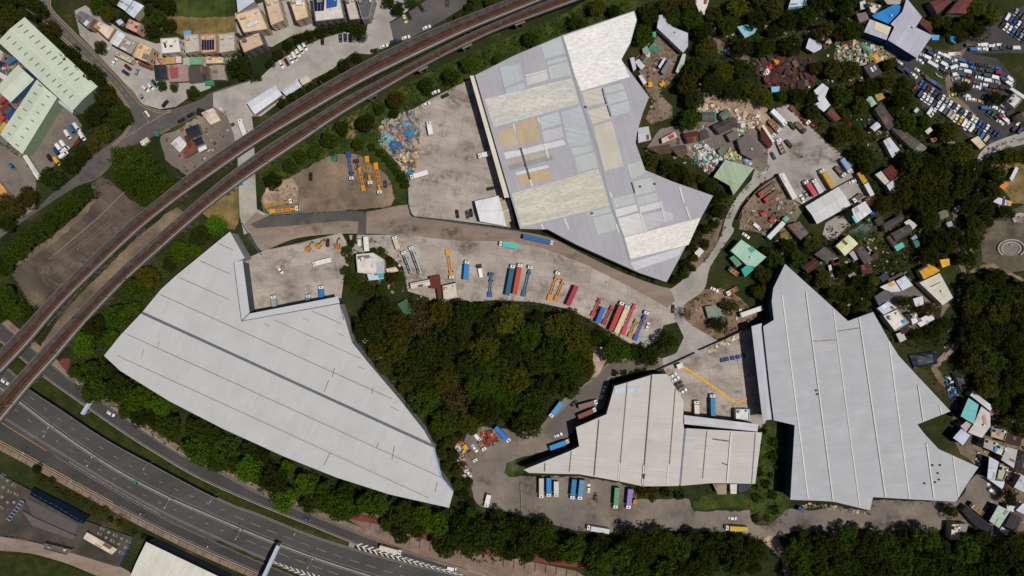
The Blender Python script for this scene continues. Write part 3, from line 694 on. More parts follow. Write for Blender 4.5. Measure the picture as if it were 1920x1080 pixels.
panels = [
 ([(1056, 68), (1188, 22), (1193, 38), (1181, 80), (1165, 111), (1181, 144), (1089, 171), (1077, 140), (1063, 90)], 'w', (243, 239, 233)),  # white sheet, colour lightened further to stand in for sun glint
 ([(908, 186), (1072, 147), (1086, 194), (926, 239)], 'w', (214, 209, 198)),
 ([(959, 363), (1122, 316), (1143, 385), (977, 426)], 'w', (212, 205, 188)),
 ([(1170, 445), (1314, 408), (1291, 459), (1181, 486)], 'w', (234, 229, 220)),
 ([(965, 231), (1006, 221), (1015, 264), (975, 272)], 's', TAN), ([(932, 246), (962, 238), (972, 272), (941, 276)], 's', (188, 170, 142)),
 ([(945, 286), (972, 282), (1010, 272), (1056, 262), (1061, 271), (975, 292), (948, 298)], 's', WH),
 ([(950, 303), (1030, 284), (1032, 289), (952, 308)], 's', TAN), ([(953, 310), (1034, 291), (1037, 299), (956, 320)], 's', (150, 148, 146)),
 ([(966, 323), (1028, 309), (1030, 314), (969, 329)], 's', WH), ([(970, 331), (1029, 316), (1036, 337), (976, 347)], 's', (186, 164, 130)),
 ([(1014, 85), (1051, 70), (1060, 99), (1022, 110)], 's', LG), ([(1025, 116), (1061, 106), (1063, 112), (1027, 122)], 's', LG), ([(1027, 126), (1065, 115), (1071, 140), (1032, 149)], 's', LG),
 ([(937, 127), (975, 119), (982, 149), (945, 164)], 's', LB), ([(947, 168), (983, 155), (985, 165), (950, 177)], 's', LB), ([(986, 145), (1025, 134), (1028, 149), (988, 161)], 's', (196, 196, 190)), ([(985, 141), (1024, 131), (1024.5, 133), (986, 143.5)], 's', WH),
 ([(1091, 173), (1127, 164), (1134, 192), (1098, 200)], 'r', BE), ([(1101, 208), (1138, 198), (1146, 222), (1111, 233)], 'r', BE), ([(1112, 237), (1147, 227), (1169, 311), (1133, 321)], 's', (194, 187, 172)),
 ([(1132, 165), (1167, 155), (1171, 167), (1135, 176)], 'r', LG), ([(1136, 180), (1172, 170), (1177, 186), (1141, 196)], 'r', LG), ([(1143, 199), (1178, 189), (1182, 209), (1147, 219)], 'r', LG),
 ([(1051, 211), (1089, 199), (1109, 270), (1066, 276)], 'r', LB), ([(1010, 222), (1047, 209), (1052, 232), (1016, 242)], 'r', LG), ([(1017, 247), (1053, 238), (1057, 257), (1020, 267)], 's', LV),
 ([(1070, 278), (1110, 272), (1113, 282), (1075, 292)], 's', GG), ([(1077, 295), (1115, 285), (1121, 314), (1083, 324)], 's', GG),
 ([(1175, 309), (1203, 302), (1209, 325), (1184, 336)], 's', GG), ([(1187, 340), (1222, 333), (1231, 357), (1192, 367)], 's', GG), ([(1193, 371), (1231, 361), (1235, 376), (1196, 386)], 's', GG),
 ([(1148, 372), (1186, 363), (1192, 380), (1151, 390)], 's', GG), ([(1153, 393), (1193, 383), (1196, 395), (1156, 407)], 'r', WH), ([(1158, 410), (1198, 399), (1209, 434), (1169, 444)], 'r', WH),
 ([(1198, 388), (1236, 378), (1240, 389), (1201, 399)], 'r', (206, 206, 204)),
 ([(1107, 397), (1143, 388), (1146, 397), (1110, 406)], 's', GG), ([(1112, 408), (1148, 400), (1158, 430), (1121, 440)], 's', GG),
 ([(1182, 493), (1282, 462), (1272, 480), (1191, 507)], 'r', (200, 200, 206)), ([(1203, 403), (1245, 395), (1262, 402), (1262, 412), (1212, 432)], 'r', (186, 185, 192)),
]
for q, k, c in panels:
    m = worn_sheet(c, along(th1), (176, 166, 144) if c[2] < 200 else (206, 201, 192), .55 if c[2] < 215 else .25) if k == 'w' else sheet(c, AV if k == 's' else along(R(-12)), 1.0 if k == 's' else 2.1, (130, 118, 100), .18 if k == 's' else .1, .55, .06, .08 if k == 's' else .12)
    th = .10+.05*random.random()
    o = MB().prism(PW(q, h), h+.004, h+.004+th).build('roof_panel', m, t)
beams('ridge_vent', plain((80, 84, 92), .5), t, [((976, 277), (994, 337))], .9, .45, h+.16, h)
beams('ridge_cap', M_cap, t, [((1058, 409), (1066, 430)), ((1274, 350), (1282, 380)), ((1286, 388), (1294, 411)), ((1238, 377), (1247, 414)), ((1200, 399), (1211, 434)), ((1021, 270), (1028, 296)), ((994, 337), (998, 350)), ((1015, 420), (1019, 430)), ((1008, 221), (1011, 230)), ((962, 232), (966, 246)), ((1143, 360), (1147, 372)), ((1155, 420), (1160, 436))], .9, .14, h+.2, h)
beams('vent_row', plain((60, 62, 66), .7), t, [((1129, 166), (1132, 180)), ((1132, 181), (1137, 196)), ((1138, 198), (1145, 219)), ((1184, 342), (1190, 362))], .5, .3, h+.2, h)
for x, y in ((1098, 201), (1227, 345), (1200, 350), (985, 310), (1110, 400)):
    c = W(x, y, h); MB().box((c[0], c[1], h+.4), (1, 1, .6)).build('roof_ventilator', plain((70, 70, 74)), t)
MB().prism(PW([(881, 142), (890, 141.5), (956, 370), (946, 371)], h-2), h-2.3, h-2).build('canopy', sheet((212, 205, 188), along(R(105)), 1.3, (120, 105, 90), .2), t)
for x, y in ((888, 150), (898, 190), (909, 230), (920, 270), (931, 310), (942, 350)):
    c = W(x, y, 4); MB().tube((c[0], c[1], 0), (c[0], c[1], h-2.3), .2).build('canopy_post', M_steel, t)
# --- long ridged warehouse on the right
h = 12.0
O3 = [(1472, 495), (1522, 540), (1590, 602), (1637, 585), (1665, 635), (1685, 667), (1782, 771), (1720, 796), (1735, 815), (1760, 842), (1835, 876), (1817, 902), (1792, 941), (1637, 932), (1631, 957), (1565, 941), (1540, 939), (1482, 937), (1490, 797), (1451, 788), (1445, 740), (1431, 612), (1451, 600), (1447, 565), (1450, 540)]
t = thing('warehouse', 'jagged light grey warehouse with white ridge lines, above the dusty loop road', 'warehouse', (*W(1600, 750), 0))
d3 = Vector((.131, -1)).normalized(); n3 = (-d3.y, d3.x)
rl = [((1466, 552), (1515, 935)), ((1511, 547), (1562, 940)), ((1562, 580), (1612, 952)), ((1611, 597), (1660, 932)), ((1666, 640), (1705, 934)), ((1721, 722), (1731, 789)), ((1737, 832), (1751, 934)), ((1786, 854), (1797, 931)), ((1761, 760), (1765, 776))]
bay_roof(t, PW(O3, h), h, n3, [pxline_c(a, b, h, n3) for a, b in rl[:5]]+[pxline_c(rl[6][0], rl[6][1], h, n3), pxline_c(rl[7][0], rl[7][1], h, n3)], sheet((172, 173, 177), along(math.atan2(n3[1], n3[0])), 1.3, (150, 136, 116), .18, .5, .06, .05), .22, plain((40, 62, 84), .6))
beams('ridge_cap', M_cap, t, rl, .58, .12, h+.28, h)
beams('rust_streak_flashing', plain((150, 122, 92), .8, .3), t, [((1525, 640), (1568, 637)), ((1570, 621), (1611, 615))], .4, .05, h+.26, h)
for x, y in ((1530, 732), (1532, 739), (1758, 887), (1753, 904), (1760, 899), (1748, 872), (1733, 906), (1762, 872)):
    c = W(x, y, h); MB().box((c[0], c[1], h+.35), (.8, .8, .5), .4).build('roof_ventilator', plain((70, 70, 74)), t)
MB().prism(PW([(1409, 612), (1428, 606), (1449, 786), (1430, 789)], h-1.5), h-1.8, h-1.5).build('canopy', sheet((184, 184, 191), along(R(97)), 1.3, (120, 110, 100), .1), t)
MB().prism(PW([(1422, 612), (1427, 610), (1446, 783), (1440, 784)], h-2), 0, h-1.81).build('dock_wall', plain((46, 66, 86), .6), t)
for k in range(7):
    c = W(1413+k*3.2, 622+k*26, 5); MB().tube((c[0], c[1], 0), (c[0], c[1], h-1.8), .2).build('canopy_post', M_steel, t)
# --- pale warehouse at the loop
h = 11.0
O4 = [(1250, 701), (1282, 752), (1281, 790), (1283, 805), (1273, 911), (1205, 912), (1160, 902), (1085, 889), (992, 887), (982, 881), (1070, 845), (1086, 837), (1080, 801), (1137, 777), (1152, 724), (1225, 702)]
t = thing('warehouse', 'cream warehouse with dark seams and a pointed corner inside the loop road', 'warehouse', (*W(1180, 810), 0))
d4 = Vector((-.083, -1)).normalized(); n4 = (-d4.y, d4.x)
sl = [((1176, 716), (1160, 902)), ((1222, 703), (1205, 911)), ((1266, 729), (1251, 910)), ((1123, 785), (1114, 892)), ((1071, 846), (1067, 887))]
m4 = sheet((190, 186, 179), along(math.atan2(n4[1], n4[0])), 1.5, (150, 132, 108), .24, .5, .06, .06)
bay_roof(t, PW(O4, h), h, n4, [pxline_c(a, b, h, n4) for a, b in sl], m4, .4, plain((72, 78, 88)))
beams('seam', plain((104, 100, 94)), t, sl[:2]+[((1266, 729), (1255, 870)), ((1123, 787), (1114, 892)), ((1071, 846), (1067, 885)), ((1022, 868), (1021, 884))], .5, .1, h+.22, h)
beams('ridge_cap', M_cap, t, [((1162, 868), (1159, 900)), ((1207, 872), (1204, 908)), ((1253, 872), (1250, 909))], .6, .15, h+.33, h)
for q in ([(1153, 728), (1172, 725), (1171, 735), (1151, 737)], [(1177, 727), (1198, 725), (1197, 734), (1176, 736)]):
    MB().prism(PW(q, h), h+.26, h+.33).build('rooflight', sheet((186, 196, 214), 0, 2), t)
MB().prism(PW([(1205, 889), (1209, 888), (1208, 897), (1205, 897)], h), h+.3, h+.9).build('roof_ventilator', plain((60, 64, 68)), t)
t = thing('warehouse', 'small cream annex warehouse with one white ridge behind the loading canopy', 'warehouse', (*W(1350, 860), 0))
bay_roof(t, PW([(1287, 803), (1429, 811), (1416, 907), (1330, 906), (1277, 911)], h), h, n4, [pxline_c(a, b, h, n4) for a, b in (((1325, 808), (1317, 905)), ((1371, 810), (1363, 905)), ((1416, 812), (1409, 906)))], m4, .4, plain((72, 78, 88)))
beams('seam', plain((104, 100, 94)), t, [((1325, 808), (1317, 897)), ((1416, 812), (1409, 906))], .45, .1, h+.22, h)
beams('ridge_cap', M_cap, t, [((1371, 810), (1363, 905))], .7, .14, h+.24, h)
beams('gutter_or_shade_strip', plain((112, 118, 130), .6), t, [((1285.5, 804), (1275, 910))], 1.0, .2, h-.4, h)  # blue-grey strip painted for the shadow band between the two roofs
beams('pipe_run', plain((90, 84, 80)), t, [((1336, 823), (1366, 827)), ((1354, 868), (1364, 872))], .5, .3, h+.3, h)
MB().prism(PW([(1282, 778), (1421, 795), (1420, 809), (1283, 795)], h), h+.2, h+.4).build('canopy', sheet((192, 191, 195), along(R(-6)), 1.3, (120, 110, 100), .1), t)
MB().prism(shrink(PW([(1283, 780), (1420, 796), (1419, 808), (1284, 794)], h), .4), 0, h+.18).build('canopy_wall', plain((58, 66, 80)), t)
# --- pale green sheds in the top corner
def gable_shed(label, pts, h, mat, ridge, wall, skylights=(), group=None, cat='warehouse', name='warehouse'):
    """pts: 4 corners, ridge between midpoints of sides 3-0 and 1-2 when ridge==0"""
    t = thing(name, label, cat, (*W(*cen(pts)), 0), 0, group)
    p = PW(pts, h); r = .9
    if ridge: p = p[1:]+p[:1]
    e0 = ((p[0][0]+p[3][0])/2, (p[0][1]+p[3][1])/2); e1 = ((p[1][0]+p[2][0])/2, (p[1][1]+p[2][1])/2)
    MB().prism(shrink(p, .3), 0, h-.25).build('wall', wall, t)
    for a, b in ((p[0], p[1]), (p[3], p[2])):
        m = MB(); m.hexa([(*a, h-.15), (*b, h-.15), (*e1, h+r-.15), (*e0, h+r-.15), (*a, h), (*b, h), (*e1, h+r), (*e0, h+r)])
        if tri2(a, b, e1) < 0: m.f = [f[::-1] for f in m.f]
        m.build('roof_panel', mat, t)
    MB().beam(e0, e1, .5, .12, h+r-.02).build('ridge_cap', M_cap, t)
    return t, e0, e1
GRN = sheet((192, 200, 180), along(R(45)), 1.2, (150, 150, 120), .22, .6, .05, .06)
h = 9.0
t, e0, e1 = gable_shed('long pale green gabled warehouse with small dark rooflights beside the residential road', [(46, 32), (183, 162), (136, 208), (-4, 78)], h, GRN, 0, plain((120, 130, 118)))
M_sky = plain((112, 112, 98), .5)
def skyl(t, h, u0, v0, du, dv, w, n, cap=0):
    for k in range(n):
        x, y = u0[0]+du[0]*k, u0[1]+du[1]*k
        MB().beam(W(x, y, h), W(x+dv[0], y+dv[1], h), w, .1, h+cap).build('rooflight', M_sky, t)
skyl(t, h+.5, (34, 52), 0, (10.6, 10.0), (9, -6), .55, 11, .04)
skyl(t, h+.5, (13, 74), 0, (10.6, 10.0), (9, -7), .55, 12, .04)
for k in range(9):
    c = W(37+k*10.8, 70+k*10.1, h+.9); MB().box((c[0], c[1], h+1.12), (1.6, .8, .3), R(45)).build('ridge_ventilator', M_cap, t)
t, e0, e1 = gable_shed('short pale green gabled shed beside the stacked containers', [(34, 121), (64, 149), (20, 192), (-8, 165)], 8, GRN, 1, plain((70, 96, 130)))
t, e0, e1 = gable_shed('pale green gabled warehouse with a green end wall above the small lorry park', [(69, 149), (107, 183), (42, 289), (0, 252)], 9, GRN, 1, plain((132, 150, 120)))
skyl(t, 9.5, (72, 158), 0, (-9.6, 15.2), (7, 5), .55, 8, .04); skyl(t, 9.5, (84, 177), 0, (-9.6, 15.2), (9, 6), .55, 8, .04)
gable_shed('pale blue lean-to shed between two green warehouses', [(107, 183), (141, 208), (136, 214), (104, 189)], 5, sheet((170, 186, 196), 0), 0, plain((110, 120, 130)))
gable_shed('cream flat warehouse with a dark seam below the motorway slip road', [(274, 1016), (425, 1088), (400, 1130), (240, 1090)], 9, sheet((206, 204, 192), along(R(65)), 1.3), 0, plain((60, 70, 84)))
gable_shed('long white shed by the viaduct at the car park entrance', [(463, 193), (517, 159), (529, 178), (478, 215)], 4.5, sheet((206, 208, 216), along(R(120)), 1), 0, plain((150, 140, 130)), cat='shed', name='shed')
gable_shed('short grey white shed behind the trees at the car park', [(527, 170), (557, 147), (566, 162), (537, 180)], 4, sheet((196, 198, 206), along(R(120)), 1), 0, plain((150, 140, 130)), cat='shed', name='shed')
gable_shed('cream sandy shed at the inner end of the car park sheds', [(560, 147), (577, 139), (584, 151), (567, 160)], 4, sheet((200, 186, 168), along(R(120)), 1), 0, plain((150, 140, 130)), cat='shed', name='shed')
gable_shed('white ribbed shed standing in the concrete yard beside the patchwork warehouse', [(890, 377), (935, 367), (950, 424), (900, 415)], 5, sheet((218, 218, 220), along(R(78)), 2.4, (150, 145, 140), .1, .5, .04, .12), 0, plain((130, 130, 130)), cat='shed', name='shed')
gable_shed('plain tan shed roof joining the white ribbed shed to the warehouse', [(936, 377), (955, 372), (963, 410), (950, 421)], 3.5, sheet((172, 158, 138), along(R(78)), 1.5), 0, plain((130, 120, 110)), cat='shed', name='shed')
gable_shed('white ribbed roof shed facing the parked vans in the hillside yard', [(1510, 387), (1572, 350), (1595, 385), (1532, 420)], 5, sheet((198, 199, 198), along(R(-57)), 1.4), 0, plain((60, 64, 70)), cat='shed', name='shed')
t = thing('shed', 'sage green shed with a tapering corner above the hill lane bend', 'shed', (*W(1375, 330), 0))
MB().prism(shrink(PW([(1360, 299), (1414, 315), (1383, 356), (1375, 366), (1368, 348), (1338, 331)], 5), .3), 0, 4.7).build('wall', plain((60, 70, 62)), t)
for q in ([(1360, 299), (1414, 315), (1389, 348), (1338, 331)], [(1338, 331.4), (1389, 348.4), (1383, 356), (1375, 366), (1368, 348)]):
    MB().prism(PW(q, 5), 4.72, 4.9+.15*(q[0][0] < 1350)).build('roof_panel', sheet((156, 172, 146), along(R(-70)), 1.4, (120, 120, 90), .2), t)
# ================================================================ houses, huts and sheds
WALLS = [(176, 164, 148), (160, 152, 142), (190, 176, 154), (150, 146, 140), (128, 122, 116)]
M_glass = plain((38, 46, 54), .2, .1)
M_tank = plain((190, 192, 196), .4, .1)
M_solar = plain((22, 32, 66), .25, .12, .8)
def longest(p):
    n = len(p); i = max(range(n), key=lambda k: (Vector(p[(k+1) % n])-Vector(p[k])).length); a, b = p[i], p[(i+1) % n]
    return math.atan2(b[1]-a[1], b[0]-a[0])
hrnd = random.Random(11); FOOT = [O1, O2, O3, O4]
def building(label, pts, h, c, style='sheet', wall=None, cat='shed', name=None, extra=(), group=None, label_roof=None):
    """style: sheet (gabled metal), lean (one plane), flat (concrete with parapet), tarp"""
    name = name or {'house': 'village_house', 'shed': 'shed', 'hut': 'hut', 'workshop': 'workshop'}.get(cat, cat)
    wc = plain(wall or hrnd.choice(WALLS), .9, .14, .6)
    FOOT.append(pts); p = PW(pts, h); th = longest(p)
    if style == 'sheet' and len(pts) == 4:
        lens = [(Vector(p[(k+1) % 4])-Vector(p[k])).length for k in range(4)]
        t = thing(name, label, cat, (*W(*cen(pts), h), 0), 0, group)
        q = p if lens[0]+lens[2] >= lens[1]+lens[3] else p[1:]+p[:1]
        e0 = tuple((a+b)/2 for a, b in zip(q[0], q[3])); e1 = tuple((a+b)/2 for a, b in zip(q[1], q[2])); r = .55
        MB().prism(shrink(p, .25), 0, h-.2).build('wall', wc, t)
        mat = sheet(c, along(th+R(90)), .9, (104, 84, 66), .34, .7, .12, .16)
        for a, b in ((q[0], q[1]), (q[3], q[2])):
            m = MB().hexa([(*a, h-.1), (*b, h-.1), (*e1, h+r-.1), (*e0, h+r-.1), (*a, h), (*b, h), (*e1, h+r), (*e0, h+r)])
            if tri2(a, b, e1) < 0: m.f = [f[::-1] for f in m.f]
            m.build('roof_panel', mat, t)
        MB().beam(e0, e1, .35, .08, h+r-.01).build('ridge_cap', plain(tuple(min(240, int(x*1.08)) for x in c), .6), t)
    elif style == 'flat':
        t = thing(name, label, cat, (*W(*cen(pts), h), 0), 0, group)
        MB().prism(p, 0, h-.02).build('wall', wc, t)
        roof = MB().prism(shrink(p, .28), h-.018, h+.1).build('roof', plain(c, .85, .2, .35), t)
        m = MB(); n = len(p)
        ins = shrink(p, .13)
        for i in range(n): m.beam(ins[i], ins[(i+1) % n], .24, .85, h-.015)
        m.build('parapet', wc, t)
        cx, cy = cen(p); st = min(6, max(2, math.sqrt(abs(area(p)))*.25))
        q = (cx+(p[0][0]-cx)*.5, cy+(p[0][1]-cy)*.5)
        MB().box((q[0], q[1], h+1.2), (st*.8, st*.6, 2.2), th).build('stair_head', wc, t)
        q = (cx+(p[1][0]-cx)*.6, cy+(p[1][1]-cy)*.6)
        MB().tube((q[0], q[1], h+.1), (q[0], q[1], h+1.5), .6, .6, 10).build('water_tank', M_tank, t)
        if h > 5:
            P = p if area(p) > 0 else p[::-1]
            for i in range(n):
                a, b = Vector(P[i]), Vector(P[(i+1) % n]); L = (b-a).length; k = int(L//3.4)
                if k < 1: continue
                d = (b-a).normalized(); nm = Vector((d.y, -d.x))
                for fl in range(int(h//2.9)):
                    for j in range(k):
                        w = a+d*(L*(j+.5)/k)+nm*.03
                        MB().box((w.x, w.y, fl*2.9+1.6), (1.4, .1, 1.2), math.atan2(d.y, d.x)).build('window', M_glass, t)
    else:
        t = thing(name, label, cat, (*W(*cen(pts), h), 0), 0, group)
        MB().prism(shrink(p, .25), 0, h-.15).build('wall', wc, t)
        MB().prism(p, h-.148, h).build('roof', sheet(c, along(th+R(90)), .9, (104, 84, 66), .3, .7, .1, .14) if style == 'lean' else plain(c, .7, .2, .5), t)
    if len(pts) == 4 and style in ('sheet', 'lean') and abs(area(p)) > 25:      # odd replacement sheets
        gab = style == 'sheet'; q = q if gab else p
        for sd in (0, 1):
            if hrnd.random() < .35: continue
            A_, B_, e_, f_ = ((q[0], q[1], e1, e0) if sd == 0 else (q[3], q[2], e1, e0)) if gab else ((q[0], q[1], q[2], q[3]) if sd == 0 else (q[2], q[3], q[0], q[1]))
            u0 = hrnd.uniform(.05, .65); u1 = u0+hrnd.uniform(.1, .28); v0, v1 = (.04, .93) if gab else (.05, hrnd.uniform(.3, .48))
            pt = lambda u, v: tuple((1-v)*((1-u)*A_[s]+u*B_[s])+v*((1-u)*f_[s]+u*e_[s]) for s in (0, 1))
            zz = lambda v: h+(.55*v if gab else 0)+.02
            P4 = [(pt(u, v), zz(v)) for u, v in ((u0, v0), (u1, v0), (u1, v1), (u0, v1))]
            m = MB().hexa([(*a, z) for a, z in P4]+[(*a, z+.04) for a, z in P4])
            if tri2(P4[0][0], P4[1][0], P4[2][0]) < 0: m.f = [f[::-1] for f in m.f]
            kf = hrnd.uniform(.7, 1.15); cc = tuple(min(225, int(x*kf)) for x in c) if hrnd.random() < .7 else (118, 84, 66)
            m.build('replacement_sheet', sheet(cc, along(th+R(90)), .9, (104, 84, 66), .3, .7, .1, .14), t)
    if abs(area(p)) > 90 and style != 'tarp':
        w0 = cen(p); MB().box((w0[0]+1.2, w0[1]-.8, h+.62), (1.0, .7, .7), th).build('air_conditioner', M_tank, t)
    for e in extra:
        k = e[0]
        if k == 'panel':
            MB().prism(PW(e[1], h), h+(.58 if style == 'sheet' else .16), h+(.66 if style == 'sheet' else .24)).build('roof_patch', plain(e[2], .7), t)
        elif k == 'solar':
            (a, b, c_, d) = PW(e[1], h+.8); nx, ny = e[2], e[3]
            for i in range(nx):
                for j in range(ny):
                    f = lambda u, v: tuple((1-v)*((1-u)*a[s]+u*b[s])+v*((1-u)*d[s]+u*c_[s]) for s in (0, 1))
                    q = [f((i+x)/nx, (j+y)/ny) for x, y in ((.06, .06), (.94, .06), (.94, .94), (.06, .94))]
                    MB().prism(q, h+.9, h+.96).build('solar_panel', M_solar if len(e) < 5 else plain(e[4], .25, .1), t)
        elif k == 'box':
            MB().prism(PW(e[1], h+1), h+.1, h+1.1+(e[3] if len(e) > 3 else .6)).build('roof_box', plain(e[2], .7), t)
    return t
B = building
# top left village
B('slate roofed brick house beside the residential road bend', [(140, 32), (152, 20), (178, 34), (166, 54)], 8, (112, 112, 118), 'sheet', (150, 108, 90), 'house', extra=[('panel', [(157, 45), (164, 38), (169, 42), (163, 50)], (206, 200, 190))])
B('cream roofed terrace house next to the slate roofed house', [(176, 50), (187, 39), (217, 54), (204, 75)], 8, (204, 188, 166), 'flat', (176, 140, 118), 'house')
B('white sheet roofed house in the row along the residential road', [(220, 56), (236, 66), (220, 88), (205, 79)], 8, (212, 210, 210), 'sheet', (190, 180, 165), 'house')
B('cluttered grey roofed house between white and tan roofed houses', [(237, 69), (260, 81), (246, 102), (222, 89)], 7, (150, 144, 136), 'flat', (170, 160, 146), 'house', extra=[('box', [(240, 76), (247, 80), (243, 86), (236, 82)], (190, 190, 188)), ('box', [(228, 87), (238, 92), (236, 96), (226, 91)], (205, 205, 203), .2)])
B('tan flat roofed house at the end of the terrace row', [(262, 79), (287, 90), (276, 117), (250, 106)], 8, (206, 176, 138), 'flat', (196, 168, 134), 'house', extra=[('box', [(270, 100), (279, 103), (275, 112), (267, 109)], (120, 116, 112))])
B('low tan annex in front of the cluttered grey roofed house', [(216, 96), (250, 112), (246, 119), (214, 103)], 4, (196, 172, 136), 'flat', None, 'house')
B('pale blue grey shed at the top edge above the pink roof', [(219, 10), (229, -6), (250, 0), (235, 21)], 6, (190, 198, 206), 'sheet')
B('pale blue grey shed beside the trees at the top edge', [(251, 1), (270, 11), (251, 34), (235.5, 22)], 6, (196, 202, 210), 'sheet')
B('pink flat roofed house with a dark hatch among the trees', [(244, 36), (267, 46), (257, 62), (236, 52)], 7, (186, 138, 126), 'flat', (186, 150, 136), 'house', extra=[('box', [(253, 47), (258, 49), (256, 53), (251, 51)], (70, 66, 60), -.6)])
B('small lilac awning hut below the pale blue sheds', [(217, 40), (226, 35), (232, 42), (224, 48)], 3, (176, 178, 206), 'tarp', None, 'hut')
B('white villa with black roof openings below the dry field', [(302, 73), (335, 71), (340, 98), (304, 101)], 9, (218, 212, 202), 'flat', (212, 206, 198), 'house', extra=[('box', [(317, 84), (322, 84), (322, 87), (317, 87)], (30, 30, 32), -.7), ('box', [(304, 76), (308, 76), (311, 88), (308, 89)], (40, 40, 42), -.7)])
B('grey roofed village house with a blue tarpaulin behind it', [(347, 66), (372, 65), (375, 96), (349, 100)], 8.5, (176, 168, 158), 'flat', (200, 180, 156), 'house')
B('bright blue tarpaulin hut behind the grey roofed village house', [(344, 58), (358, 57), (359, 66), (345, 70)], 4, (92, 152, 206), 'tarp', None, 'hut')
B('tan village house with a dark blue solar array on its roof', [(377, 66), (405, 64), (406, 97), (380, 100)], 8.5, (190, 152, 120), 'flat', (196, 166, 136), 'house', extra=[('solar', [(378, 75), (402, 74), (402, 93), (378, 94)], 5, 4)])
B('pale grey roofed village house beside the solar roofed house', [(411, 64), (440, 65), (441, 95), (412, 100)], 8.5, (182, 174, 166), 'flat', (196, 178, 156), 'house')
B('black roofed shed beside the rust red roof', [(288, 122), (311, 121), (314, 147), (291, 150)], 4, (46, 46, 52), 'sheet')
B('rust red and white stained sheet roof shed in the village', [(316, 122), (352, 121), (354, 152), (317, 154)], 4, (160, 132, 128), 'sheet', extra=[('panel', [(318, 130), (334, 126), (336, 146), (322, 148)], (150, 72, 66))])
B('dark brown sheet roofed shed next to the rust red roof', [(355, 122), (392, 124), (395, 150), (356, 155)], 4, (78, 70, 66), 'sheet')
B('small green sheet roofed hut behind the dark brown shed', [(355, 107), (382, 107), (378, 121), (357, 121)], 3.5, (110, 156, 128), 'sheet', None, 'hut')
B('low tan terrace hut below the solar roofed house', [(386, 107), (420, 108), (420, 119), (387, 120)], 4, (206, 176, 146), 'flat', None, 'hut')
B('tiny pink awning hut below the white villa', [(330, 106), (340, 106), (340, 118), (330, 118)], 3, (206, 178, 180), 'tarp', None, 'hut')
B('ochre lean-to below the white villa', [(309, 108), (329, 106), (329, 119), (311, 120)], 3, (176, 146, 84), 'lean', None, 'hut')
B('maroon striped lean-to in front of the tan house', [(258, 115), (287, 126), (285, 131), (260, 121)], 3, (110, 60, 56), 'lean', None, 'hut')
B('emerald tarpaulin hut beside the dark brown shed', [(385, 149), (399, 149), (398, 160), (384, 159)], 3, (24, 132, 96), 'tarp', None, 'hut')
B('grey stained hut under the big round tree', [(398, 122), (420, 122), (424, 150), (398, 150)], 3.5, (150, 138, 130), 'sheet', None, 'hut')
# villas at the top edge
B('large tan villa with a stepped roof at the field edge', [(442, 28), (486, 14), (503, 55), (458, 62)], 9, (206, 178, 150), 'flat', (200, 176, 150), 'house', extra=[('box', [(462, 46), (482, 38), (484, 43), (464, 52)], (204, 206, 210), 0)])
B('tan villa with a dark balcony below the large stepped villa', [(448, 75), (486, 60), (496, 84), (458, 100)], 9, (198, 172, 142), 'flat', (110, 104, 100), 'house')
B('narrow tan villa between two larger villas at the top edge', [(496, -4), (521, -6), (533, 38), (509, 48)], 9, (200, 174, 150), 'flat', (206, 184, 158), 'house')
B('tan villa with a white roof box at the top edge', [(541, -6), (571, -6), (579, 32), (556, 40)], 9, (204, 178, 150), 'flat', (190, 170, 146), 'house', extra=[('box', [(555, 2), (566, 1), (567, 9), (556, 10)], (214, 214, 214))])
B('villa with bright blue and navy solar panels above the hedge', [(586, -8), (638, -8), (646, 35), (592, 41)], 9, (196, 190, 182), 'flat', (130, 128, 128), 'house', extra=[('solar', [(588, -2), (609, -2), (608, 20), (590, 21)], 3, 4), ('solar', [(612, -2), (633, -2), (632, 12), (612, 16)], 4, 3, (40, 84, 160))])
B('steel blue roofed villa beside the field at the top edge', [(443, -6), (466, -8), (478, 2), (446, 24)], 9, (190, 196, 206), 'lean', (180, 180, 184), 'house')
B('slate grey roofed house by the fork of the concrete lane', [(668, -6), (702, -4), (692, 34), (679, 37)], 8, (92, 90, 94), 'flat', (150, 146, 142), 'house')
B('pale plastered house left of the slate grey roofed house', [(645, -6), (664, -6), (676, 36), (656, 38)], 6, (196, 184, 170), 'flat', None, 'house')
# plot by the viaduct
B('pinkish roofed cottage on the plot beside the street', [(377, 212), (400, 202), (414, 226), (395, 235)], 4.5, (206, 180, 172), 'sheet', None, 'house', extra=[('panel', [(393, 229), (411, 221), (413, 226), (396, 234)], (216, 206, 160))])
B('black sheet shed behind the pinkish roofed cottage', [(347, 242), (372, 232), (377, 250), (354, 261)], 4, (38, 42, 50), 'sheet')
B('black sheet hut below the larger black shed', [(360, 263), (378, 255), (383, 268), (366, 274)], 3.5, (34, 38, 46), 'sheet', None, 'hut')
B('white roofed shed beside a rusty roof near the viaduct', [(320, 269), (337, 255), (352, 271), (337, 286)], 4, (206, 202, 198), 'sheet')
B('rusty brown roofed shed near the viaduct piers', [(347, 269), (364, 265), (370, 282), (346, 296)], 4, (120, 66, 46), 'sheet')
B('small white hut at the corner of the rusty shed', [(371, 277), (386, 271), (389, 278), (374, 286)], 3, (210, 208, 206), 'sheet', None, 'hut')
B('dark maroon lean-to between the black and white sheds', [(345, 256), (352, 252), (358, 264), (350, 268)], 3, (96, 50, 40), 'lean', None, 'hut')
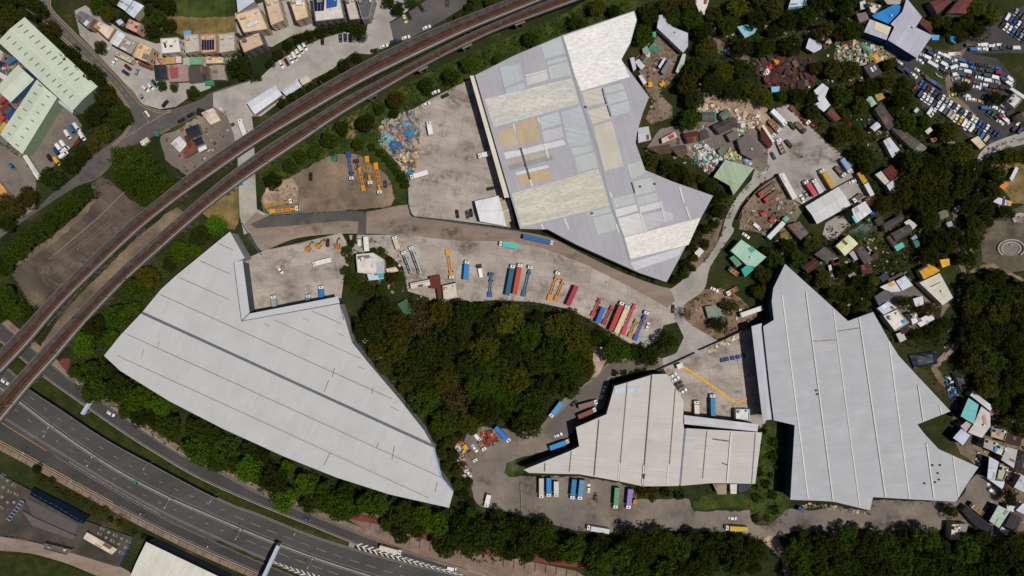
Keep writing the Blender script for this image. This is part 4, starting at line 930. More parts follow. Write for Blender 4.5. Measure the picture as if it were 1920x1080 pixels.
# left edge compound
B('pink grey building at the left edge beside the green warehouse', [(-6, 88), (10, 100), (4, 116), (-8, 108)], 6, (182, 160, 158), 'flat', None, 'house')
B('long pale low wall shed at the street corner', [(42, 292), (50, 290), (76, 330), (70, 338)], 3, (206, 202, 194), 'lean')
B('orange roofed kiosk at the left edge', [(-6, 336), (8, 352), (20, 370), (10, 374), (-6, 356)], 4, (190, 140, 80), 'tarp', None, 'hut')
B('rust brown kiosk roof below the orange roofed kiosk', [(-8, 360), (8, 376), (0, 386), (-8, 384)], 4, (110, 56, 40), 'tarp', None, 'hut')
# middle buildings
B('white flat roofed yard office beside the small trees', [(668, 477), (700, 474), (720, 487), (720, 512), (688, 513), (671, 511)], 5, (212, 206, 198), 'flat', (200, 196, 190), 'house', name='yard_office', extra=[('box', [(670, 480), (692, 478), (692, 484), (671, 486)], (100, 104, 112), -.4), ('box', [(706, 492), (719, 490), (719, 511), (706, 511)], (164, 168, 178), -.7)])
B('pale blue lean-to with a turquoise corner below the yard office', [(688, 514), (719, 511), (719, 523), (692, 526)], 3.5, (186, 200, 206), 'lean', None, 'hut', extra=[('panel', [(709, 513), (719, 512), (719, 521), (710, 522)], (60, 160, 176))])
B('cream hut at the right of the yard office garden', [(723, 504), (742, 500), (748, 508), (728, 513)], 3, (206, 190, 164), 'sheet', None, 'hut')
B('long white shed at the top end of the wood', [(769, 531), (805, 524), (807, 535), (771, 541)], 4, (206, 196, 186), 'sheet')
B('rust maroon L shaped shed at the wood edge', [(805, 519), (825, 515), (829, 562), (822, 563), (819, 541), (807, 541)], 4, (98, 46, 36), 'lean')
B('cream white box shed beside the maroon shed', [(830, 536), (856, 530), (860, 558), (832, 563)], 4, (208, 198, 186), 'flat')
B('green tarpaulin hut inside the wood edge', [(745, 570), (762, 560), (775, 586), (760, 592)], 3, (64, 98, 74), 'tarp', None, 'hut')
B('white square loading office in the yard with yellow lines', [(1379, 767), (1405, 767), (1405, 787), (1379, 786)], 3.5, (216, 216, 216), 'flat', (206, 206, 206), 'hut', name='site_office')
B('white gate hut at the start of the yellow yard line', [(1268, 684), (1279, 680), (1282, 688), (1271, 693)], 3, (216, 212, 206), 'tarp', None, 'hut', name='gate_hut')
B('tan lean-to roof below the cream annex warehouse', [(1337, 908), (1363, 908), (1362, 927), (1346, 927)], 4, (150, 136, 116), 'lean')
B('narrow white canopy hut below the cream annex warehouse', [(1369, 908), (1382, 908), (1381, 926), (1370, 926)], 4, (208, 206, 200), 'lean', None, 'hut')
B('dark blue covered bay at the corner of the cream annex', [(1386, 908), (1410, 908), (1402, 920), (1386, 924)], 3.5, (54, 62, 76), 'lean', None, 'hut')
# utility compound bottom left
B('long cream roofed plant building in the utility compound', [(163, 998), (220, 1030), (210, 1040), (156, 1010)], 4, (208, 192, 172), 'sheet', None, 'workshop')
B('brown flat roofed plant house above the riverside road', [(86, 1018), (135, 1030), (126, 1040), (82, 1029)], 4, (92, 82, 74), 'flat', None, 'workshop')
B('grey concrete tank house at the left of the utility compound', [(40, 957), (68, 972), (144, 1006), (136, 1012), (60, 985)], 2.2, (98, 92, 88), 'tarp', (70, 70, 72), 'workshop')
# right: quarry yard
B('curved lavender roofed shed above the brown quarry yard', [(1235, 29), (1242, 27), (1260, 50), (1290, 62), (1290, 87), (1281, 99), (1232, 52)], 5, (186, 186, 196), 'lean')
B('pale green strip shed below the curved lavender shed', [(1280, 101), (1286, 101), (1283, 120), (1271, 137), (1267, 134)], 4, (182, 192, 176), 'lean')
B('white and teal edged shed under the trees at the top edge', [(1300, -6), (1331, -6), (1321, 28), (1311, 22)], 5, (212, 206, 200), 'lean')
B('lavender hut at the left of the quarry yard', [(1190, 116), (1198, 110), (1210, 124), (1202, 131)], 3, (190, 184, 194), 'lean', None, 'hut')
B('blue and teal roofed hut beside the hill track', [(1382, 50), (1400, 46), (1420, 52), (1415, 62), (1397, 71)], 4, (140, 186, 206), 'lean', None, 'hut', extra=[('panel', [(1400, 48), (1412, 52), (1410, 60), (1402, 58)], (30, 120, 110))])
B('grey lavender shed against the patchwork warehouse edge', [(1196, 240), (1216, 237), (1221, 262), (1197, 268)], 4, (184, 186, 196), 'lean')
B('dark slate shed with a teal edge beside the rubble clearing', [(1315, 209), (1342, 210), (1342, 227), (1317, 226)], 4, (86, 84, 88), 'sheet', extra=[('panel', [(1339, 210), (1342, 210), (1342, 227), (1339, 227)], (40, 130, 120))])
B('mossy green shed below the rubble clearing', [(1348, 214), (1364, 203), (1372, 216), (1356, 226)], 4, (92, 108, 92), 'sheet')
B('long black brown shed in the village behind the patchwork warehouse', [(1336, 236), (1374, 218), (1386, 234), (1350, 252)], 4, (72, 66, 62), 'sheet')
B('red and white tarpaulin hut below the quarry path', [(1240, 260), (1265, 247), (1270, 257), (1242, 269)], 3, (196, 176, 170), 'tarp', None, 'hut', extra=[('panel', [(1252, 256), (1262, 251), (1265, 257), (1256, 262)], (170, 60, 56))])
B('maroon roofed shed between dark trees behind the warehouse', [(1282, 250), (1307, 245), (1310, 265), (1290, 269)], 4, (92, 44, 40), 'sheet')
B('brown roofed shed closest to the patchwork warehouse hedge', [(1212, 277), (1255, 270), (1260, 285), (1237, 289)], 4, (78, 58, 50), 'lean')
B('dark brown shed beside the white junk rows', [(1257, 277), (1285, 271), (1290, 287), (1272, 294)], 4, (86, 70, 62), 'sheet')
B('weathered dark roof between the village sheds and the hillside yard', [(1382, 262), (1402, 250), (1436, 286), (1412, 300), (1390, 288)], 4, (104, 96, 92), 'lean')
B('thin white long shed along the hillside yard edge', [(1428, 236), (1432, 233), (1453, 265), (1449, 268)], 3.5, (216, 212, 206), 'lean')
B('maroon roof behind the thin white long shed', [(1426, 240), (1428, 239), (1449, 270), (1444, 278), (1428, 262)], 3, (84, 34, 26), 'lean')
B('teal green house with stepped roofs below the hill lane', [(1390, 449), (1437, 482), (1417, 500), (1400, 497), (1370, 470)], 6, (158, 192, 172), 'lean', None, 'house', extra=[('panel', [(1402, 466), (1410, 462), (1416, 470), (1408, 474)], (70, 150, 120))])
B('darker green shed attached below the teal green house', [(1368, 483), (1378, 478), (1391, 495), (1382, 501)], 4, (96, 138, 112), 'lean')
B('turquoise roofed shed below the teal green house', [(1390, 505), (1407, 492), (1417, 502), (1397, 520)], 4, (54, 160, 140), 'lean')
B('small white hut in the roadside strip beside the lane', [(1302, 474), (1312, 464), (1320, 471), (1310, 483)], 3, (206, 202, 200), 'lean', None, 'hut')
B('round roofed grey hut in the sandy corner', [(1322, 575), (1340, 572), (1360, 585), (1350, 600), (1328, 596)], 3, (120, 128, 118), 'tarp', None, 'hut')
# right: hillside yard and hamlet
B('long white container shed at the hillside yard entrance', [(1460, 327), (1470, 324), (1495, 370), (1487, 375)], 4, (212, 210, 200), 'lean')
B('white square roofed shed with a turquoise edge behind the hillside yard', [(1597, 392), (1622, 377), (1635, 397), (1605, 419)], 5, (206, 204, 206), 'lean', extra=[('panel', [(1597, 406), (1601, 404), (1608, 416), (1605, 419)], (110, 190, 190))])
B('yellow roofed shed at the corner of the hillside yard', [(1607, 325), (1615, 322), (1627, 340), (1619, 345)], 4, (196, 146, 40), 'lean')
B('narrow white shed below the yellow roofed shed', [(1620, 346), (1628, 342), (1640, 365), (1632, 368)], 4, (208, 206, 208), 'lean')
B('maroon roofed house with a white annex by the dark forest', [(1655, 320), (1672, 309), (1685, 325), (1670, 339)], 5, (92, 34, 34), 'sheet', None, 'house')
B('white annex below the maroon roofed house', [(1662, 347), (1682, 332), (1686, 352), (1672, 364)], 5, (196, 198, 208), 'lean', None, 'house')
B('cream stained annex left of the maroon roofed house', [(1641, 327), (1653, 320), (1668, 340), (1660, 347)], 4, (196, 190, 172), 'lean', None, 'house')
B('lavender white shed above the maroon roofed house', [(1656, 264), (1668, 257), (1687, 281), (1673, 296)], 4, (192, 196, 204), 'sheet')
B('white hut above the lavender white shed', [(1631, 239), (1644, 228), (1652, 237), (1640, 247)], 4, (200, 202, 208), 'sheet', None, 'hut')
B('long dark roofed shed, upper of two in line by the scrapyard trees', [(1640, 205), (1652, 192), (1682, 232), (1666, 245)], 4, (72, 68, 66), 'sheet')
B('long dark roofed shed, lower of two in line by the scrapyard trees', [(1672, 242), (1686, 236), (1727, 268), (1712, 281)], 4, (80, 76, 72), 'sheet')
B('grey shed with a green corner at the end of the long dark sheds', [(1712, 280), (1728, 268), (1738, 278), (1724, 290)], 3.5, (120, 112, 108), 'lean', extra=[('panel', [(1712, 280), (1718, 275), (1724, 281), (1718, 285)], (96, 156, 110))])
B('pale green hut above the long dark sheds', [(1624, 186), (1634, 180), (1644, 194), (1634, 201)], 3.5, (150, 184, 160), 'sheet', None, 'hut')
B('ochre hut beside the pale green hut', [(1640, 178), (1654, 174), (1659, 184), (1646, 190)], 3, (160, 128, 66), 'tarp', None, 'hut')
B('dark slate shed with white rooflights under the scrap heap', [(1619, 125), (1640, 115), (1655, 137), (1633, 147)], 4, (70, 66, 70), 'sheet', extra=[('panel', [(1630, 128), (1633, 126), (1638, 134), (1635, 136)], (210, 210, 214)), ('panel', [(1636, 125), (1639, 123), (1643, 131), (1641, 132)], (210, 210, 214))])
B('white L shaped shed among trees above the hillside yard', [(1526, 170), (1542, 156), (1554, 165), (1547, 182), (1557, 197), (1545, 210), (1526, 195), (1536, 191)], 4, (198, 200, 208), 'lean')
B('rusty ridged shed below the white L shaped shed', [(1550, 211), (1560, 202), (1577, 222), (1567, 228)], 4, (110, 62, 52), 'sheet')
B('lavender and white hut beside the hut clearing', [(1517, 71), (1542, 82), (1540, 92), (1526, 99), (1511, 90)], 4, (194, 198, 210), 'lean', None, 'hut')
B('light blue tarpaulin hut in the rusty yard', [(1446, 163), (1462, 162), (1462, 172), (1447, 173)], 2.6, (120, 186, 216), 'tarp', None, 'hut')
B('white tent roof with a teal edge at the top edge', [(1477, 18), (1484, -4), (1512, -4), (1513, 13)], 4, (196, 208, 224), 'lean', extra=[('panel', [(1477, 18), (1478, 14), (1513, 10), (1513, 13)], (50, 130, 130))])
B('large lavender warehouse above the scrapyard with a navy wall', [(1670, 45), (1692, 22), (1700, -4), (1711, 10), (1729, 32), (1717, 51), (1749, 67), (1740, 78), (1719, 109), (1665, 75), (1677, 51)], 8, (178, 176, 190), 'lean', (30, 70, 116), 'warehouse')
B('lavender and cream shed left of the large lavender warehouse', [(1631, 36), (1671, 51), (1662, 75), (1620, 60)], 7, (180, 178, 190), 'lean', (30, 70, 116), extra=[('panel', [(1640, 40), (1670, 52), (1664, 66), (1638, 55)], (210, 202, 178))])
o_ = B('bright blue striped roof shed behind the lavender and cream shed', [(1635, 29), (1680, 7), (1699, 17), (1676, 49), (1640, 34)], 6, (40, 124, 190), 'lean')
B('cream roofed house above the bright blue striped roof', [(1625, 5), (1652, 11), (1640, 27), (1632, 24)], 6, (206, 200, 186), 'flat', None, 'house')
B('rusty lean-to at the right of the large lavender warehouse', [(1722, 42), (1730, 34), (1750, 45), (1745, 62)], 5, (96, 52, 42), 'lean')
B('bright blue tarpaulin hut at the tip of the lavender warehouse', [(1747, 65), (1762, 66), (1760, 75), (1748, 75)], 3, (80, 150, 210), 'tarp', None, 'hut')
B('bright blue tarpaulin hut among the trees beyond the lavender warehouse', [(1781, 66), (1796, 71), (1792, 82), (1783, 76)], 3, (70, 150, 200), 'tarp', None, 'hut')
B('maroon roofed workshop, left of two at the top right edge', [(1743, 4), (1775, -6), (1786, 2), (1757, 27)], 5, (98, 52, 52), 'sheet', None, 'workshop')
B('maroon roofed workshop, right of two at the top right edge', [(1777, 25), (1800, -2), (1826, -4), (1812, 26)], 5, (100, 54, 54), 'sheet', None, 'workshop')
B('white roofed house at the right edge of the scrapyard', [(1886, 191), (1900, 175), (1917, 186), (1901, 204)], 5, (206, 204, 204), 'flat', None, 'house')
B('thin white wall roof beside the scrapyard house', [(1893, 167), (1898, 164), (1926, 182), (1924, 188)], 3.5, (208, 206, 210), 'lean')
B('cream hut at the lower tip of the scrapyard', [(1820, 262), (1834, 255), (1848, 272), (1838, 280)], 3.5, (206, 190, 156), 'lean', None, 'hut')
B('dark grey roof at the right edge below the scrapyard house', [(1904, 216), (1926, 206), (1926, 228), (1908, 228)], 4, (60, 54, 54), 'lean')
B('dark ridged shed, upper of two beside the white hut in the hamlet', [(1655, 420), (1690, 402), (1695, 412), (1660, 435)], 4, (66, 62, 60), 'sheet')
B('dark ridged shed, lower of two beside the white hut in the hamlet', [(1670, 438), (1705, 420), (1712, 432), (1680, 453)], 4, (70, 66, 64), 'sheet')
B('dusty white hut beside the dark ridged sheds', [(1695, 417), (1705, 411), (1721, 422), (1710, 432)], 3.5, (196, 190, 180), 'lean', None, 'hut')
B('teal roofed hut below the dark ridged sheds', [(1676, 462), (1692, 454), (1697, 462), (1682, 471)], 3.5, (84, 178, 164), 'lean', None, 'hut')
B('small green tarpaulin hut right of the teal roofed hut', [(1712, 452), (1722, 449), (1726, 461), (1718, 465)], 3, (40, 110, 96), 'tarp', None, 'hut')
B('pale yellow roofed shed beside the vegetable plot', [(1567, 461), (1591, 440), (1609, 457), (1584, 480)], 4.5, (206, 208, 164), 'sheet')
B('dark slate shed next to the pale yellow roofed shed', [(1604, 468), (1616, 460), (1638, 487), (1621, 496)], 4, (82, 78, 76), 'sheet')
B('small maroon lean-to behind the dark slate shed', [(1600, 466), (1612, 460), (1618, 468), (1607, 474)], 4.3, (84, 30, 32), 'lean', None, 'hut')
B('weathered brown shed below the pale yellow roofed shed', [(1527, 477), (1545, 462), (1570, 482), (1550, 492)], 4, (86, 78, 76), 'sheet')
B('maroon shed above the pointed warehouse tip', [(1504, 502), (1525, 485), (1538, 495), (1516, 512)], 4, (74, 34, 36), 'sheet')
B('grey brown shed beside the white parked trailer', [(1476, 422), (1499, 415), (1516, 437), (1501, 450)], 4, (104, 88, 86), 'sheet')
B('maroon shed, lower one under the slate shed', [(1612, 497), (1632, 495), (1637, 512), (1617, 515)], 4, (78, 34, 36), 'sheet')
B('tiny maroon hut beside the weathered brown shed', [(1560, 488), (1572, 484), (1575, 494), (1563, 499)], 3, (86, 34, 34), 'lean', None, 'hut')
B('yellow roofed shed with a dark stripe above the cream house', [(1722, 506), (1741, 495), (1763, 507), (1733, 526)], 4.5, (206, 154, 44), 'sheet', extra=[('panel', [(1722, 506), (1738, 497), (1740, 499), (1725, 508)], (60, 52, 40))])
B('bright yellow hut beside the footpath', [(1762, 487), (1780, 485), (1781, 497), (1767, 502)], 3.5, (216, 160, 40), 'tarp', None, 'hut')
B('cream roofed house with dark roof joints in the hamlet', [(1724, 530), (1762, 512), (1787, 558), (1768, 572)], 6, (202, 196, 180), 'lean', None, 'house', extra=[('box', [(1746, 537), (1765, 528), (1766, 529), (1747, 538.5)], (60, 56, 52), -1.4)])
B('white blue roofed shed left of the cream hamlet house', [(1680, 527), (1697, 517), (1712, 535), (1692, 545)], 4.5, (196, 200, 214), 'lean')
B('white roof with orange stains beside the white blue shed', [(1650, 538), (1676, 526), (1682, 534), (1690, 546), (1668, 548)], 4, (204, 200, 196), 'lean', extra=[('panel', [(1664, 532), (1674, 528), (1679, 534), (1669, 538)], (206, 160, 90))])
B('grey slate roof in the white hamlet cluster', [(1640, 556), (1660, 543), (1681, 552), (1648, 573)], 4, (92, 88, 92), 'lean', None, 'house')
B('bluish white house with a glazed roof in the hamlet cluster', [(1645, 578), (1665, 565), (1681, 577), (1657, 590)], 5, (190, 198, 212), 'lean', None, 'house')
B('large white house in the hamlet cluster beside the jagged warehouse', [(1655, 592), (1681, 580), (1703, 605), (1677, 621)], 5, (214, 208, 198), 'flat', (206, 200, 190), 'house', extra=[('box', [(1691, 602), (1696, 599), (1700, 604), (1695, 607)], (40, 140, 180), -.4)])
B('white annex between two round trees in the hamlet', [(1704, 590), (1715, 586), (1724, 603), (1710, 611)], 5, (210, 206, 200), 'flat', None, 'house')
B('white long annex at the right of the hamlet cluster', [(1716, 602), (1745, 587), (1753, 598), (1726, 613)], 5, (208, 206, 206), 'lean', None, 'house')
B('small white annex above the round trees in the hamlet', [(1712, 560), (1730, 555), (1732, 570), (1717, 576)], 4, (204, 204, 208), 'lean', None, 'house')
B('black brown shed below the large white hamlet house', [(1684, 615), (1700, 606), (1708, 618), (1692, 627)], 3.5, (52, 42, 40), 'lean')
B('white rubble hut at the warehouse edge in the hamlet', [(1680, 626), (1692, 622), (1700, 636), (1688, 642)], 3, (190, 184, 184), 'lean', None, 'hut')
# right: east village
B('lavender white roof at the top of the east village cluster', [(1819, 741), (1825, 734), (1862, 762), (1857, 771)], 6, (196, 194, 204), 'lean', None, 'house')
B('turquoise roofed house in the east village cluster', [(1816, 746), (1835, 759), (1826, 795), (1801, 781)], 7, (116, 188, 184), 'lean', (40, 50, 60), 'house', extra=[('box', [(1801, 780), (1811, 785), (1810, 788), (1801, 785)], (40, 130, 170), -1)])
B('large dusty white roofed house with a rust stain in the east village', [(1840, 762), (1857, 775), (1857, 800), (1841, 821), (1815, 811), (1826, 795)], 7, (196, 188, 184), 'lean', (60, 60, 64), 'house', extra=[('panel', [(1841, 780), (1847, 778), (1850, 796), (1845, 798)], (170, 140, 122))])
B('pink grey roofed house below the turquoise roof', [(1801, 799), (1812, 790), (1824, 797), (1812, 811)], 6, (180, 166, 162), 'lean', None, 'house')
B('pale blue white square roof at the lower end of the cluster', [(1787, 821), (1802, 804), (1819, 816), (1806, 835)], 6.5, (186, 194, 208), 'lean', (30, 34, 44), 'house')
B('tan and grey striped roofs right of the large dusty white roof', [(1858, 802), (1888, 806), (1882, 826), (1856, 818)], 6, (180, 150, 118), 'flat', None, 'house', extra=[('box', [(1860, 800), (1865, 800), (1862, 812), (1858, 810)], (120, 126, 136), -.6), ('box', [(1874, 804), (1880, 806), (1876, 818), (1871, 816)], (120, 126, 136), -.6)])
B('maroon black roofed house beside the striped tan roofs', [(1887, 812), (1917, 822), (1912, 838), (1882, 830)], 6, (54, 34, 36), 'lean', None, 'house')
B('dusty pink terrace house in front of the maroon black roof', [(1845, 821), (1872, 830), (1866, 848), (1842, 838)], 6, (160, 148, 140), 'flat', None, 'house')
B('turquoise and cream roofed house in the lower east village', [(1870, 833), (1887, 839), (1883, 856), (1863, 848)], 6, (196, 188, 166), 'flat', None, 'house', extra=[('box', [(1872, 832), (1887, 838), (1885, 844), (1870, 838)], (50, 150, 140), -.6), ('box', [(1866, 838), (1872, 838), (1871, 845), (1865, 845)], (60, 150, 210), -.2)])
B('long light grey roofed house in the lower east village', [(1877, 862), (1888, 838), (1908, 843), (1901, 878)], 7, (178, 174, 172), 'lean', None, 'house')
B('white side roof along the dark alley in the east village', [(1855, 856), (1873, 866), (1865, 900), (1851, 897)], 7, (190, 194, 204), 'lean', (14, 18, 30), 'house')
B('mossy green courtyard roof between the grey and white roofs', [(1873, 870), (1890, 876), (1881, 900), (1868, 896)], 5, (168, 172, 140), 'flat', None, 'house')
B('pale blue end roof above the small van park', [(1852, 898), (1884, 904), (1880, 918), (1872, 912)], 5, (188, 198, 210), 'lean', None, 'house')
B('black roofed house at the right edge of the east village', [(1906, 856), (1926, 846), (1926, 893), (1904, 885)], 6, (46, 42, 46), 'sheet', None, 'house')
B('light grey roofed house at the right edge below the black roof', [(1901, 914), (1915, 890), (1928, 896), (1928, 926)], 6, (182, 182, 188), 'lean', None, 'house')
B('pale green roofed house below the dark tree in the east village', [(1872, 947), (1894, 958), (1873, 990), (1855, 977)], 6, (164, 186, 170), 'lean', (20, 44, 84), 'house')
B('dark grey roofed house beside the pale green roof', [(1897, 961), (1916, 970), (1907, 995), (1884, 987)], 6, (54, 50, 54), 'sheet', None, 'house')
B('small white roof below the pale green roofed house', [(1878, 988), (1893, 995), (1886, 1003), (1874, 996)], 4, (190, 194, 204), 'lean', None, 'hut')
B('white roof at the right edge beside the dark grey roof', [(1905, 957), (1918, 944), (1928, 948), (1928, 968)], 6, (192, 196, 204), 'lean', None, 'house')
B('cream flat roofed house beside the trees at the bottom right', [(1783, 982), (1799, 982), (1798, 1010), (1781, 1012)], 5, (196, 186, 164), 'flat', None, 'house')
B('grey roofed annex beside the cream flat roofed house', [(1800, 982), (1816, 982), (1812, 997), (1800, 998)], 4.5, (128, 126, 130), 'lean', None, 'house')
B('long black netting shed roof behind the grey annex', [(1804, 958), (1813, 947), (1864, 990), (1857, 1001), (1830, 988)], 4, (30, 30, 38), 'lean')
B('white and pink striped tarpaulin stall on the hillside path', [(1862, 378), (1872, 370), (1898, 378), (1895, 386), (1875, 384)], 3, (200, 190, 196), 'tarp', None, 'hut', extra=[('panel', [(1880, 372), (1885, 372), (1883, 384), (1879, 384)], (30, 60, 130)), ('panel', [(1888, 375), (1897, 379), (1895, 385), (1887, 382)], (206, 150, 60))])
B('orange tarpaulin stall above the striped tarpaulin stall', [(1873, 350), (1885, 340), (1893, 345), (1882, 356)], 3, (190, 116, 40), 'tarp', None, 'hut')
B('white awning hut on the terrace at the right edge', [(1893, 335), (1905, 312), (1910, 316), (1898, 340)], 3, (200, 206, 216), 'tarp', None, 'hut')

# more small roofs among the trees on the right
for q in (
 ('small teal hut beside the grey brown shed', [(1467, 410), (1475, 404), (1481, 410), (1473, 417)], 3, (110, 166, 140), 'lean'),
 ('faded maroon shed in the trees below the hamlet plot', [(1634, 480), (1645, 471), (1648, 484), (1638, 488)], 3, (78, 44, 48), 'lean'),
 ('lavender lean-to between the pale yellow and slate sheds', [(1592, 475), (1600, 469), (1609, 486), (1603, 489)], 3, (166, 160, 170), 'lean'),
 ('maroon grey annex below the dark ridged sheds', [(1663, 444), (1671, 440), (1690, 468), (1682, 472)], 3, (88, 60, 62), 'lean'),
 ('blue grey glazed hut right of the dark ridged sheds', [(1708, 446), (1717, 440), (1721, 446), (1712, 451)], 3, (130, 150, 170), 'lean'),
 ('thin white walkway roof among the gardens', [(1553, 498), (1558, 496), (1563, 518), (1558, 520)], 2.6, (190, 188, 186), 'lean'),
 ('white washed hut in the gardens above the jagged warehouse', [(1562, 486), (1571, 483), (1574, 490), (1565, 494)], 3, (190, 184, 180), 'lean'),
 ('pale pink hut in the gardens below the slate shed', [(1590, 516), (1602, 510), (1606, 517), (1594, 522)], 2.6, (150, 124, 118), 'lean'),
 ('dark blue open hut beside the white roof with orange stains', [(1648, 520), (1660, 510), (1668, 520), (1656, 530)], 3, (52, 56, 70), 'lean'),
 ('brown plank roof above the white blue shed', [(1664, 524), (1692, 510), (1694, 514), (1667, 528)], 3, (92, 72, 54), 'lean'),
 ('white strip roof along the left edge of the quarry yard', [(1181, 109), (1189, 107), (1193, 128), (1188, 134)], 3, (188, 188, 196), 'lean'),
 ('white roof hut below the lavender quarry hut', [(1197, 142), (1203, 140), (1213, 155), (1207, 159)], 3, (196, 196, 200), 'lean'),
 ('white long box hut in the middle of the quarry yard', [(1234, 125), (1245, 107), (1249, 110), (1238, 128)], 3, (206, 200, 208), 'lean'),
 ('grey lattice roof beside the white long box hut', [(1239, 134), (1254, 110), (1261, 113), (1245, 140)], 3, (120, 118, 124), 'lean'),
 ('rusty shed beside the white quarry strip roof', [(1199, 108), (1208, 100), (1213, 106), (1205, 113)], 3, (90, 62, 54), 'lean'),
 ('teal framed shed at the top of the quarry yard', [(1204, 92), (1213, 85), (1218, 97), (1208, 105)], 3, (130, 150, 140), 'lean'),
 ('small green kiosk below the curved lavender shed', [(1224, 60), (1230, 59), (1230, 70), (1223, 70)], 3, (70, 160, 100), 'lean'),
 ('orange brown roof among the trees below the scrapyard', [(1744, 260), (1756, 257), (1760, 264), (1748, 267)], 3, (150, 96, 60), 'lean'),
 ('pale mint hut at the scrapyard west fence', [(1713, 208), (1719, 201), (1724, 206), (1718, 212)], 3, (166, 196, 180), 'lean'),
 ('white hut under the trees below the long dark sheds', [(1734, 246), (1744, 238), (1749, 244), (1740, 252)], 3, (196, 186, 178), 'lean'),
 ('grey pipe shed below the scrapyard tip', [(1776, 268), (1786, 262), (1792, 270), (1782, 276)], 3, (150, 146, 142), 'lean'),
 ('dark grey lean-to beside the maroon quarry shed', [(1310, 248), (1326, 243), (1330, 258), (1314, 264)], 3, (70, 66, 66), 'lean'),
 ('grey stained roof behind the weathered dark roof', [(1362, 252), (1380, 244), (1388, 258), (1370, 266)], 3.5, (110, 104, 98), 'lean'),
 ('small grey green hut at the hill lane hedge', [(1345, 282), (1356, 276), (1360, 284), (1350, 290)], 3, (110, 116, 106), 'lean'),
 ('tan flat hut beside the rubble clearing', [(1420, 238), (1428, 232), (1434, 240), (1426, 246)], 3, (170, 140, 100), 'lean'),
 ('white small roof among trees beside the hut clearing', [(1546, 76), (1556, 72), (1560, 80), (1550, 86)], 3, (180, 170, 166), 'lean'),
 ('maroon lean-to at the lavender and white hut', [(1543, 84), (1553, 80), (1556, 88), (1546, 92)], 3, (90, 50, 46), 'lean'),
 ('grey shed in the trees left of the blue striped roof', [(1606, 26), (1624, 22), (1630, 36), (1612, 42)], 4, (120, 108, 106), 'lean'),
 ('white clutter roof above the blue striped shed', [(1612, 4), (1622, 0), (1626, 16), (1614, 18)], 4, (190, 190, 196), 'lean'),
 ('pale roof at the top edge beside the cream roofed house', [(1655, -4), (1690, -6), (1688, 8), (1664, 8)], 5, (170, 160, 154), 'lean'),
 ('brown roof between east village tan and turquoise roofs', [(1886, 842), (1902, 846), (1898, 858), (1884, 854)], 5, (96, 70, 60), 'lean'),
 ('maroon small roof in the lower east village', [(1888, 908), (1899, 912), (1896, 921), (1885, 917)], 4, (84, 40, 40), 'lean'),
 ('white small roof beside the lower dark tree in the east village', [(1888, 946), (1904, 950), (1900, 960), (1888, 956)], 4.5, (196, 196, 200), 'lean'),
 ('grey hut at the footpath above the hamlet', [(1758, 398), (1776, 392), (1780, 406), (1764, 412)], 3, (112, 100, 92), 'lean'),
 ('pale hut at the upper end of the footpath', [(1790, 390), (1799, 384), (1803, 394), (1794, 398)], 3, (150, 146, 150), 'lean'),
 ('blue white hut beside the upper footpath', [(1774, 418), (1784, 414), (1787, 423), (1778, 427)], 3, (140, 156, 170), 'lean'),
 ('dark brown shed beside the white small dusty hamlet hut', [(1640, 412), (1652, 406), (1658, 418), (1647, 424)], 3.5, (66, 54, 50), 'lean'),
 ('brown crate roof beside the turquoise edged white shed', [(1622, 374), (1634, 368), (1642, 382), (1632, 390)], 3, (130, 96, 72), 'lean'),
):
    B(*q, None, 'hut' if q[2] <= 3 else 'shed')
t = thing('water_tank', 'bright blue water tank beside the turquoise edged white shed', 'tank', (*W(1637, 398), 0))
q = W(1637, 398, 3); MB().tube((*q, .6), (*q, 3.2), 1.5, 1.5, 14).build('drum', plain((20, 110, 210), .4, .1), t); MB().tube((*q, 3.2), (*q, 3.5), 1.2, .4, 14).build('lid', plain((24, 120, 220), .4, .1), t); MB().box((q[0], q[1], .3), (2.4, 2.4, .6)).build('stand', M_deck, t)
# ================================================================ vehicles
_pm = {}; OCC = []
def cached(key, fn):
    if key not in _pm: _pm[key] = fn().mesh(key[0] if isinstance(key, tuple) else key)
    return _pm[key]
M_tyre = plain((30, 30, 31), .9, .1); M_vglass = plain((26, 31, 38), .15, .08); M_chas = plain((44, 43, 44), .8, .2); M_lamp = plain((210, 205, 190), .3, .05)
def loft(secs):
    """rings of (x, [(y, z)...]) joined into a closed body"""
    m = MB(); k = len(secs[0][1])
    for x, ring in secs: m.v += [(x, y, z) for y, z in ring]
    for i in range(len(secs)-1):
        for j in range(k): m.f.append((i*k+j, i*k+(j+1) % k, (i+1)*k+(j+1) % k, (i+1)*k+j))
    m.f += [tuple(range(k-1, -1, -1)), tuple(range((len(secs)-1)*k, len(secs)*k))]
    m.f = [f[::-1] for f in m.f]
    return m
def ring(w, z0, z1, ch=.08): return [(-w, z0), (-w-.02, (z0+z1)/2), (-w+ch, z1), (w-ch, z1), (w+.02, (z0+z1)/2), (w, z0)]
def car_body(L, low): return lambda: loft([(-L/2, ring(.74, low+.1, .72)), (-L/2+.25, ring(.86, low, .88)), (-L*.28, ring(.9, low, .93)), (L*.12, ring(.9, low, .92)), (L*.34, ring(.88, low, .84)), (L/2-.2, ring(.82, low, .72)), (L/2, ring(.66, low+.08, .58))])
def cabin(L, h, x0, x1, w0=.83, w1=.66):
    return lambda: MB().hexa([(x0-.35, -w0, .86), (x1+.55, -w0, .86), (x1+.55, w0, .86), (x0-.35, w0, .86), (x0+.1, -w1, h), (x1-.1, -w1, h), (x1-.1, w1, h), (x0+.1, w1, h)])
def wheel_mesh(r, w): return lambda: MB().tube((0, -w/2, 0), (0, w/2, 0), r, r, 12)
CARN = {'car': (4.5, 1.45), 'van': (4.9, 1.95), 'minivan': (4.6, 1.75)}
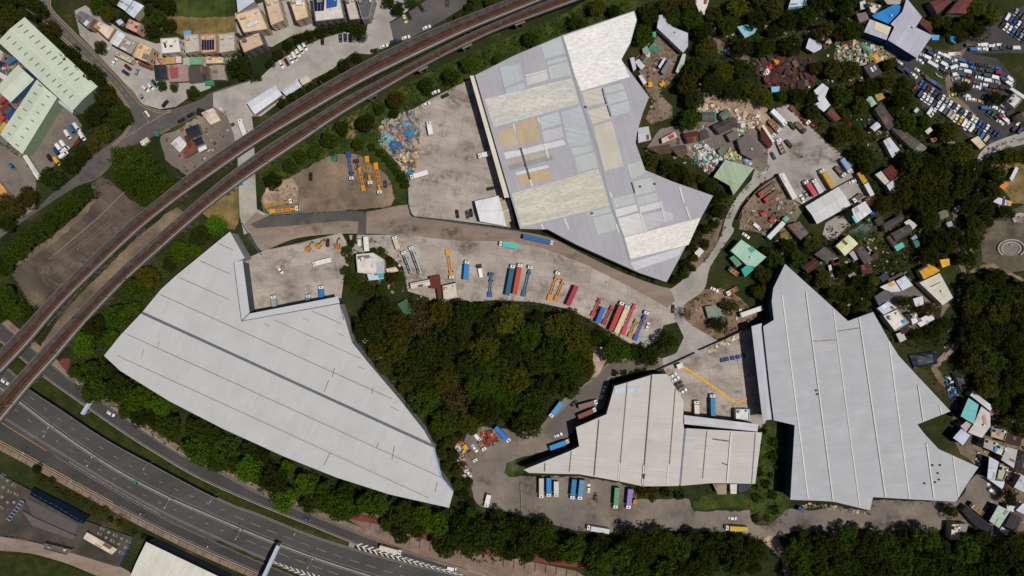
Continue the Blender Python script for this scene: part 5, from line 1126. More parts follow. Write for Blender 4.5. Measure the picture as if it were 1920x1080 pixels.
CNAME = {(225, 224, 222): 'white', (30, 30, 34): 'black', (70, 72, 78): 'dark grey', (150, 152, 156): 'silver', (34, 52, 96): 'navy', (126, 30, 36): 'red', (46, 98, 150): 'blue', (190, 170, 130): 'beige', (20, 70, 80): 'dark teal', (206, 160, 30): 'yellow', (88, 30, 34): 'maroon', (200, 204, 96): 'lime'}
WHT, BLK, DGR, SIL, NVY, RED, BLU, BEI, TEA, YEL, MAR, LIM = list(CNAME)
def car(px, py, deg, c, label, kind='car', group=None, name=None, wheels=True, z=0, tilt=0):
    """deg: heading in the image, degrees counter-clockwise from right (world)"""
    OCC.append((px, py)); L, hh = CARN[kind]; x, y = W(px, py, 1)
    nm = name or ('parked_car' if kind == 'car' else 'van')
    t = thing(nm, label, 'car' if kind == 'car' else 'van', (x, y, z), R(deg), group)
    low = .28 if wheels else .06
    if kind == 'car':
        obj('body', cached(('body', L, low), car_body(L, low)), paint(c), t)
        obj('windows', cached(('windows', 'c'), cabin(L, 1.4, -1.25, .55)), M_vglass, t)
        obj('roof', cached(('roof', 'c'), lambda: MB().box((-.35, 0, 1.425), (1.65, 1.3, .06), 0, .94)), paint(c), t)
    else:
        v = kind == 'van'; top = hh
        obj('body', cached(('body', kind, low), lambda: loft([(-L/2, ring(.84, low, top-.06)), (-L/2+.1, ring(.9, low, top)), (L*.24, ring(.9, low, top)), (L*.36, ring(.88, low, 1.05)), (L/2-.1, ring(.84, low, .85)), (L/2, ring(.7, low+.1, .7))])), paint(c), t)
        obj('windscreen', cached(('windscreen', kind), lambda: MB().hexa([(L*.25, -.74, top-.03), (L*.36, -.8, 1.06), (L*.36, .8, 1.06), (L*.25, .74, top-.03), (L*.25+.03, -.74, top+.0), (L*.36+.04, -.8, 1.1), (L*.36+.04, .8, 1.1), (L*.25+.03, .74, top+.0)])), M_vglass, t)
        obj('rear_window', cached(('rear_window', kind), lambda: MB().box((-L/2+.02, 0, top-.5), (.1, 1.3, .5))), M_vglass, t)
    if wheels:
        wm = cached('wheel_small', wheel_mesh(.32, .2))
        for sx in (-.3, .31):
            for sy in (-.8, .8): obj('wheel', wm, M_tyre, t, (L*sx, sy, .32))
    if tilt: t.rotation_euler = (R(tilt), 0, R(deg))
    return t
def seg(x1, y1, x2, y2, z):
    a = Vector(W(x1, y1, z)); b = Vector(W(x2, y2, z)); return a, b, (a-b).length, math.degrees(math.atan2((a-b).y, (a-b).x))
def ribs(m, x0, x1, w, z, n):
    for i in range(n):
        x = x0+(x1-x0)*(i+.5)/n; m.box((x, 0, z+.02), ((x1-x0)/n*.45, w-.12, .05))
    return m
def cab_parts(t, x1, c, W_=2.4, hcab=2.9):
    """cab whose nose is at x1"""
    o = obj('cab', cached(('cab', hcab), lambda: loft([(-2.0, ring(W_/2, .55, hcab-.1)), (-1.8, ring(W_/2, .55, hcab)), (-.45, ring(W_/2, .55, hcab)), (-.1, ring(W_/2-.05, .55, 1.75)), (0, ring(W_/2-.12, .6, 1.2))])), paint(c), t, (x1, 0, 0))
    obj('windscreen', cached(('windscreen', hcab), lambda: MB().hexa([(-.44, -1.0, hcab-.08), (-.1, -1.02, 1.76), (-.1, 1.02, 1.76), (-.44, 1.0, hcab-.08), (-.38, -1.0, hcab-.05), (-.05, -1.02, 1.8), (-.05, 1.02, 1.8), (-.38, 1.0, hcab-.05)])), M_vglass, o)
    for s in (-1, 1): obj('headlight', cached('headlight', lambda: MB().box((0, 0, 0), (.06, .35, .2))), M_lamp, o, (.02, s*.8, .85))
    obj('roof_hatch', cached('roof_hatch', lambda: MB().box((0, 0, 0), (.7, .7, .06))), M_chas, o, (-1.15, 0, hcab+.03))
    return o
def truck(x1, y1, x2, y2, kind, c, label, cabc=WHT, group=None, name=None, cat='truck'):
    """nose at (x1, y1), tail at (x2, y2) in the photo; kinds: box, container, skeletal, flat, trailer, skeleton_only, tractor, tank, pickup"""
    OCC.extend([(x1, y1), (x2, y2), ((x1+x2)/2, (y1+y2)/2)]); a, b, L, deg = seg(x1, y1, x2, y2, 3.0); L = round(max(L, 4.5)*2)/2; mid = (a+b)/2
    name = name or {'box': 'box_truck', 'container': 'container_truck', 'skeletal': 'skeletal_truck', 'flat': 'flatbed_truck', 'trailer': 'container_trailer', 'skeleton_only': 'skeletal_trailer', 'tractor': 'tractor_unit', 'tank': 'tank_truck', 'pickup': 'pickup_truck'}[kind]
    if kind in ('trailer', 'skeleton_only'): cat = 'trailer'
    t = thing(name, label, cat, (mid.x, mid.y, 0), R(deg), group)
    x0, x1_ = -L/2, L/2; hasc = kind not in ('trailer', 'skeleton_only')
    if hasc: cab_parts(t, x1_, cabc); xb = x1_-2.25
    else: xb = x1_
    bl = xb-x0; cx = (xb+x0)/2; pc = paint(c, .5)
    fr = pc if kind in ('skeletal', 'skeleton_only') else M_chas
    for s in (-1, 1): obj('chassis_rail', cached(('chassis_rail', bl), lambda: MB().box((0, 0, 0), (bl, .3, .3))), fr, t, (cx, s*.5, 1.15))
    if kind in ('box', 'container', 'trailer'):
        top = 3.85 if bl > 7 else 3.3; bw = 2.46
        q = obj('container' if kind != 'box' else 'cargo_box', cached(('container', bl, top), lambda: MB().box((0, 0, (1.32+top)/2), (bl, bw, top-1.32))), pc, t, (cx, 0, 0))
        n = max(4, int(bl/.9))
        for i in range(n):
            obj('roof_rib', cached(('roof_rib', bl), lambda: MB().box((0, 0, 0), (bl/n*.4, bw-.16, .06))), pc, q, (-bl/2+bl*(i+.5)/n, 0, top+.03))
    elif kind in ('skeletal', 'skeleton_only'):
        n = max(4, int(bl/1.9))
        for i in range(n):
            w = 2.45 if i in (0, n-1, n//2) else 1.9
            obj('cross_member', cached(('cross_member', w), lambda: MB().box((0, 0, 0), (.35, w, .22))), pc, t, (x0+.2+(bl-.4)*i/(n-1), 0, 1.32))
        obj('gooseneck', cached(('gooseneck', bl), lambda: MB().box((0, 0, 0), (bl*.2, 1.2, .25))), pc, t, (xb-bl*.1, 0, 1.5))
        obj('rear_deck', cached(('rear_deck', bl), lambda: MB().box((0, 0, 0), (bl*.22, 2.3, .12))), pc, t, (x0+bl*.13, 0, 1.46))
    elif kind == 'flat':
        obj('bed', cached(('bed', bl), lambda: MB().box((0, 0, 1.4), (bl, 2.4, .16))), pc, t, (cx, 0, 0))
        for s in (-1, 1): obj('side_board', cached(('side_board', bl), lambda: MB().box((0, 0, 0), (bl-.1, .08, .55))), pc, t, (cx, s*1.16, 1.76))
        obj('tail_board', cached('tail_board', lambda: MB().box((0, 0, 0), (.08, 2.2, .5))), pc, t, (x0+.06, 0, 1.76))
        for i in range(int(bl//2)):
            obj('plank', cached('plank', lambda: MB().box((0, 0, 0), (1.7, 1.9, .05))), plain((110, 92, 74)), t, (x0+1+i*2, 0, 1.51))
    elif kind == 'tank':
        obj('tank', cached(('tank', bl), lambda: MB().tube((-bl/2, 0, 2.3), (bl/2, 0, 2.3), 1.05, 1.05, 14)), pc, t, (cx, 0, 0))
        obj('catwalk', cached(('catwalk', bl), lambda: MB().box((0, 0, 3.4), (bl*.9, .5, .1))), M_chas, t, (cx, 0, 0))
        for i in range(3): obj('manhole', cached('manhole', lambda: MB().tube((0, 0, 3.4), (0, 0, 3.65), .3, .3, 8)), M_chas, t, (cx-bl*.3+bl*.3*i, .45, -.1))
    elif kind == 'tractor':
        obj('fifth_wheel', cached('fifth_wheel', lambda: MB().box((0, 0, 1.38), (1.2, 1.2, .14))), M_chas, t, (cx-.4, 0, 0))
        obj('fuel_tank', cached('fuel_tank', lambda: MB().tube((-.6, 0, .8), (.6, 0, .8), .3, .3, 8)), M_steel, t, (cx, 1, 0))
    elif kind == 'pickup':
        obj('bed', cached(('pbed', bl), lambda: MB().box((0, 0, 1.36), (bl, 2.1, .12))), pc, t, (cx, 0, 0))
        for s in (-1, 1): obj('side_board', cached(('pside', bl), lambda: MB().box((0, 0, 0), (bl, .08, .4))), pc, t, (cx, s*1.02, 1.62))
    wm = cached('wheel_big', wheel_mesh(.5, .35))
    xs = [x0+1.2] + ([x0+2.5] if L > 8 else []) + ([x1_-1.3] if hasc else [x1_-2.2]) + ([x1_-4.2] if hasc and L > 11 else [])
    for x in xs:
        for s in (-1.02, 1.02): obj('wheel', wm, M_tyre, t, (x, s, .5))
    return t
def digger(px, py, deg, c, label, cat='excavator'):
    x, y = W(px, py, 1.5); t = thing('excavator', label, cat, (x, y, 0), R(deg)); pc = paint(c, .5)
    for s in (-1, 1): MB().box((0, s*.95, .4), (3.0, .5, .8), 0, 1, .88).build('crawler_track', M_tyre, t, (0, 0, 0))
    MB().box((-.2, 0, 1.25), (2.6, 2.2, .8)).build('house', pc, t, (0, 0, 0))
    q = MB().box((.5, .65, 2.1), (1.3, .9, 1.1), 0, .9).build('cab', pc, t, (0, 0, 0))
    MB().box((.9, .65, 2.2), (.6, .8, .7)).build('windows', M_vglass, q, (0, 0, 0))
    MB().hexa([(.9, -.35, 1.3), (3.2, -.35, 2.9), (3.2, 0, 2.9), (.9, 0, 1.3), (.9, -.35, 1.7), (3.2, -.35, 3.3), (3.2, 0, 3.3), (.9, 0, 1.7)]).build('boom', pc, t, (0, 0, 0))
    MB().hexa([(3.0, -.3, 2.9), (4.4, -.3, .9), (4.4, -.05, .9), (3.0, -.05, 2.9), (3.4, -.3, 3.2), (4.7, -.3, 1.1), (4.7, -.05, 1.1), (3.4, -.05, 3.2)]).build('dipper_arm', pc, t, (0, 0, 0))
    MB().box((4.3, -.18, .6), (.8, 1.0, .7), 0, 1.2).build('bucket', M_chas, t, (0, 0, 0))
    return t
T = truck
# dirt lot by the viaduct
T(659, 338, 651, 283, 'skeletal', (30, 72, 140), 'blue skeletal trailer lorry with white cab in the dirt lot')
T(667, 297, 669, 317, 'tractor', MAR, 'maroon and white tractor unit in the dirt lot', MAR)
T(672, 313, 681, 357, 'skeleton_only', (206, 140, 24), 'amber skeletal trailer behind the maroon tractor unit')
T(694, 347, 686, 291, 'skeletal', (196, 140, 30), 'amber skeletal lorry with white cab, between two other amber trailers')
T(712, 364, 703, 304, 'skeletal', (216, 130, 16), 'orange skeletal lorry with white cab nearest the curved hedge')
T(548, 376, 494, 386, 'skeletal', (176, 128, 50), 'dull amber skeletal lorry, upper of the pair by the rubble corner')
T(560, 390, 503, 396, 'skeletal', (214, 148, 16), 'bright amber skeletal lorry, lower of the pair along the teal fence')
car(722, 345, 95, DGR, 'dark car parked beside the orange skeletal lorry', group=None)
car(582, 331, 88, BLK, 'black car standing alone in the dirt lot')
digger(627, 297, 80, (60, 110, 80), 'small green machine at the shrubs of the dirt lot')
# warehouse yard
T(895, 293, 920, 287, 'box', WHT, 'white box truck backed to the patchwork warehouse canopy')
T(768, 333, 802, 323, 'box', WHT, 'white box truck at the foot of the debris heap')
T(803, 226, 808, 252, 'box', WHT, 'white box truck standing alone high in the concrete yard')
car(920, 353, 12, BLK, 'black car beside the white ribbed shed and canopy')
car(857, 401, 100, BLK, 'black car at the yard fence, farthest from the ribbed shed')
car(876, 402, 100, DGR, 'dark grey car at the yard fence, middle of three')
car(883, 399, 98, BLK, 'black car at the yard fence, nearest the ribbed shed')
car(834, 179, 25, BLK, 'black car at the upper tip of the concrete yard')
car(799, 195, 20, WHT, 'white car below the verge at the upper yard')
car(817, 172, 20, WHT, 'white car half under the verge trees above the yard')
# courtyard of the pale warehouse
T(585, 496, 621, 487, 'box', WHT, 'white box truck crossing the pale warehouse courtyard')
car(525, 506, -55, WHT, 'white and red car alone in the pale warehouse courtyard')
T(601, 534, 603, 560, 'box', (28, 120, 196), 'blue box truck docked at the courtyard canopy')
T(511, 553, 515, 578, 'box', (140, 160, 160), 'grey green box truck docked at the courtyard canopy')
T(577, 552, 578, 566, 'box', (90, 130, 150), 'short teal grey truck docked between two others in the courtyard')
digger(577, 467, 60, (186, 116, 36), 'orange excavator at the courtyard fence, left of two')
digger(597, 461, 50, (190, 120, 40), 'orange excavator at the courtyard fence, right of two')
digger(632, 462, 80, (180, 104, 44), 'orange excavator beside the hedge at the courtyard corner')
car(614, 455, 85, MAR, 'maroon car between the excavators at the courtyard fence')
# gate area
car(665, 448, 90, BLK, 'black van by the haul road crossing', 'van')
car(674, 453, 90, WHT, 'white van beside the black van at the haul road', 'van')
T(686, 444, 688, 471, 'trailer', WHT, 'white container trailer above the yard office')
T(738, 442, 747, 467, 'box', (206, 190, 166), 'cream box truck standing beside the haul road')
T(755, 470, 771, 512, 'tank', (176, 180, 184), 'silver tank lorry with white cab, left of two')
T(769, 461, 788, 513, 'tank', (170, 170, 168), 'silver tank lorry with white cab, right of two')
# truck yard
T(847, 524, 838, 467, 'skeletal', (214, 140, 20), 'amber skeletal lorry standing alone in the truck yard')
T(876, 487, 873, 525, 'container', (24, 132, 200), 'sky blue container lorry beside the alone amber skeletal lorry')
T(898, 495, 903, 520, 'pickup', WHT, 'navy cab pickup with a white bed in the truck yard', NVY)
T(921, 511, 918, 557, 'skeletal', (30, 92, 160), 'blue skeletal lorry with its cab at the truck yard centre', (40, 96, 160))
T(935, 456, 972, 463, 'container', (70, 186, 176), 'turquoise container lorry along the haul road')
T(962, 495, 951, 554, 'container', (20, 92, 124), 'dark teal container lorry beside the brick red container')
T(976, 493, 965, 552, 'container', (176, 66, 44), 'brick red container lorry beside the dark teal container')
T(995, 497, 981, 556, 'skeletal', (52, 92, 120), 'slate blue skeletal lorry right of the brick red container')
T(1047, 508, 1029, 564, 'skeletal', (206, 140, 30), 'amber skeletal lorry with white cab at the wood edge')
T(1057, 524, 1042, 564, 'skeleton_only', (196, 126, 24), 'amber skeletal trailer without a cab beside another amber one')
T(1081, 536, 1065, 572, 'trailer', (160, 22, 60), 'crimson container trailer standing alone at the wood edge')
T(1126, 559, 1111, 594, 'skeleton_only', (180, 40, 56), 'red skeletal trailer, first of the slanted row from the crimson container')
T(1132, 576, 1120, 605, 'trailer', (32, 100, 176), 'short blue trailer, second of the slanted row')
T(1149, 573, 1132, 609, 'skeleton_only', (160, 34, 50), 'red skeletal trailer, third of the slanted row beside the red container')
T(1168, 565, 1145, 620, 'container', (170, 42, 46), 'red container lorry with white cab in the slanted row')
T(1178, 572, 1155, 624, 'container', (206, 190, 150), 'cream container lorry with white cab in the slanted row')
T(1191, 570, 1168, 628, 'skeleton_only', (196, 36, 56), 'long red skeletal trailer right of the cream container lorry')
T(1195, 598, 1181, 634, 'skeleton_only', (176, 130, 40), 'amber skeletal trailer near the end of the slanted row')
T(1214, 583, 1191, 639, 'skeletal', (32, 80, 160), 'blue skeletal lorry with white cab at the end of the slanted row')
car(1214, 612, 70, WHT, 'white car at the end of the slanted lorry row')
car(1262, 579, 88, BLK, 'black car driving through the crossroads')
T(1039, 456, 981, 443, 'container', (28, 92, 156), 'blue container lorry driving along the hedge of the patchwork warehouse')
# loop road
T(1031, 783, 1053, 754, 'container', (70, 140, 190), 'pale blue container lorry on the loop road below the wood')
car(1076, 756, 40, BLK, 'black car on the loop road beside the pale blue lorry')
T(1121, 753, 1085, 763, 'container', (130, 96, 100), 'dusty pink brown container lorry at the cream warehouse')
T(1119, 767, 1084, 782, 'container', (116, 66, 46), 'rust brown container lorry at the cream warehouse')
car(1132, 731, 70, WHT, 'white car at the cream warehouse hedge, upper of two')
car(1129, 741, 72, WHT, 'white car at the cream warehouse hedge, lower of two')
T(1068, 827, 1031, 840, 'container', (28, 140, 200), 'bright blue container lorry nosed to the pointed warehouse corner')
car(1047, 816, 20, WHT, 'white car on the loop road beside the bright blue lorry')
T(956, 829, 929, 801, 'container', (20, 116, 196), 'vivid blue container lorry at the wood tip beside the scrap row')
T(911, 952, 917, 928, 'box', WHT, 'white box truck under the trees at the loop road bend')
T(1015, 936, 1015, 896, 'container', (196, 188, 180), 'off white container lorry, first of the row under the warehouse')
T(1029, 933, 1029, 896, 'container', (24, 134, 200), 'sky blue container lorry, second of the row under the warehouse')
T(1043, 933, 1043, 903, 'container', (206, 202, 196), 'shorter white container lorry, third of the row under the warehouse')
T(1073, 938, 1077, 898, 'container', (34, 120, 160), 'teal blue container lorry, fourth of the row under the warehouse')
T(1087, 939, 1091, 899, 'container', (90, 140, 186), 'steel blue container lorry, fifth of the row under the warehouse')
car(1104, 916, 88, WHT, 'white car right of the steel blue container lorry')
T(1154, 955, 1157, 914, 'container', (88, 140, 96), 'green container lorry below the cream warehouse')
T(1178, 956, 1182, 916, 'container', (138, 110, 180), 'purple container lorry below the cream warehouse')
digger(1191, 940, 85, (170, 110, 30), 'rusty yellow excavator beside the purple container lorry')
T(1100, 989, 1142, 996, 'box', (206, 206, 210), 'long white box truck by the lower tree belt')
car(1374, 972, -5, WHT, 'white car at the junction by the lower tree belt')
T(1360, 990, 1401, 992, 'container', (190, 160, 30), 'yellow container lorry at the lower tree belt')
car(1116, 931, 80, MAR, 'small maroon car between the container lorries')
# scrap row at the wood tip
digger(872, 838, 120, (206, 160, 20), 'yellow excavator in the scrap row at the wood tip')
digger(917, 825, 110, (128, 48, 40), 'red excavator in the scrap row at the wood tip')
T(910, 846, 899, 829, 'flat', (150, 110, 76), 'brown flatbed in the scrap row, nearer the red excavator')
T(893, 867, 880, 848, 'flat', (150, 108, 70), 'brown flatbed in the scrap row, nearer the yellow excavator')
car(890, 841, -55, WHT, 'white car between the two brown flatbeds')
car(879, 888, -60, WHT, 'white car at the lower end of the scrap row')
car(895, 820, -50, WHT, 'white van above the brown flatbeds at the wood tip', 'van')
# loading yard
for (x, y), c, l in zip(((1262, 704), (1267, 711), (1272, 719), (1276, 726), (1281, 734)), (WHT, WHT, BLK, DGR, WHT), ('white car, first from the gate hut at the loading yard wall', 'white car, second from the gate hut at the loading yard wall', 'black car, third from the gate hut at the loading yard wall', 'dark grey car, fourth from the gate hut at the loading yard wall', 'white car, last from the gate hut at the loading yard wall')):
    car(x, y, 30, c, l, group='cars at the loading yard wall')
T(1306, 751, 1307, 779, 'box', (212, 204, 190), 'cream box truck docked at the loading yard canopy')
T(1336, 738, 1337, 782, 'container', (22, 120, 164), 'blue container lorry docked at the loading yard canopy')
T(1429, 577, 1389, 591, 'trailer', (214, 214, 212), 'white trailer on the slope above the loading yard wall')
car(1340, 543, -25, WHT, 'white car in the sandy corner by the hill lane')
T(1362, 552, 1384, 541, 'flat', (206, 150, 40), 'amber flatbed truck at the sandy corner')
T(1366, 502, 1385, 515, 'flat', (216, 150, 40), 'amber flatbed truck below the teal green house', DGR)
# hillside yard
T(1475, 235, 1447, 207, 'box', (222, 224, 228), 'tall white box truck in the hillside yard corner')
T(1464, 247, 1444, 225, 'flat', (206, 150, 90), 'sandy flatbed lorry beside the tall white box truck')
T(1454, 257, 1434, 233, 'flat', (170, 104, 46), 'rusty orange flatbed lorry beside the thin white shed')
T(1459, 259, 1472, 288, 'flat', (206, 196, 186), 'white flatbed lorry below the rusty orange lorry')
car(1485, 236, -50, BLK, 'black van parked among the hillside yard lorries', 'van')
car(1479, 270, -50, BLK, 'black van in the middle of the hillside yard', 'van')
T(1512, 247, 1494, 229, 'flat', (120, 92, 66), 'brown tipper with a dark cab in the hillside yard', DGR)
T(1519, 232, 1484, 198, 'skeletal', (116, 28, 34), 'long maroon lorry along the hillside yard trees')
car(1525, 236, -40, RED, 'red car behind the long maroon lorry')
car(1450, 292, 120, DGR, 'dark car at the hillside yard entrance')
T(1540, 317, 1561, 352, 'container', (186, 140, 30), 'yellow container lorry in the hillside yard')
T(1510, 338, 1528, 366, 'container', (186, 60, 70), 'red container truck behind the white ribbed shed')
T(1525, 335, 1540, 362, 'container', (196, 198, 206), 'silver white container truck beside the red one')
car(1511, 364, 120, SIL, 'silver car in front of the white ribbed shed')
car(1504, 372, 118, WHT, 'white car in front of the white ribbed shed')
T(1596, 323, 1579, 298, 'container', (120, 150, 190), 'pale blue container truck at the upper right of the hillside yard')
T(1586, 331, 1569, 312, 'flat', (60, 56, 54), 'dark flatbed with white cab beside the pale blue truck')
car(1600, 340, 20, WHT, 'white car at the wall behind the pale blue truck')
T(1423, 367, 1452, 346, 'flat', (120, 88, 66), 'brown flatbed with a red cab, upper of two at the lane', (206, 16, 56))
T(1433, 378, 1461, 357, 'flat', (110, 80, 62), 'brown flatbed with a red cab, lower of two at the lane', (206, 16, 56))
T(1600, 378, 1618, 364, 'flat', (120, 76, 40), 'brown tipper truck behind the white ribbed shed')
T(1440, 447, 1469, 417, 'trailer', (206, 208, 206), 'long white trailer beside the grey brown shed')
car(1419, 425, -40, WHT, 'white van at the lane edge below the red cabs', 'van')
car(1399, 442, -35, WHT, 'white car above the teal green house')
car(1436, 442, -45, SIL, 'silver car beside the long white trailer')
digger(1432, 400, 30, (180, 30, 50), 'red crane machine in the truck repair ground')
digger(1447, 412, 60, (160, 40, 40), 'red digger lower in the truck repair ground')
digger(1443, 126, 20, (200, 40, 30), 'red excavator at the rusty yard edge')
digger(1455, 116, 160, (206, 130, 30), 'orange excavator in the rusty yard')
T(1436, 133, 1460, 150, 'flat', (136, 36, 40), 'red tipper truck in the rusty yard')
car(1361, 97, -25, WHT, 'white car on the hill track')
car(1437, 134, 60, WHT, 'white van at the rusty yard gate', 'van')
digger(1219, 158, 100, (210, 150, 20), 'amber excavator at the left of the quarry yard')
digger(1242, 157, 40, (216, 150, 20), 'amber excavator at the right of the quarry yard')
# east village
car(1861, 922, -35, WHT, 'white van in the small van park', 'van')
T(1819, 944, 1846, 965, 'flat', (196, 150, 90), 'sandy flatbed truck in the small van park', BLK)
car(1838, 856, -60, WHT, 'white car in the dark alley, upper of two')
car(1835, 866, -60, WHT, 'white car in the dark alley, lower of two')
T(1497, 953, 1509, 960, 'pickup', (40, 60, 120), 'blue pickup at the warehouse corner by the loop road', NVY)
# motorway
car(255, 905, -25, (22, 130, 90), 'green taxi with a white roof on the motorway', name='taxi')
car(8, 716, -35, WHT, 'white car leaving the viaduct on the motorway', name='car')
car(207, 776, -32, WHT, 'white car on the local road by the sign gantry', name='car')
car(575, 974, -20, (40, 76, 110), 'dark blue car on the local road', name='car')
T(753, 1037, 712, 1026, 'box', (214, 204, 188), 'cream box truck beside the chevron island')
car(847, 1066, -12, WHT, 'white van on the local road beyond the chevrons', 'van')
# top left streets
T(289, 252, 316, 239, 'flat', (70, 86, 80), 'green flatbed truck on the street', (60, 130, 130))
car(340, 225, 28, BLK, 'black car on the street, first from the junction', name='car')
car(357, 215, 28, BLK, 'black car on the street, second from the junction', name='car')
T(448, 222, 460, 254, 'box', (216, 212, 208), 'white box truck at the viaduct underpass')
T(263, 270, 278, 261, 'box', (206, 196, 170), 'cream box truck at the street below the junction')
for (x, y, d, c, l) in ((214, 116, 60, WHT, 'white car in the village lot, farthest up the road'), (239, 126, -40, MAR, 'maroon car in the village lot beside the tan annex'), (235, 136, -35, NVY, 'navy car in the village lot below the maroon car'), (256, 134, 70, SIL, 'silver car in the village lot beside the tan annex end'), (272, 166, -40, WHT, 'white car in the village lot, nearest the small trees'), (282, 162, -45, WHT, 'white car in the village lot, second from the small trees'), (289, 156, -50, TEA, 'dark teal car in the village lot under the black shed'), (265, 182, -60, SIL, 'silver car in the village lot at the road bend'), (309, 194, 50, BLK, 'black car in the village lot above the junction'),
    (107, 302, -55, YEL, 'yellow van in the small lorry park'), (107, 285, -60, NVY, 'navy van in the small lorry park'), (111, 277, -55, WHT, 'white van in the small lorry park, upper one'), (119, 271, -55, WHT, 'white van in the small lorry park, at the trees'), (122, 281, 40, WHT, 'white van in the small lorry park, middle one'), (119, 290, 40, WHT, 'white van in the small lorry park, above the yellow van'), (92, 296, -60, BLK, 'black car in the small lorry park'), (127, 252, -60, WHT, 'white van below the green warehouse yard, first of the group'), (136, 244, -60, BLU, 'blue van below the green warehouse yard'), (144, 238, -55, WHT, 'white van below the green warehouse yard, beside the blue van'), (154, 255, -60, WHT, 'white van below the green warehouse yard, beside the maroon van'), (147, 266, 50, MAR, 'maroon van below the green warehouse yard'), (22, 312, -45, BLU, 'blue car in the side street'), (55, 357, -45, WHT, 'white car at the side street mouth')):
    car(x, y, d, c, l, 'van' if 'van' in l else 'car')
park = [(527, 120, WHT), (537, 116, MAR), (545, 111, WHT), (552, 106, WHT), (558, 99, WHT), (564, 92, WHT), (571, 87, WHT), (604, 76, BLK), (638, 71, DGR), (647, 70, NVY), (656, 71, BLK)]
for i, (x, y, c) in enumerate(park):
    car(x, y, -60 if i < 7 else -88, c, f'{CNAME[c]} car, {ordn(i)} along the hedge of the curved car park', 'van' if c == WHT and i % 2 else 'car', 'cars along the car park hedge', 'parked_car')
for x, y, d, c, l in ((702, 94, 12, BLK, 'black car beside the viaduct at the car park end'), (720, 86, 20, WHT, 'white car beside the viaduct, next to the black car'), (739, 77, 18, NVY, 'navy car beside the viaduct between two white cars'), (761, 70, 18, WHT, 'white car at the lower edge of the asphalt lot'), (800, 51, 22, WHT, 'white car at the middle edge of the asphalt lot'), (759, 35, -70, (206, 200, 150), 'pale yellow car in the asphalt lot'), (767, 30, -60, BLK, 'black car beside the pale yellow car'), (790, 15, -60, BLK, 'black car higher in the asphalt lot'), (839, 5, 85, DGR, 'dark car at the top edge of the asphalt lot')):
    car(x, y, d, c, l)
# scrapyard: rows of dumped cars
srnd = random.Random(5)
def scol(): return srnd.choices([WHT, SIL, BLK, DGR, NVY, RED, BLU, BEI, TEA, MAR], [40, 7, 14, 9, 13, 2, 5, 2, 8, 3])[0]
def scrap(x, y, d, c, label, kind=None, z=0):
    car(x, y, d+srnd.uniform(-5, 5), c, label, kind or srnd.choice(['car', 'car', 'car', 'minivan', 'van']), 'dumped cars in the scrapyard', 'scrap_car', False, z, srnd.uniform(-2, 2))
srows = [
 ('the row under the lavender warehouse corner', -27, [(1741, 92), (1755, 96), (1762, 100), (1768, 103), (1776, 106)]),
 ('the second row under the lavender warehouse', -27, [(1746, 101), (1752, 104), (1760, 108), (1770, 111), (1774, 115)]),
 ('the third row under the lavender warehouse', -27, [(1733, 105), (1740, 109), (1748, 111), (1757, 115), (1764, 118), (1771, 121)]),
 ('the row edging the grassy mound top', -30, [(1726, 114), (1735, 114), (1746, 119), (1754, 124), (1761, 127), (1767, 131)]),
 ('the pair column beside the mound lane', 80, [(1774, 126), (1775, 133), (1781, 116)]),
 ('the short line at the lane top', 5, [(1785, 102), (1794, 101)]),
 ('the stack column right of the lane', 15, [(1793, 113), (1791, 119), (1789, 125), (1786, 134), (1793, 139), (1793, 147)]),
 ('the double line by the west trees', -40, [(1686, 117), (1691, 121), (1696, 125), (1685, 126), (1689, 131), (1700, 132), (1705, 137), (1714, 141)]),
 ('the line below the grassy mound', -38, [(1722, 133), (1730, 139), (1737, 144), (1742, 150), (1752, 156), (1762, 163)]),
 ('the pair at the east trees', -35, [(1894, 149), (1892, 157), (1880, 147), (1884, 153)]),
 ('the row under the round scrapyard tree', -12, [(1813, 180), (1819, 186), (1826, 187), (1837, 190), (1849, 184), (1857, 198), (1864, 201), (1847, 203)]),
 ('the row beside the white roofed scrapyard house', -35, [(1880, 211), (1890, 215), (1879, 221), (1886, 226), (1868, 220), (1876, 229), (1883, 200)]),
 ('the line along the upper lane, far side', 0, [(1818, 84), (1827, 84), (1837, 84), (1846, 84), (1857, 86), (1872, 84), (1884, 86)]),
 ('the line along the upper lane, near side', 2, [(1826, 93), (1836, 92), (1846, 92), (1866, 92), (1878, 90), (1893, 88), (1906, 90)]),
 ('the three by the right edge road', 50, [(1907, 233), (1903, 240), (1913, 243)]),
]
for rn, ang, pts in srows:
    for i, (x, y) in enumerate(pts):
        c = scol(); scrap(x, y, ang, c, f'{CNAME[c]} scrap car, {ordn(i)} in {rn}')
# the large block of packed rows
blk = [(1722, 152), (1750, 163), (1772, 184), (1800, 203), (1840, 218), (1868, 238), (1878, 250), (1868, 262), (1850, 268), (1832, 258), (1815, 255), (1800, 243), (1798, 226), (1775, 216), (1745, 212), (1730, 195), (1722, 175)]
rv = Vector((.83, .56))*8.3; av = Vector((-.56, .83))*16.5
for i in range(-3, 24):
    col = []
    for j in range(-4, 9):
        p = Vector((1727, 157))+rv*i+av*j
        if inside(p[:], blk): col.append(p)
    for j, p in enumerate(col):
        c = scol()
        if i == 12 and j == 1: c = YEL
        scrap(p.x+srnd.uniform(-.8, .8), p.y+srnd.uniform(-1, 1), 56, c, f'{CNAME[c]} scrap car, {ordn(j)} down packed column {ordn(i+3)} of the main scrapyard block')
blk2 = [(1868, 48), (1882, 34), (1905, 22), (1925, 30), (1925, 84), (1908, 84), (1890, 70), (1880, 60)]
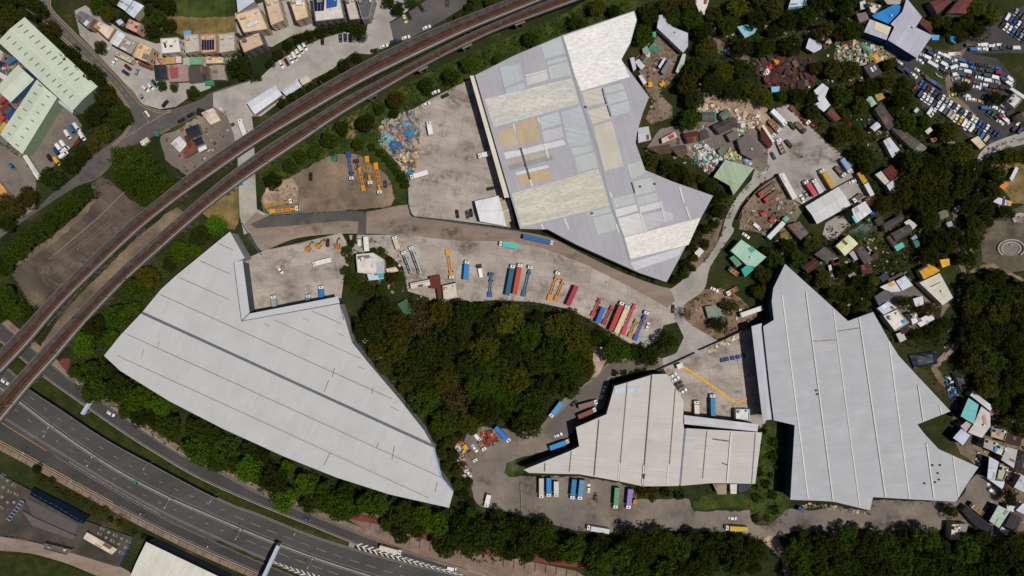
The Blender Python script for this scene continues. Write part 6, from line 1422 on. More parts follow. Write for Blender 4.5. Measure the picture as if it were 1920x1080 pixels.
for i in range(-4, 12):
    col = []
    for j in range(-6, 6):
        p = Vector((1880, 45))+rv*i+av*j
        if inside(p[:], blk2): col.append(p)
    for j, p in enumerate(col):
        c = scol(); scrap(p.x, p.y, 56, c, f'{CNAME[c]} scrap car, {ordn(j)} down column {ordn(i+4)} of the top right scrap block')
east = [(1800, 112), (1830, 116), (1868, 126), (1885, 142), (1886, 172), (1866, 172), (1842, 170), (1822, 166), (1822, 154), (1800, 154), (1798, 130)]
ev = Vector((.978, .208))*17.2; dv = Vector((-.208, .978))*8.6
for j in range(-2, 9):
    row = [p for i in range(-2, 8) for p in [Vector((1803, 114))+ev*i+dv*j+Vector((j % 2*4, 0))] if inside(p[:], east)]
    for i, p in enumerate(row):
        c = scol(); scrap(p.x+srnd.uniform(-2, 2), p.y+srnd.uniform(-.8, .8), -12, c, f'{CNAME[c]} scrap car, {ordn(i)} along the {ordn(j+2)} row of the east scrapyard rows')
south = [(1812, 190), (1832, 178), (1856, 192), (1878, 206), (1890, 232), (1876, 242), (1858, 228), (1836, 212)]
for i in range(-2, 12):
    row = [p for j in range(-5, 5) for p in [Vector((1826, 190))+rv*i*1.05+av*j] if inside(p[:], south) and all((p.x-a)**2+(p.y-b)**2 > 60 for a, b in OCC)]
    for j, p in enumerate(row):
        c = scol(); scrap(p.x, p.y, 56, c, f'{CNAME[c]} scrap car, {ordn(j)} down column {ordn(i+2)} of the scrapyard corner near the white house')
scrap(1787, 177, 20, LIM, 'lime yellow scrap car at the lane fork', 'car'); scrap(1716, 164, 50, RED, 'bright red scrap car at the west edge of the packed block', 'car')
# ================================================================ trees and undergrowth
def leafmat(name, c, c2):
    t = NT(name); g = t.n('ShaderNodeNewGeometry')
    isl = g.outputs['Random Per Island']; ri = t.n('ShaderNodeObjectInfo').outputs['Random']
    col = t.mix(t.rng(isl, 0, 1, 0, 1), C(c), C(c2))
    hs = t.n('ShaderNodeHueSaturation'); t.l(col, hs.inputs['Color'])
    t.l(t.rng(ri, 0, 1, .485, .515), hs.inputs['Hue']); t.l(t.rng(isl, 0, 1, .72, 1.28), hs.inputs['Value'])
    col = t.scale(hs.outputs[0], t.rng(ri, 0, 1, .72, 1.22))
    return t.out(col, .95, 0, .04)
TONES = {'deep green': leafmat('leaf_deep', (34, 42, 12), (48, 56, 16)), 'olive green': leafmat('leaf_olive', (52, 52, 14), (68, 66, 22)),
         'mid green': leafmat('leaf_mid', (42, 55, 12), (58, 72, 18)), 'bright green': leafmat('leaf_bright', (50, 70, 10), (70, 92, 18)), 'yellow green': leafmat('leaf_yellow', (60, 66, 12), (84, 86, 22)), 'brownish': leafmat('leaf_brown', (56, 49, 28), (78, 68, 42))}
M_bark = plain((70, 60, 50), .95, .25, 2)
def leaf_quads(m, rnd, c, r, n, size, flat=.55):
    for _ in range(n):
        d = Vector((rnd.gauss(0, 1), rnd.gauss(0, 1), rnd.gauss(.45, .9))).normalized()
        p = c+Vector((d.x*r, d.y*r, d.z*r*.8))*rnd.uniform(.75, 1.05)
        nrm = (d+Vector((rnd.gauss(0, flat), rnd.gauss(0, flat), rnd.gauss(.35, flat)))).normalized()
        a = nrm.orthogonal().normalized(); a.rotate(Matrix.Rotation(rnd.uniform(0, 6.28), 3, nrm)); b = nrm.cross(a)
        s = size*rnd.uniform(.6, 1.35); k = len(m.v)
        m.v += [tuple(p-a*s*.5), tuple(p+b*s*.32+nrm*s*.06), tuple(p+a*s*.55), tuple(p-b*s*.32+nrm*s*.06)]; m.f.append((k, k+1, k+2, k+3))
def crown_mesh(seed, clumps, per, size, lobes, tall=1.0, airy=1.0):
    rnd = random.Random(seed); m = MB()
    cs = [(Vector((0, 0, 5.4)), 3.4)]+[(Vector((math.cos(a)*rnd.uniform(1.6, 2.9), math.sin(a)*rnd.uniform(1.6, 2.9), rnd.uniform(4.2, 6.3)*tall)), rnd.uniform(1.7, 2.5)) for a in [6.283*(i+rnd.random()*.6)/lobes for i in range(lobes)]]
    for _ in range(clumps):
        c, r = rnd.choice(cs); d = Vector((rnd.gauss(0, 1), rnd.gauss(0, 1), rnd.gauss(.3, .75))).normalized()
        q = c+Vector((d.x*r, d.y*r, d.z*r*.85))*rnd.uniform(.72, 1.0)
        if Vector((q.x, q.y)).length > 4.7: continue
        leaf_quads(m, rnd, q, rnd.uniform(.55, 1.05)*airy, per, size)
    return m.mesh('crown')
def trunk_mesh(seed):
    rnd = random.Random(seed); m = MB(); m.tube((0, 0, -.1), (.1, 0, 2.2), .36, .26, 8).tube((.1, 0, 2.2), (0, .1, 5.2), .26, .1, 7)
    for i in range(5):
        a = 6.283*i/5+rnd.random(); z = 2.0+rnd.random()*1.4
        m.tube((.08, 0, z), (math.cos(a)*2.4, math.sin(a)*2.4, z+2.0+rnd.random()), .14, .04, 5)
    return m.mesh('trunk')
CROWNS = [crown_mesh(100+i, 150+12*(i % 3), 22, .5, 4+i % 4, .9+.06*(i % 4)) for i in range(7)]
ROUND = [crown_mesh(200+i, 150, 20, .45, 4, .95) for i in range(2)]
BUSH = [crown_mesh(300+i, 60, 16, .75, 4, .7) for i in range(3)]
BARE = [crown_mesh(400+i, 62, 10, .5, 5, 1.0, 1.5) for i in range(2)]
TRUNKS = [trunk_mesh(i) for i in range(4)]
trnd = random.Random(21); TREES = []
def tree(px, py, r, tone, label, group=None, kind='tree', flat=1.0):
    """px, py, r: crown centre and radius in the photo"""
    if tone == 'deep green' and trnd.random() < .15: flat *= 1.25
    rm = r*S*.98; k = rm/4.7; x, y = W(px, py, 6*k*flat)
    name, cat = {'tree': ('broadleaf_tree', 'tree'), 'round': ('broadleaf_tree', 'tree'), 'bush': ('shrub', 'shrub'), 'bare': ('sparse_tree', 'tree')}[kind]
    if name == 'broadleaf_tree' and r < 14.5: name = 'small_tree'
    t = thing(name, label, cat, (x, y, 0), trnd.uniform(0, 6.28), group); t.scale = (k, k, k*flat)
    me = trnd.choice({'tree': CROWNS, 'round': ROUND, 'bush': BUSH, 'bare': BARE}[kind])
    obj('crown', me, TONES[tone], t, (0, 0, -2.0 if kind == 'bush' else 0)); obj('trunk', trnd.choice(TRUNKS), M_bark, t, (0, 0, -2.0 if kind == 'bush' else 0)) if kind != 'bush' else obj('trunk', TRUNKS[0], M_bark, t, (0, 0, -2.0))
    TREES.append((px, py, r)); return t
def blocked(x, y, r):
    if any((x-a)**2+(y-b)**2 < (r+5)**2 for a, b in OCC): return True
    for f in FOOT:
        if inside((x, y), f): return True
        for i in range(len(f)):
            a = Vector(f[i]); b = Vector(f[(i+1) % len(f)]); p = Vector((x, y)); ab = b-a; tt = max(0, min(1, (p-a).dot(ab)/max(ab.length_squared, 1e-6)))
            if (a+ab*tt-p).length < r*.72: return True
    return False
def grove(poly, rmin, rmax, tones, label, group, gap=.82, kind='tree', tries=900, cap=400, axis=None, lms=None):
    xs = [p[0] for p in poly]; ys = [p[1] for p in poly]; got = []
    near = [t for t in TREES if min(xs)-40 < t[0] < max(xs)+40 and min(ys)-40 < t[1] < max(ys)+40]
    for i in range(tries):
        x = trnd.uniform(min(xs), max(xs)); y = trnd.uniform(min(ys), max(ys)); f = i/tries
        r = rmax-(rmax-rmin)*min(1, max(0, f*1.25-.1+trnd.uniform(-.15, .15)))
        if not inside((x, y), poly) or not (-r*.5 < x < 1920+r*.5 and -r*.5 < y < 1080+r*.5): continue
        if any((x-a)**2+(y-b)**2 < (gap*(r+q))**2 for a, b, q in near) or blocked(x, y, r): continue
        near.append((x, y, r)); got.append((x, y, r))
        if len(got) >= cap: break
    if axis: got.sort(key=lambda g: g[0]*axis[0]+g[1]*axis[1])
    if lms: got.sort()
    cnt = {}
    for i, (x, y, r) in enumerate(got):
        tone = trnd.choices(list(tones), list(tones.values()))[0]
        lm = min(lms, key=lambda q: (q[0]-x)**2+(q[1]-y)**2)[2] if lms else ''; kk = (tone, lm); cnt[kk] = cnt.get(kk, -1)+1
        tree(x, y, r, tone, label.format(tone=tone, ord=ordn(cnt[kk] if lms else i), lm=lm), group, 'bare' if tone == 'brownish' and kind == 'tree' else kind)
    return len(got)
def undergrowth(name, label, polys, per, hmin, hmax, tone, size=.7, clear=True):
    """low scrub nobody could count: one object"""
    m = MB(); rnd = random.Random(len(label)*7)
    for poly in polys:
        xs = [p[0] for p in poly]; ys = [p[1] for p in poly]; n = int((max(xs)-min(xs))*(max(ys)-min(ys))*S*S/per)
        for _ in range(n):
            x = rnd.uniform(min(xs), max(xs)); y = rnd.uniform(min(ys), max(ys))
            if not inside((x, y), poly): continue
            if clear and any(inside((x, y), f) for f in FOOT if abs(f[0][0]-x) < 260 and abs(f[0][1]-y) < 260): continue
            w = W(x, y); leaf_quads(m, rnd, Vector((w[0], w[1], rnd.uniform(hmin, hmax)*.6)), rnd.uniform(.5, 1.3), 7, size)
    o = m.build(name, TONES[tone]); tag(o, label, None, None, 'stuff'); return o
DK = {'deep green': 5, 'olive green': 3, 'mid green': 2, 'yellow green': .6}; MX = {'deep green': 3, 'mid green': 4, 'olive green': 2}; BR = {'bright green': 4, 'mid green': 4, 'deep green': 2, 'yellow green': 1}
VB = {'deep green': 3, 'mid green': 2, 'olive green': 2, 'brownish': 1}
# single trees one can point at
for x, y, r, tone, k, l in (
 (1250, 640, 23, 'deep green', 'round', 'round dark tree standing alone beside the slanted lorry row'), (186, 88, 14, 'mid green', 'round', 'small round tree at the kerb of the residential road'),
 (445, 122, 29, 'deep green', 'round', 'large round dark tree at the village end of the street'), (304, 160, 11, 'mid green', 'round', 'small tree below the black roofed shed'), (325, 163, 10, 'mid green', 'round', 'small tree below the rust red roof'), (360, 172, 14, 'mid green', 'round', 'round tree below the dark brown shed'),
 (375, 210, 9, 'deep green', 'round', 'small tree beside the pinkish roofed cottage'), (1370, 575, 17, 'olive green', 'round', 'olive tree in the sandy corner, upper of two'), (1352, 608, 19, 'deep green', 'round', 'dark round tree in the sandy corner, lower of two'), (1285, 590, 15, 'brownish', 'bare', 'sparse brown tree at the crossroads'),
 (1585, 397, 14, 'deep green', 'round', 'dark round tree at the corner of the white ribbed shed'), (1722, 580, 12, 'deep green', 'round', 'dark tree in the middle of the white hamlet cluster'), (1700, 566, 16, 'deep green', 'round', 'dark tree between the bluish house and cream house'), (1752, 580, 17, 'olive green', 'round', 'olive tree below the cream hamlet house'), (1752, 622, 17, 'deep green', 'round', 'dark tree below the long white annex'), (1775, 606, 15, 'deep green', 'round', 'dark tree beside the yellow path wall'), (1720, 628, 14, 'deep green', 'round', 'dark tree below the black brown hamlet shed'),
 (1808, 165, 14, 'deep green', 'round', 'dark tree in the middle of the scrapyard'), (1868, 185, 15, 'deep green', 'round', 'dark tree beside the white roofed scrapyard house'), (1736, 818, 14, 'brownish', 'bare', 'bare brown tree overhanging the jagged warehouse corner'), (772, 775, 12, 'brownish', 'bare', 'bare brown tree overhanging the curved pale warehouse edge'), (1313, 905, 14, 'brownish', 'bare', 'bare reddish tree at the lower edge of the cream annex'),
 (1895, 932, 18, 'deep green', 'round', 'dark tree in the lower east village'), (1785, 960, 17, 'deep green', 'round', 'dark tree at the corner beside the cream flat roofed house'), (67, 880, 11, 'deep green', 'round', 'dark tree at the motorway footway'), (268, 1007, 6, 'deep green', 'round', 'tiny tree at the corner of the cream flat warehouse'),
 (918, 1010, 40, 'deep green', 'round', 'largest dark tree in the belt below the loop road bend'), (870, 1000, 30, 'deep green', 'round', 'large dark tree left of the largest dark tree')):
    tree(x, y, r, tone, l, None, k)
for i, (x, y, r) in enumerate(((528, 193, 10), (546, 182, 11), (563, 172, 10), (585, 163, 11), (605, 152, 12), (625, 139, 13), (645, 122, 15), (668, 108, 12))):
    tree(x, y, r, 'deep green', f'dark tree, {ordn(i)} from the white shed in the row between car park and viaduct', 'tree row between car park and viaduct', 'round')
for i, (x, y, r) in enumerate(((505, 118, 10), (520, 100, 12), (540, 84, 13), (560, 72, 13), (580, 65, 13), (602, 58, 13), (622, 52, 12), (640, 50, 13), (660, 50, 14), (675, 62, 18), (484, 145, 9))):
    tree(x, y, r, 'deep green', f'dark tree, {ordn(i)} in the curved hedge above the parked vans', 'curved hedge above the car park', 'round')
for i, (x, y, r) in enumerate(((698, 276, 9), (712, 287, 9), (724, 298, 9), (735, 308, 10), (744, 320, 9), (753, 332, 10), (760, 344, 11))):
    tree(x, y, r, 'mid green', f'green tree, {ordn(i)} from the top in the curved hedge beside the debris heap', 'curved hedge beside the debris heap', 'round')
for i, (x, y, r) in enumerate(((658, 456, 10), (650, 470, 12), (656, 486, 10), (650, 508, 12), (655, 525, 14), (670, 535, 14), (690, 545, 16), (712, 548, 15), (735, 520, 12), (752, 520, 11), (732, 488, 9), (716, 470, 9), (700, 470, 8))):
    tree(x, y, r, 'mid green' if i % 2 else 'olive green', f'leafy tree, {ordn(i)} down the garden around the yard office', 'trees around the yard office', 'round')
for i, (x, y, r) in enumerate(((235, 298, 30), (266, 306, 30), (292, 340, 30), (250, 338, 26), (275, 368, 25), (315, 348, 20), (225, 325, 20))):
    tree(x, y, r, 'mid green', f'broad green tree, {ordn(i)} from the street in the clump against the upper viaduct', 'clump against the upper viaduct')
for i, (x, y, r) in enumerate(((160, 362, 20), (138, 378, 22), (114, 398, 22), (90, 416, 22), (66, 436, 23), (44, 456, 23), (22, 476, 24), (4, 498, 22))):
    tree(x, y, r, 'mid green', f'dense green tree, {ordn(i)} from the street in the row beside the fallow lot', 'tree row beside the fallow lot', 'round')
for i, (x, y, r, tn) in enumerate(((93, 335, 24, 'deep green'), (130, 308, 20, 'deep green'), (152, 288, 19, 'deep green'), (175, 272, 14, 'olive green'), (18, 388, 26, 'olive green'), (48, 372, 22, 'olive green'), (12, 420, 18, 'deep green'))):
    tree(x, y, r, tn, f'dusty {tn} tree, {ordn(i)} along the street opposite the fallow lot', 'trees along the street opposite the fallow lot')
for i, (x, y, r) in enumerate(((8, 555, 22), (26, 580, 24), (48, 592, 20), (0, 590, 18))):
    tree(x, y, r, 'mid green', f'green tree, {ordn(i)} in the clump between fallow lot and local road', 'clump beside the local road')
n = 0
n += grove([(680, 600), (700, 570), (740, 590), (790, 568), (830, 574), (900, 572), (960, 568), (1060, 585), (1110, 608), (1172, 645), (1210, 655), (1222, 668), (1150, 668), (1128, 645), (1112, 640), (1105, 690), (1060, 738), (1005, 800), (900, 798), (806, 800), (772, 760), (722, 705), (694, 668), (672, 625)], 16, 31, {'deep green': 4, 'olive green': 4, 'mid green': 5, 'yellow green': 1, 'brownish': .3}, '{tone} tree, {ord} from left of its colour {lm}', 'trees of the dense central wood', lms=[(1160, 640, 'beside the slanted lorry row'), (705, 590, 'behind the yard office garden'), (735, 705, 'along the curved pale warehouse edge'), (1055, 720, 'above the loop road lane'), (920, 785, 'at the wood tip scrap row'), (880, 675, 'in the heart of the wood'), (965, 590, 'below the brick red container lorry'), (825, 590, 'below the maroon wood shed')], gap= .64, tries=3200, cap=84)
n += grove([(135, 690), (192, 672), (222, 702), (315, 760), (418, 812), (528, 864), (628, 903), (728, 935), (842, 962), (862, 985), (830, 1012), (780, 1002), (742, 1005), (700, 965), (640, 965), (560, 946), (500, 925), (470, 905), (420, 876), (372, 868), (340, 842), (290, 815), (250, 785), (215, 765), (185, 742), (150, 735)], 15, 30, {'mid green': 4, 'bright green': 3, 'deep green': 3}, '{tone} tree, {ord} from the viaduct in the belt below the curved pale warehouse', 'tree belt below the curved pale warehouse', .64, tries=2400, cap=54, axis=(1, .4))
n += grove([(830, 1010), (880, 965), (950, 972), (1010, 990), (1070, 1006), (1150, 1006), (1240, 1002), (1340, 1004), (1425, 1016), (1440, 1040), (1420, 1062), (1240, 1078), (1120, 1068), (1060, 1040), (1000, 1040), (900, 1050), (840, 1030)], 17, 30, {'deep green': 5, 'mid green': 4}, '{tone} tree, {ord} from the left in the belt below the loop road', 'tree belt below the loop road', .64, tries=2000, cap=44, axis=(1, 0))
n += grove([(1490, 1008), (1580, 1006), (1670, 1018), (1755, 1004), (1775, 1010), (1850, 1012), (1930, 1010), (1930, 1090), (1500, 1090)], 17, 30, {'deep green': 5, 'mid green': 4}, '{tone} tree, {ord} from the track fork in the bottom right wood', 'bottom right wood', .64, tries=1700, cap=40, axis=(1, 0))
n += grove([(170, 600), (230, 545), (285, 492), (330, 455), (385, 425), (425, 415), (432, 432), (335, 508), (300, 535), (262, 580), (222, 620), (192, 660), (150, 690), (140, 650)], 14, 25, BR, '{tone} tree, {ord} from the motorway between viaduct and pale warehouse', 'trees between viaduct and pale warehouse', .74, tries=1200, cap=32, axis=(1, -1))
n += grove([(-10, -10), (58, -10), (66, 28), (120, 82), (180, 140), (225, 185), (238, 215), (232, 240), (205, 262), (165, 250), (150, 215), (186, 165), (54, 36), (44, 28), (0, 66), (-10, 60)], 12, 24, VB, '{tone} tree, {ord} from the top between green warehouse and residential road', 'trees beside the residential road', .76, tries=1200, cap=34, axis=(1, 1))
n += grove([(160, -10), (215, -10), (215, 10), (235, 30), (220, 42), (195, 38), (165, 15)], 10, 17, MX, '{tone} tree, {ord} in the garden above the terrace houses', 'garden trees above the terrace', .76, tries=300, cap=8, axis=(1, 0))
n += grove([(272, -10), (315, -10), (318, 45), (300, 68), (275, 62), (268, 45), (275, 20)], 10, 17, MX, '{tone} tree, {ord} beside the dry field', 'trees beside the dry field', .76, tries=300, cap=9, axis=(0, 1))
n += grove([(490, 320), (560, 285), (640, 240), (730, 192), (830, 138), (930, 95), (1050, 45), (1120, 10), (1190, 8), (1180, 18), (1050, 60), (960, 100), (885, 135), (840, 158), (790, 185), (760, 205), (715, 225), (690, 265), (640, 282), (590, 292), (545, 322), (500, 345)], 10, 19, {'mid green': 4, 'deep green': 3, 'olive green': 2}, '{tone} tree, {ord} from the left on the verge below the lower viaduct', 'verge trees below the lower viaduct', .85, tries=1300, cap=48, axis=(1, 0))
n += grove([(720, -10), (800, -10), (760, 18), (728, 22)], 9, 14, MX, '{tone} tree, {ord} beside the concrete lane at the top edge', 'trees by the concrete lane', .8, tries=160, cap=5, axis=(1, 0))
n += grove([(870, 20), (890, -10), (950, -10), (880, 25), (830, 45)], 8, 12, MX, '{tone} tree, {ord} between asphalt lot and viaduct', 'trees by the asphalt lot', .8, tries=160, cap=5, axis=(1, 0))
n += grove([(1195, 40), (1215, 20), (1240, 10), (1300, 5), (1320, 40), (1330, 90), (1345, 115), (1400, 128), (1435, 165), (1440, 185), (1390, 180), (1345, 188), (1318, 160), (1316, 210), (1312, 245), (1290, 240), (1275, 210), (1285, 170), (1275, 140), (1290, 110), (1296, 75), (1262, 45), (1230, 55), (1215, 85), (1195, 100), (1192, 70)], 13, 23, DK, '{tone} tree, {ord} from the top in the belt around the quarry yard', 'trees around the quarry yard', .68, tries=1600, cap=34, axis=(.3, 1))
n += grove([(1205, 282), (1240, 292), (1300, 322), (1340, 348), (1368, 362), (1372, 378), (1345, 398), (1342, 365), (1262, 336), (1214, 316)], 10, 16, DK, '{tone} tree, {ord} from the left in the hedge at the patchwork warehouse corner', 'hedge at the patchwork warehouse corner', .75, tries=900, cap=22, axis=(1, .3))
n += grove([(1340, 400), (1352, 408), (1300, 505), (1262, 532), (1255, 525), (1310, 440)], 7, 11, DK, '{tone} small tree, {ord} from the top along the lane side of the patchwork warehouse', 'lane side hedge', .8, tries=500, cap=16, axis=(0, 1))
n += grove([(1330, 20), (1440, -10), (1625, -10), (1618, 60), (1632, 66), (1600, 74), (1548, 62), (1510, 62), (1480, 100), (1430, 98), (1385, 95), (1350, 65)], 12, 22, DK, '{tone} tree, {ord} from the left on the hill above the rusty yard', 'hill trees above the rusty yard', .8, tries=1300, cap=36, axis=(1, 0))
n += grove([(1440, 178), (1520, 165), (1532, 120), (1565, 122), (1620, 128), (1690, 112), (1712, 160), (1722, 195), (1790, 228), (1800, 250), (1790, 275), (1735, 262), (1690, 232), (1655, 188), (1600, 205), (1572, 235), (1592, 300), (1606, 322), (1642, 318), (1650, 290), (1610, 250), (1560, 205), (1530, 245), (1480, 190)], 12, 21, DK, '{tone} tree, {ord} from the left among the sheds west of the scrapyard', 'trees among the sheds west of the scrapyard', .8, tries=1600, cap=42, axis=(1, 0))
n += grove([(1692, 290), (1740, 280), (1815, 280), (1828, 300), (1822, 335), (1790, 380), (1796, 440), (1785, 480), (1745, 485), (1722, 445), (1660, 400), (1640, 375), (1690, 360), (1690, 320)], 14, 25, {'deep green': 6, 'olive green': 3}, '{tone} tree, {ord} from left of its colour {lm}', 'trees of the dark forest', lms=[(1670, 380, 'behind the maroon roofed house'), (1720, 320, 'below the long dark sheds'), (1810, 300, 'at the hill road bend'), (1770, 460, 'beside the bright yellow hut'), (1740, 390, 'in the middle of the dark forest')], gap= .66, tries=1700, cap=40)
n += grove([(1800, 400), (1835, 350), (1845, 305), (1930, 275), (1930, 300), (1880, 320), (1865, 350), (1860, 378), (1895, 395), (1850, 420), (1835, 450), (1838, 490), (1816, 505), (1802, 450)], 12, 20, {'deep green': 6, 'olive green': 3}, '{tone} tree, {ord} down the slope beside the grave hill', 'trees beside the grave hill', .78, tries=900, cap=26, axis=(0, 1))
n += grove([(1820, 520), (1860, 508), (1930, 545), (1930, 720), (1880, 742), (1850, 740), (1830, 700), (1800, 690), (1812, 640), (1820, 580)], 14, 25, {'deep green': 6, 'olive green': 2, 'mid green': 1}, '{tone} tree, {ord} from left of its colour {lm}', 'forest above the east village', lms=[(1835, 540, 'below the grave path'), (1840, 625, 'around the pale round grave'), (1855, 690, 'around the forest clearing grave'), (1915, 580, 'along the right edge forest'), (1900, 720, 'above the turquoise roofed house')], gap= .68, tries=1500, cap=34)
n += grove([(1866, 752), (1930, 725), (1930, 835), (1900, 808), (1870, 792)], 12, 19, {'deep green': 6, 'mid green': 2}, '{tone} tree, {ord} from the left right behind the east village roofs', 'trees behind the east village', .78, tries=400, cap=9, axis=(1, 0))
n += grove([(1440, 445), (1500, 455), (1530, 440), (1560, 495), (1600, 485), (1640, 515), (1715, 515), (1690, 520), (1645, 545), (1640, 575), (1592, 596), (1530, 540), (1480, 492), (1452, 520), (1440, 555), (1415, 560), (1410, 510), (1430, 490)], 10, 18, DK, '{tone} tree, {ord} from the left in the gardens above the jagged warehouse', 'garden trees above the jagged warehouse', .8, tries=1300, cap=36, axis=(1, 0))
n += grove([(1745, 30), (1800, 28), (1862, 5), (1868, 40), (1850, 75), (1800, 80), (1765, 62)], 10, 18, DK, '{tone} tree, {ord} from the left between the maroon workshops and scrapyard', 'trees above the scrapyard', .8, tries=600, cap=16, axis=(1, 0))
n += grove([(855, 860), (872, 870), (880, 910), (888, 945), (862, 950), (850, 925), (830, 895), (818, 842), (800, 808), (835, 805), (868, 812)], 7, 13, MX, '{tone} small tree, {ord} from the top between pale warehouse and scrap row', 'trees at the pale warehouse tip', .8, tries=500, cap=18, axis=(0, 1))
n += grove([(1420, 805), (1468, 805), (1470, 930), (1460, 980), (1418, 975)], 6, 11, {'mid green': 3, 'deep green': 3}, '{tone} shrub, {ord} from the top in the strip between the two warehouses', 'shrubs between the warehouses', 1.1, 'bush', tries=300, cap=16, axis=(0, 1))
n += grove([(1195, 915), (1275, 915), (1280, 930), (1240, 938), (1200, 938)], 8, 12, DK, '{tone} shrub, {ord} from the left under the cream warehouse edge', 'shrubs under the cream warehouse', .85, 'bush', tries=200, cap=8, axis=(1, 0))
n += grove([(72, 892), (100, 905), (200, 955), (255, 990), (250, 1000), (180, 965), (80, 915)], 6, 9, {'olive green': 3, 'deep green': 2}, '{tone} shrub, {ord} from the left below the motorway footway', 'shrubs below the motorway footway', 1.0, 'bush', tries=300, cap=14, axis=(1, 0))
n += grove([(1145, 700), (1200, 680), (1240, 682), (1150, 722), (1138, 772), (1090, 798), (1078, 798), (1130, 762)], 5, 8, DK, '{tone} shrub, {ord} from the top in the hedge around the cream warehouse', 'hedge around the cream warehouse', .9, 'bush', tries=500, cap=22, axis=(-1, 1))
n += grove([(985, 428), (1030, 438), (1085, 464), (1160, 502), (1240, 536), (1250, 530), (1160, 494), (1085, 462), (1030, 434)], 3.5, 5.5, DK, '{tone} shrub, {ord} from the left in the hedge below the patchwork warehouse', 'hedge below the patchwork warehouse', .9, 'bush', tries=900, cap=34, axis=(1, 0))
print('grove trees', n, 'all', len(TREES))
ALLP = [
 ('central wood', [[(680, 600), (700, 565), (790, 565), (900, 568), (960, 565), (1060, 580), (1110, 604), (1172, 640), (1225, 660), (1225, 675), (1150, 672), (1128, 650), (1110, 645), (1108, 700), (1060, 742), (1008, 804), (900, 800), (806, 804), (772, 765), (722, 708), (692, 670), (668, 625)]], 2.2, 'deep green'),
 ('belt below the curved pale warehouse', [[(135, 688), (195, 670), (225, 700), (317, 757), (420, 810), (530, 861), (630, 900), (730, 932), (842, 957), (880, 980), (840, 1015), (780, 1005), (740, 1008), (700, 968), (640, 972), (560, 952), (500, 930), (470, 908), (420, 880), (372, 874), (340, 848), (290, 818), (250, 788), (215, 768), (185, 745), (145, 738)]], 2.2, 'mid green'),
 ('bottom tree belt', [[(830, 1012), (880, 962), (950, 966), (1010, 986), (1070, 1000), (1150, 1002), (1240, 1000), (1340, 1000), (1432, 1014), (1445, 1045), (1420, 1066), (1240, 1082), (1100, 1068), (1060, 1042), (1000, 1045), (900, 1055), (840, 1030)], [(1488, 1002), (1580, 1003), (1670, 1015), (1755, 1000), (1775, 1006), (1930, 1006), (1930, 1090), (1495, 1090)]], 2.2, 'deep green'),
 ('railway verge', [[(486, 340), (490, 305), (560, 272), (640, 226), (730, 180), (830, 128), (930, 85), (1050, 35), (1120, 0), (1190, 0), (1186, 20), (1050, 64), (960, 104), (886, 140), (840, 164), (790, 190), (760, 212), (718, 228), (696, 268), (640, 288), (590, 298), (545, 328), (500, 350)], [(170, 600), (230, 545), (285, 490), (330, 450), (385, 418), (428, 405), (432, 434), (335, 510), (300, 540), (265, 584), (224, 625), (194, 664), (150, 695), (135, 655)]], 2.6, 'mid green'),
 ('residential road slope', [[(-10, -10), (58, -10), (66, 30), (120, 86), (180, 142), (225, 187), (238, 215), (232, 245), (205, 266), (160, 255), (142, 212), (186, 166), (56, 38), (44, 28), (0, 68), (-10, 62)], [(160, -10), (225, -10), (236, 30), (215, 44), (165, 18)], [(270, -10), (318, -10), (320, 48), (300, 70), (270, 62)]], 4, 'deep green'),
 ('hill gardens', [[(1195, 20), (1300, 0), (1330, 15), (1340, 100), (1400, 125), (1440, 170), (1440, 190), (1340, 190), (1318, 170), (1312, 250), (1280, 235), (1290, 110), (1296, 75), (1240, 40), (1210, 100), (1192, 80)], [(1330, 20), (1440, -10), (1625, -10), (1618, 62), (1548, 64), (1510, 62), (1480, 102), (1430, 100), (1350, 68)], [(1440, 176), (1532, 165), (1534, 110), (1690, 112), (1722, 195), (1800, 240), (1790, 280), (1690, 290), (1640, 380), (1600, 320), (1572, 240), (1530, 248), (1480, 190)], [(1205, 280), (1340, 346), (1372, 362), (1372, 380), (1300, 505), (1258, 535), (1340, 366), (1262, 337), (1212, 318)]], 3.2, 'deep green'),
 ('forest', [[(1690, 288), (1815, 278), (1828, 300), (1822, 335), (1792, 380), (1798, 440), (1790, 490), (1745, 490), (1722, 450), (1640, 400), (1560, 440), (1640, 380), (1690, 360)], [(1800, 400), (1835, 350), (1845, 300), (1930, 272), (1930, 310), (1870, 345), (1860, 380), (1895, 395), (1850, 420), (1838, 490), (1816, 510)], [(1816, 520), (1860, 506), (1930, 540), (1930, 830), (1870, 795), (1858, 745), (1826, 705), (1796, 690), (1810, 640)], [(1440, 440), (1530, 435), (1640, 400), (1722, 450), (1745, 490), (1700, 520), (1645, 545), (1640, 580), (1592, 600), (1530, 542), (1480, 494), (1452, 522), (1440, 560), (1410, 560)], [(1640, 620), (1700, 600), (1800, 600), (1790, 650), (1740, 650), (1690, 650)], [(1745, 28), (1870, 5), (1850, 80), (1765, 65)]], 3.2, 'deep green'),
]
for nm, polys, per, tone in ALLP:
    undergrowth('undergrowth', f'low leafy scrub filling the {nm}', polys, per, .3, 2.4, tone, .75)
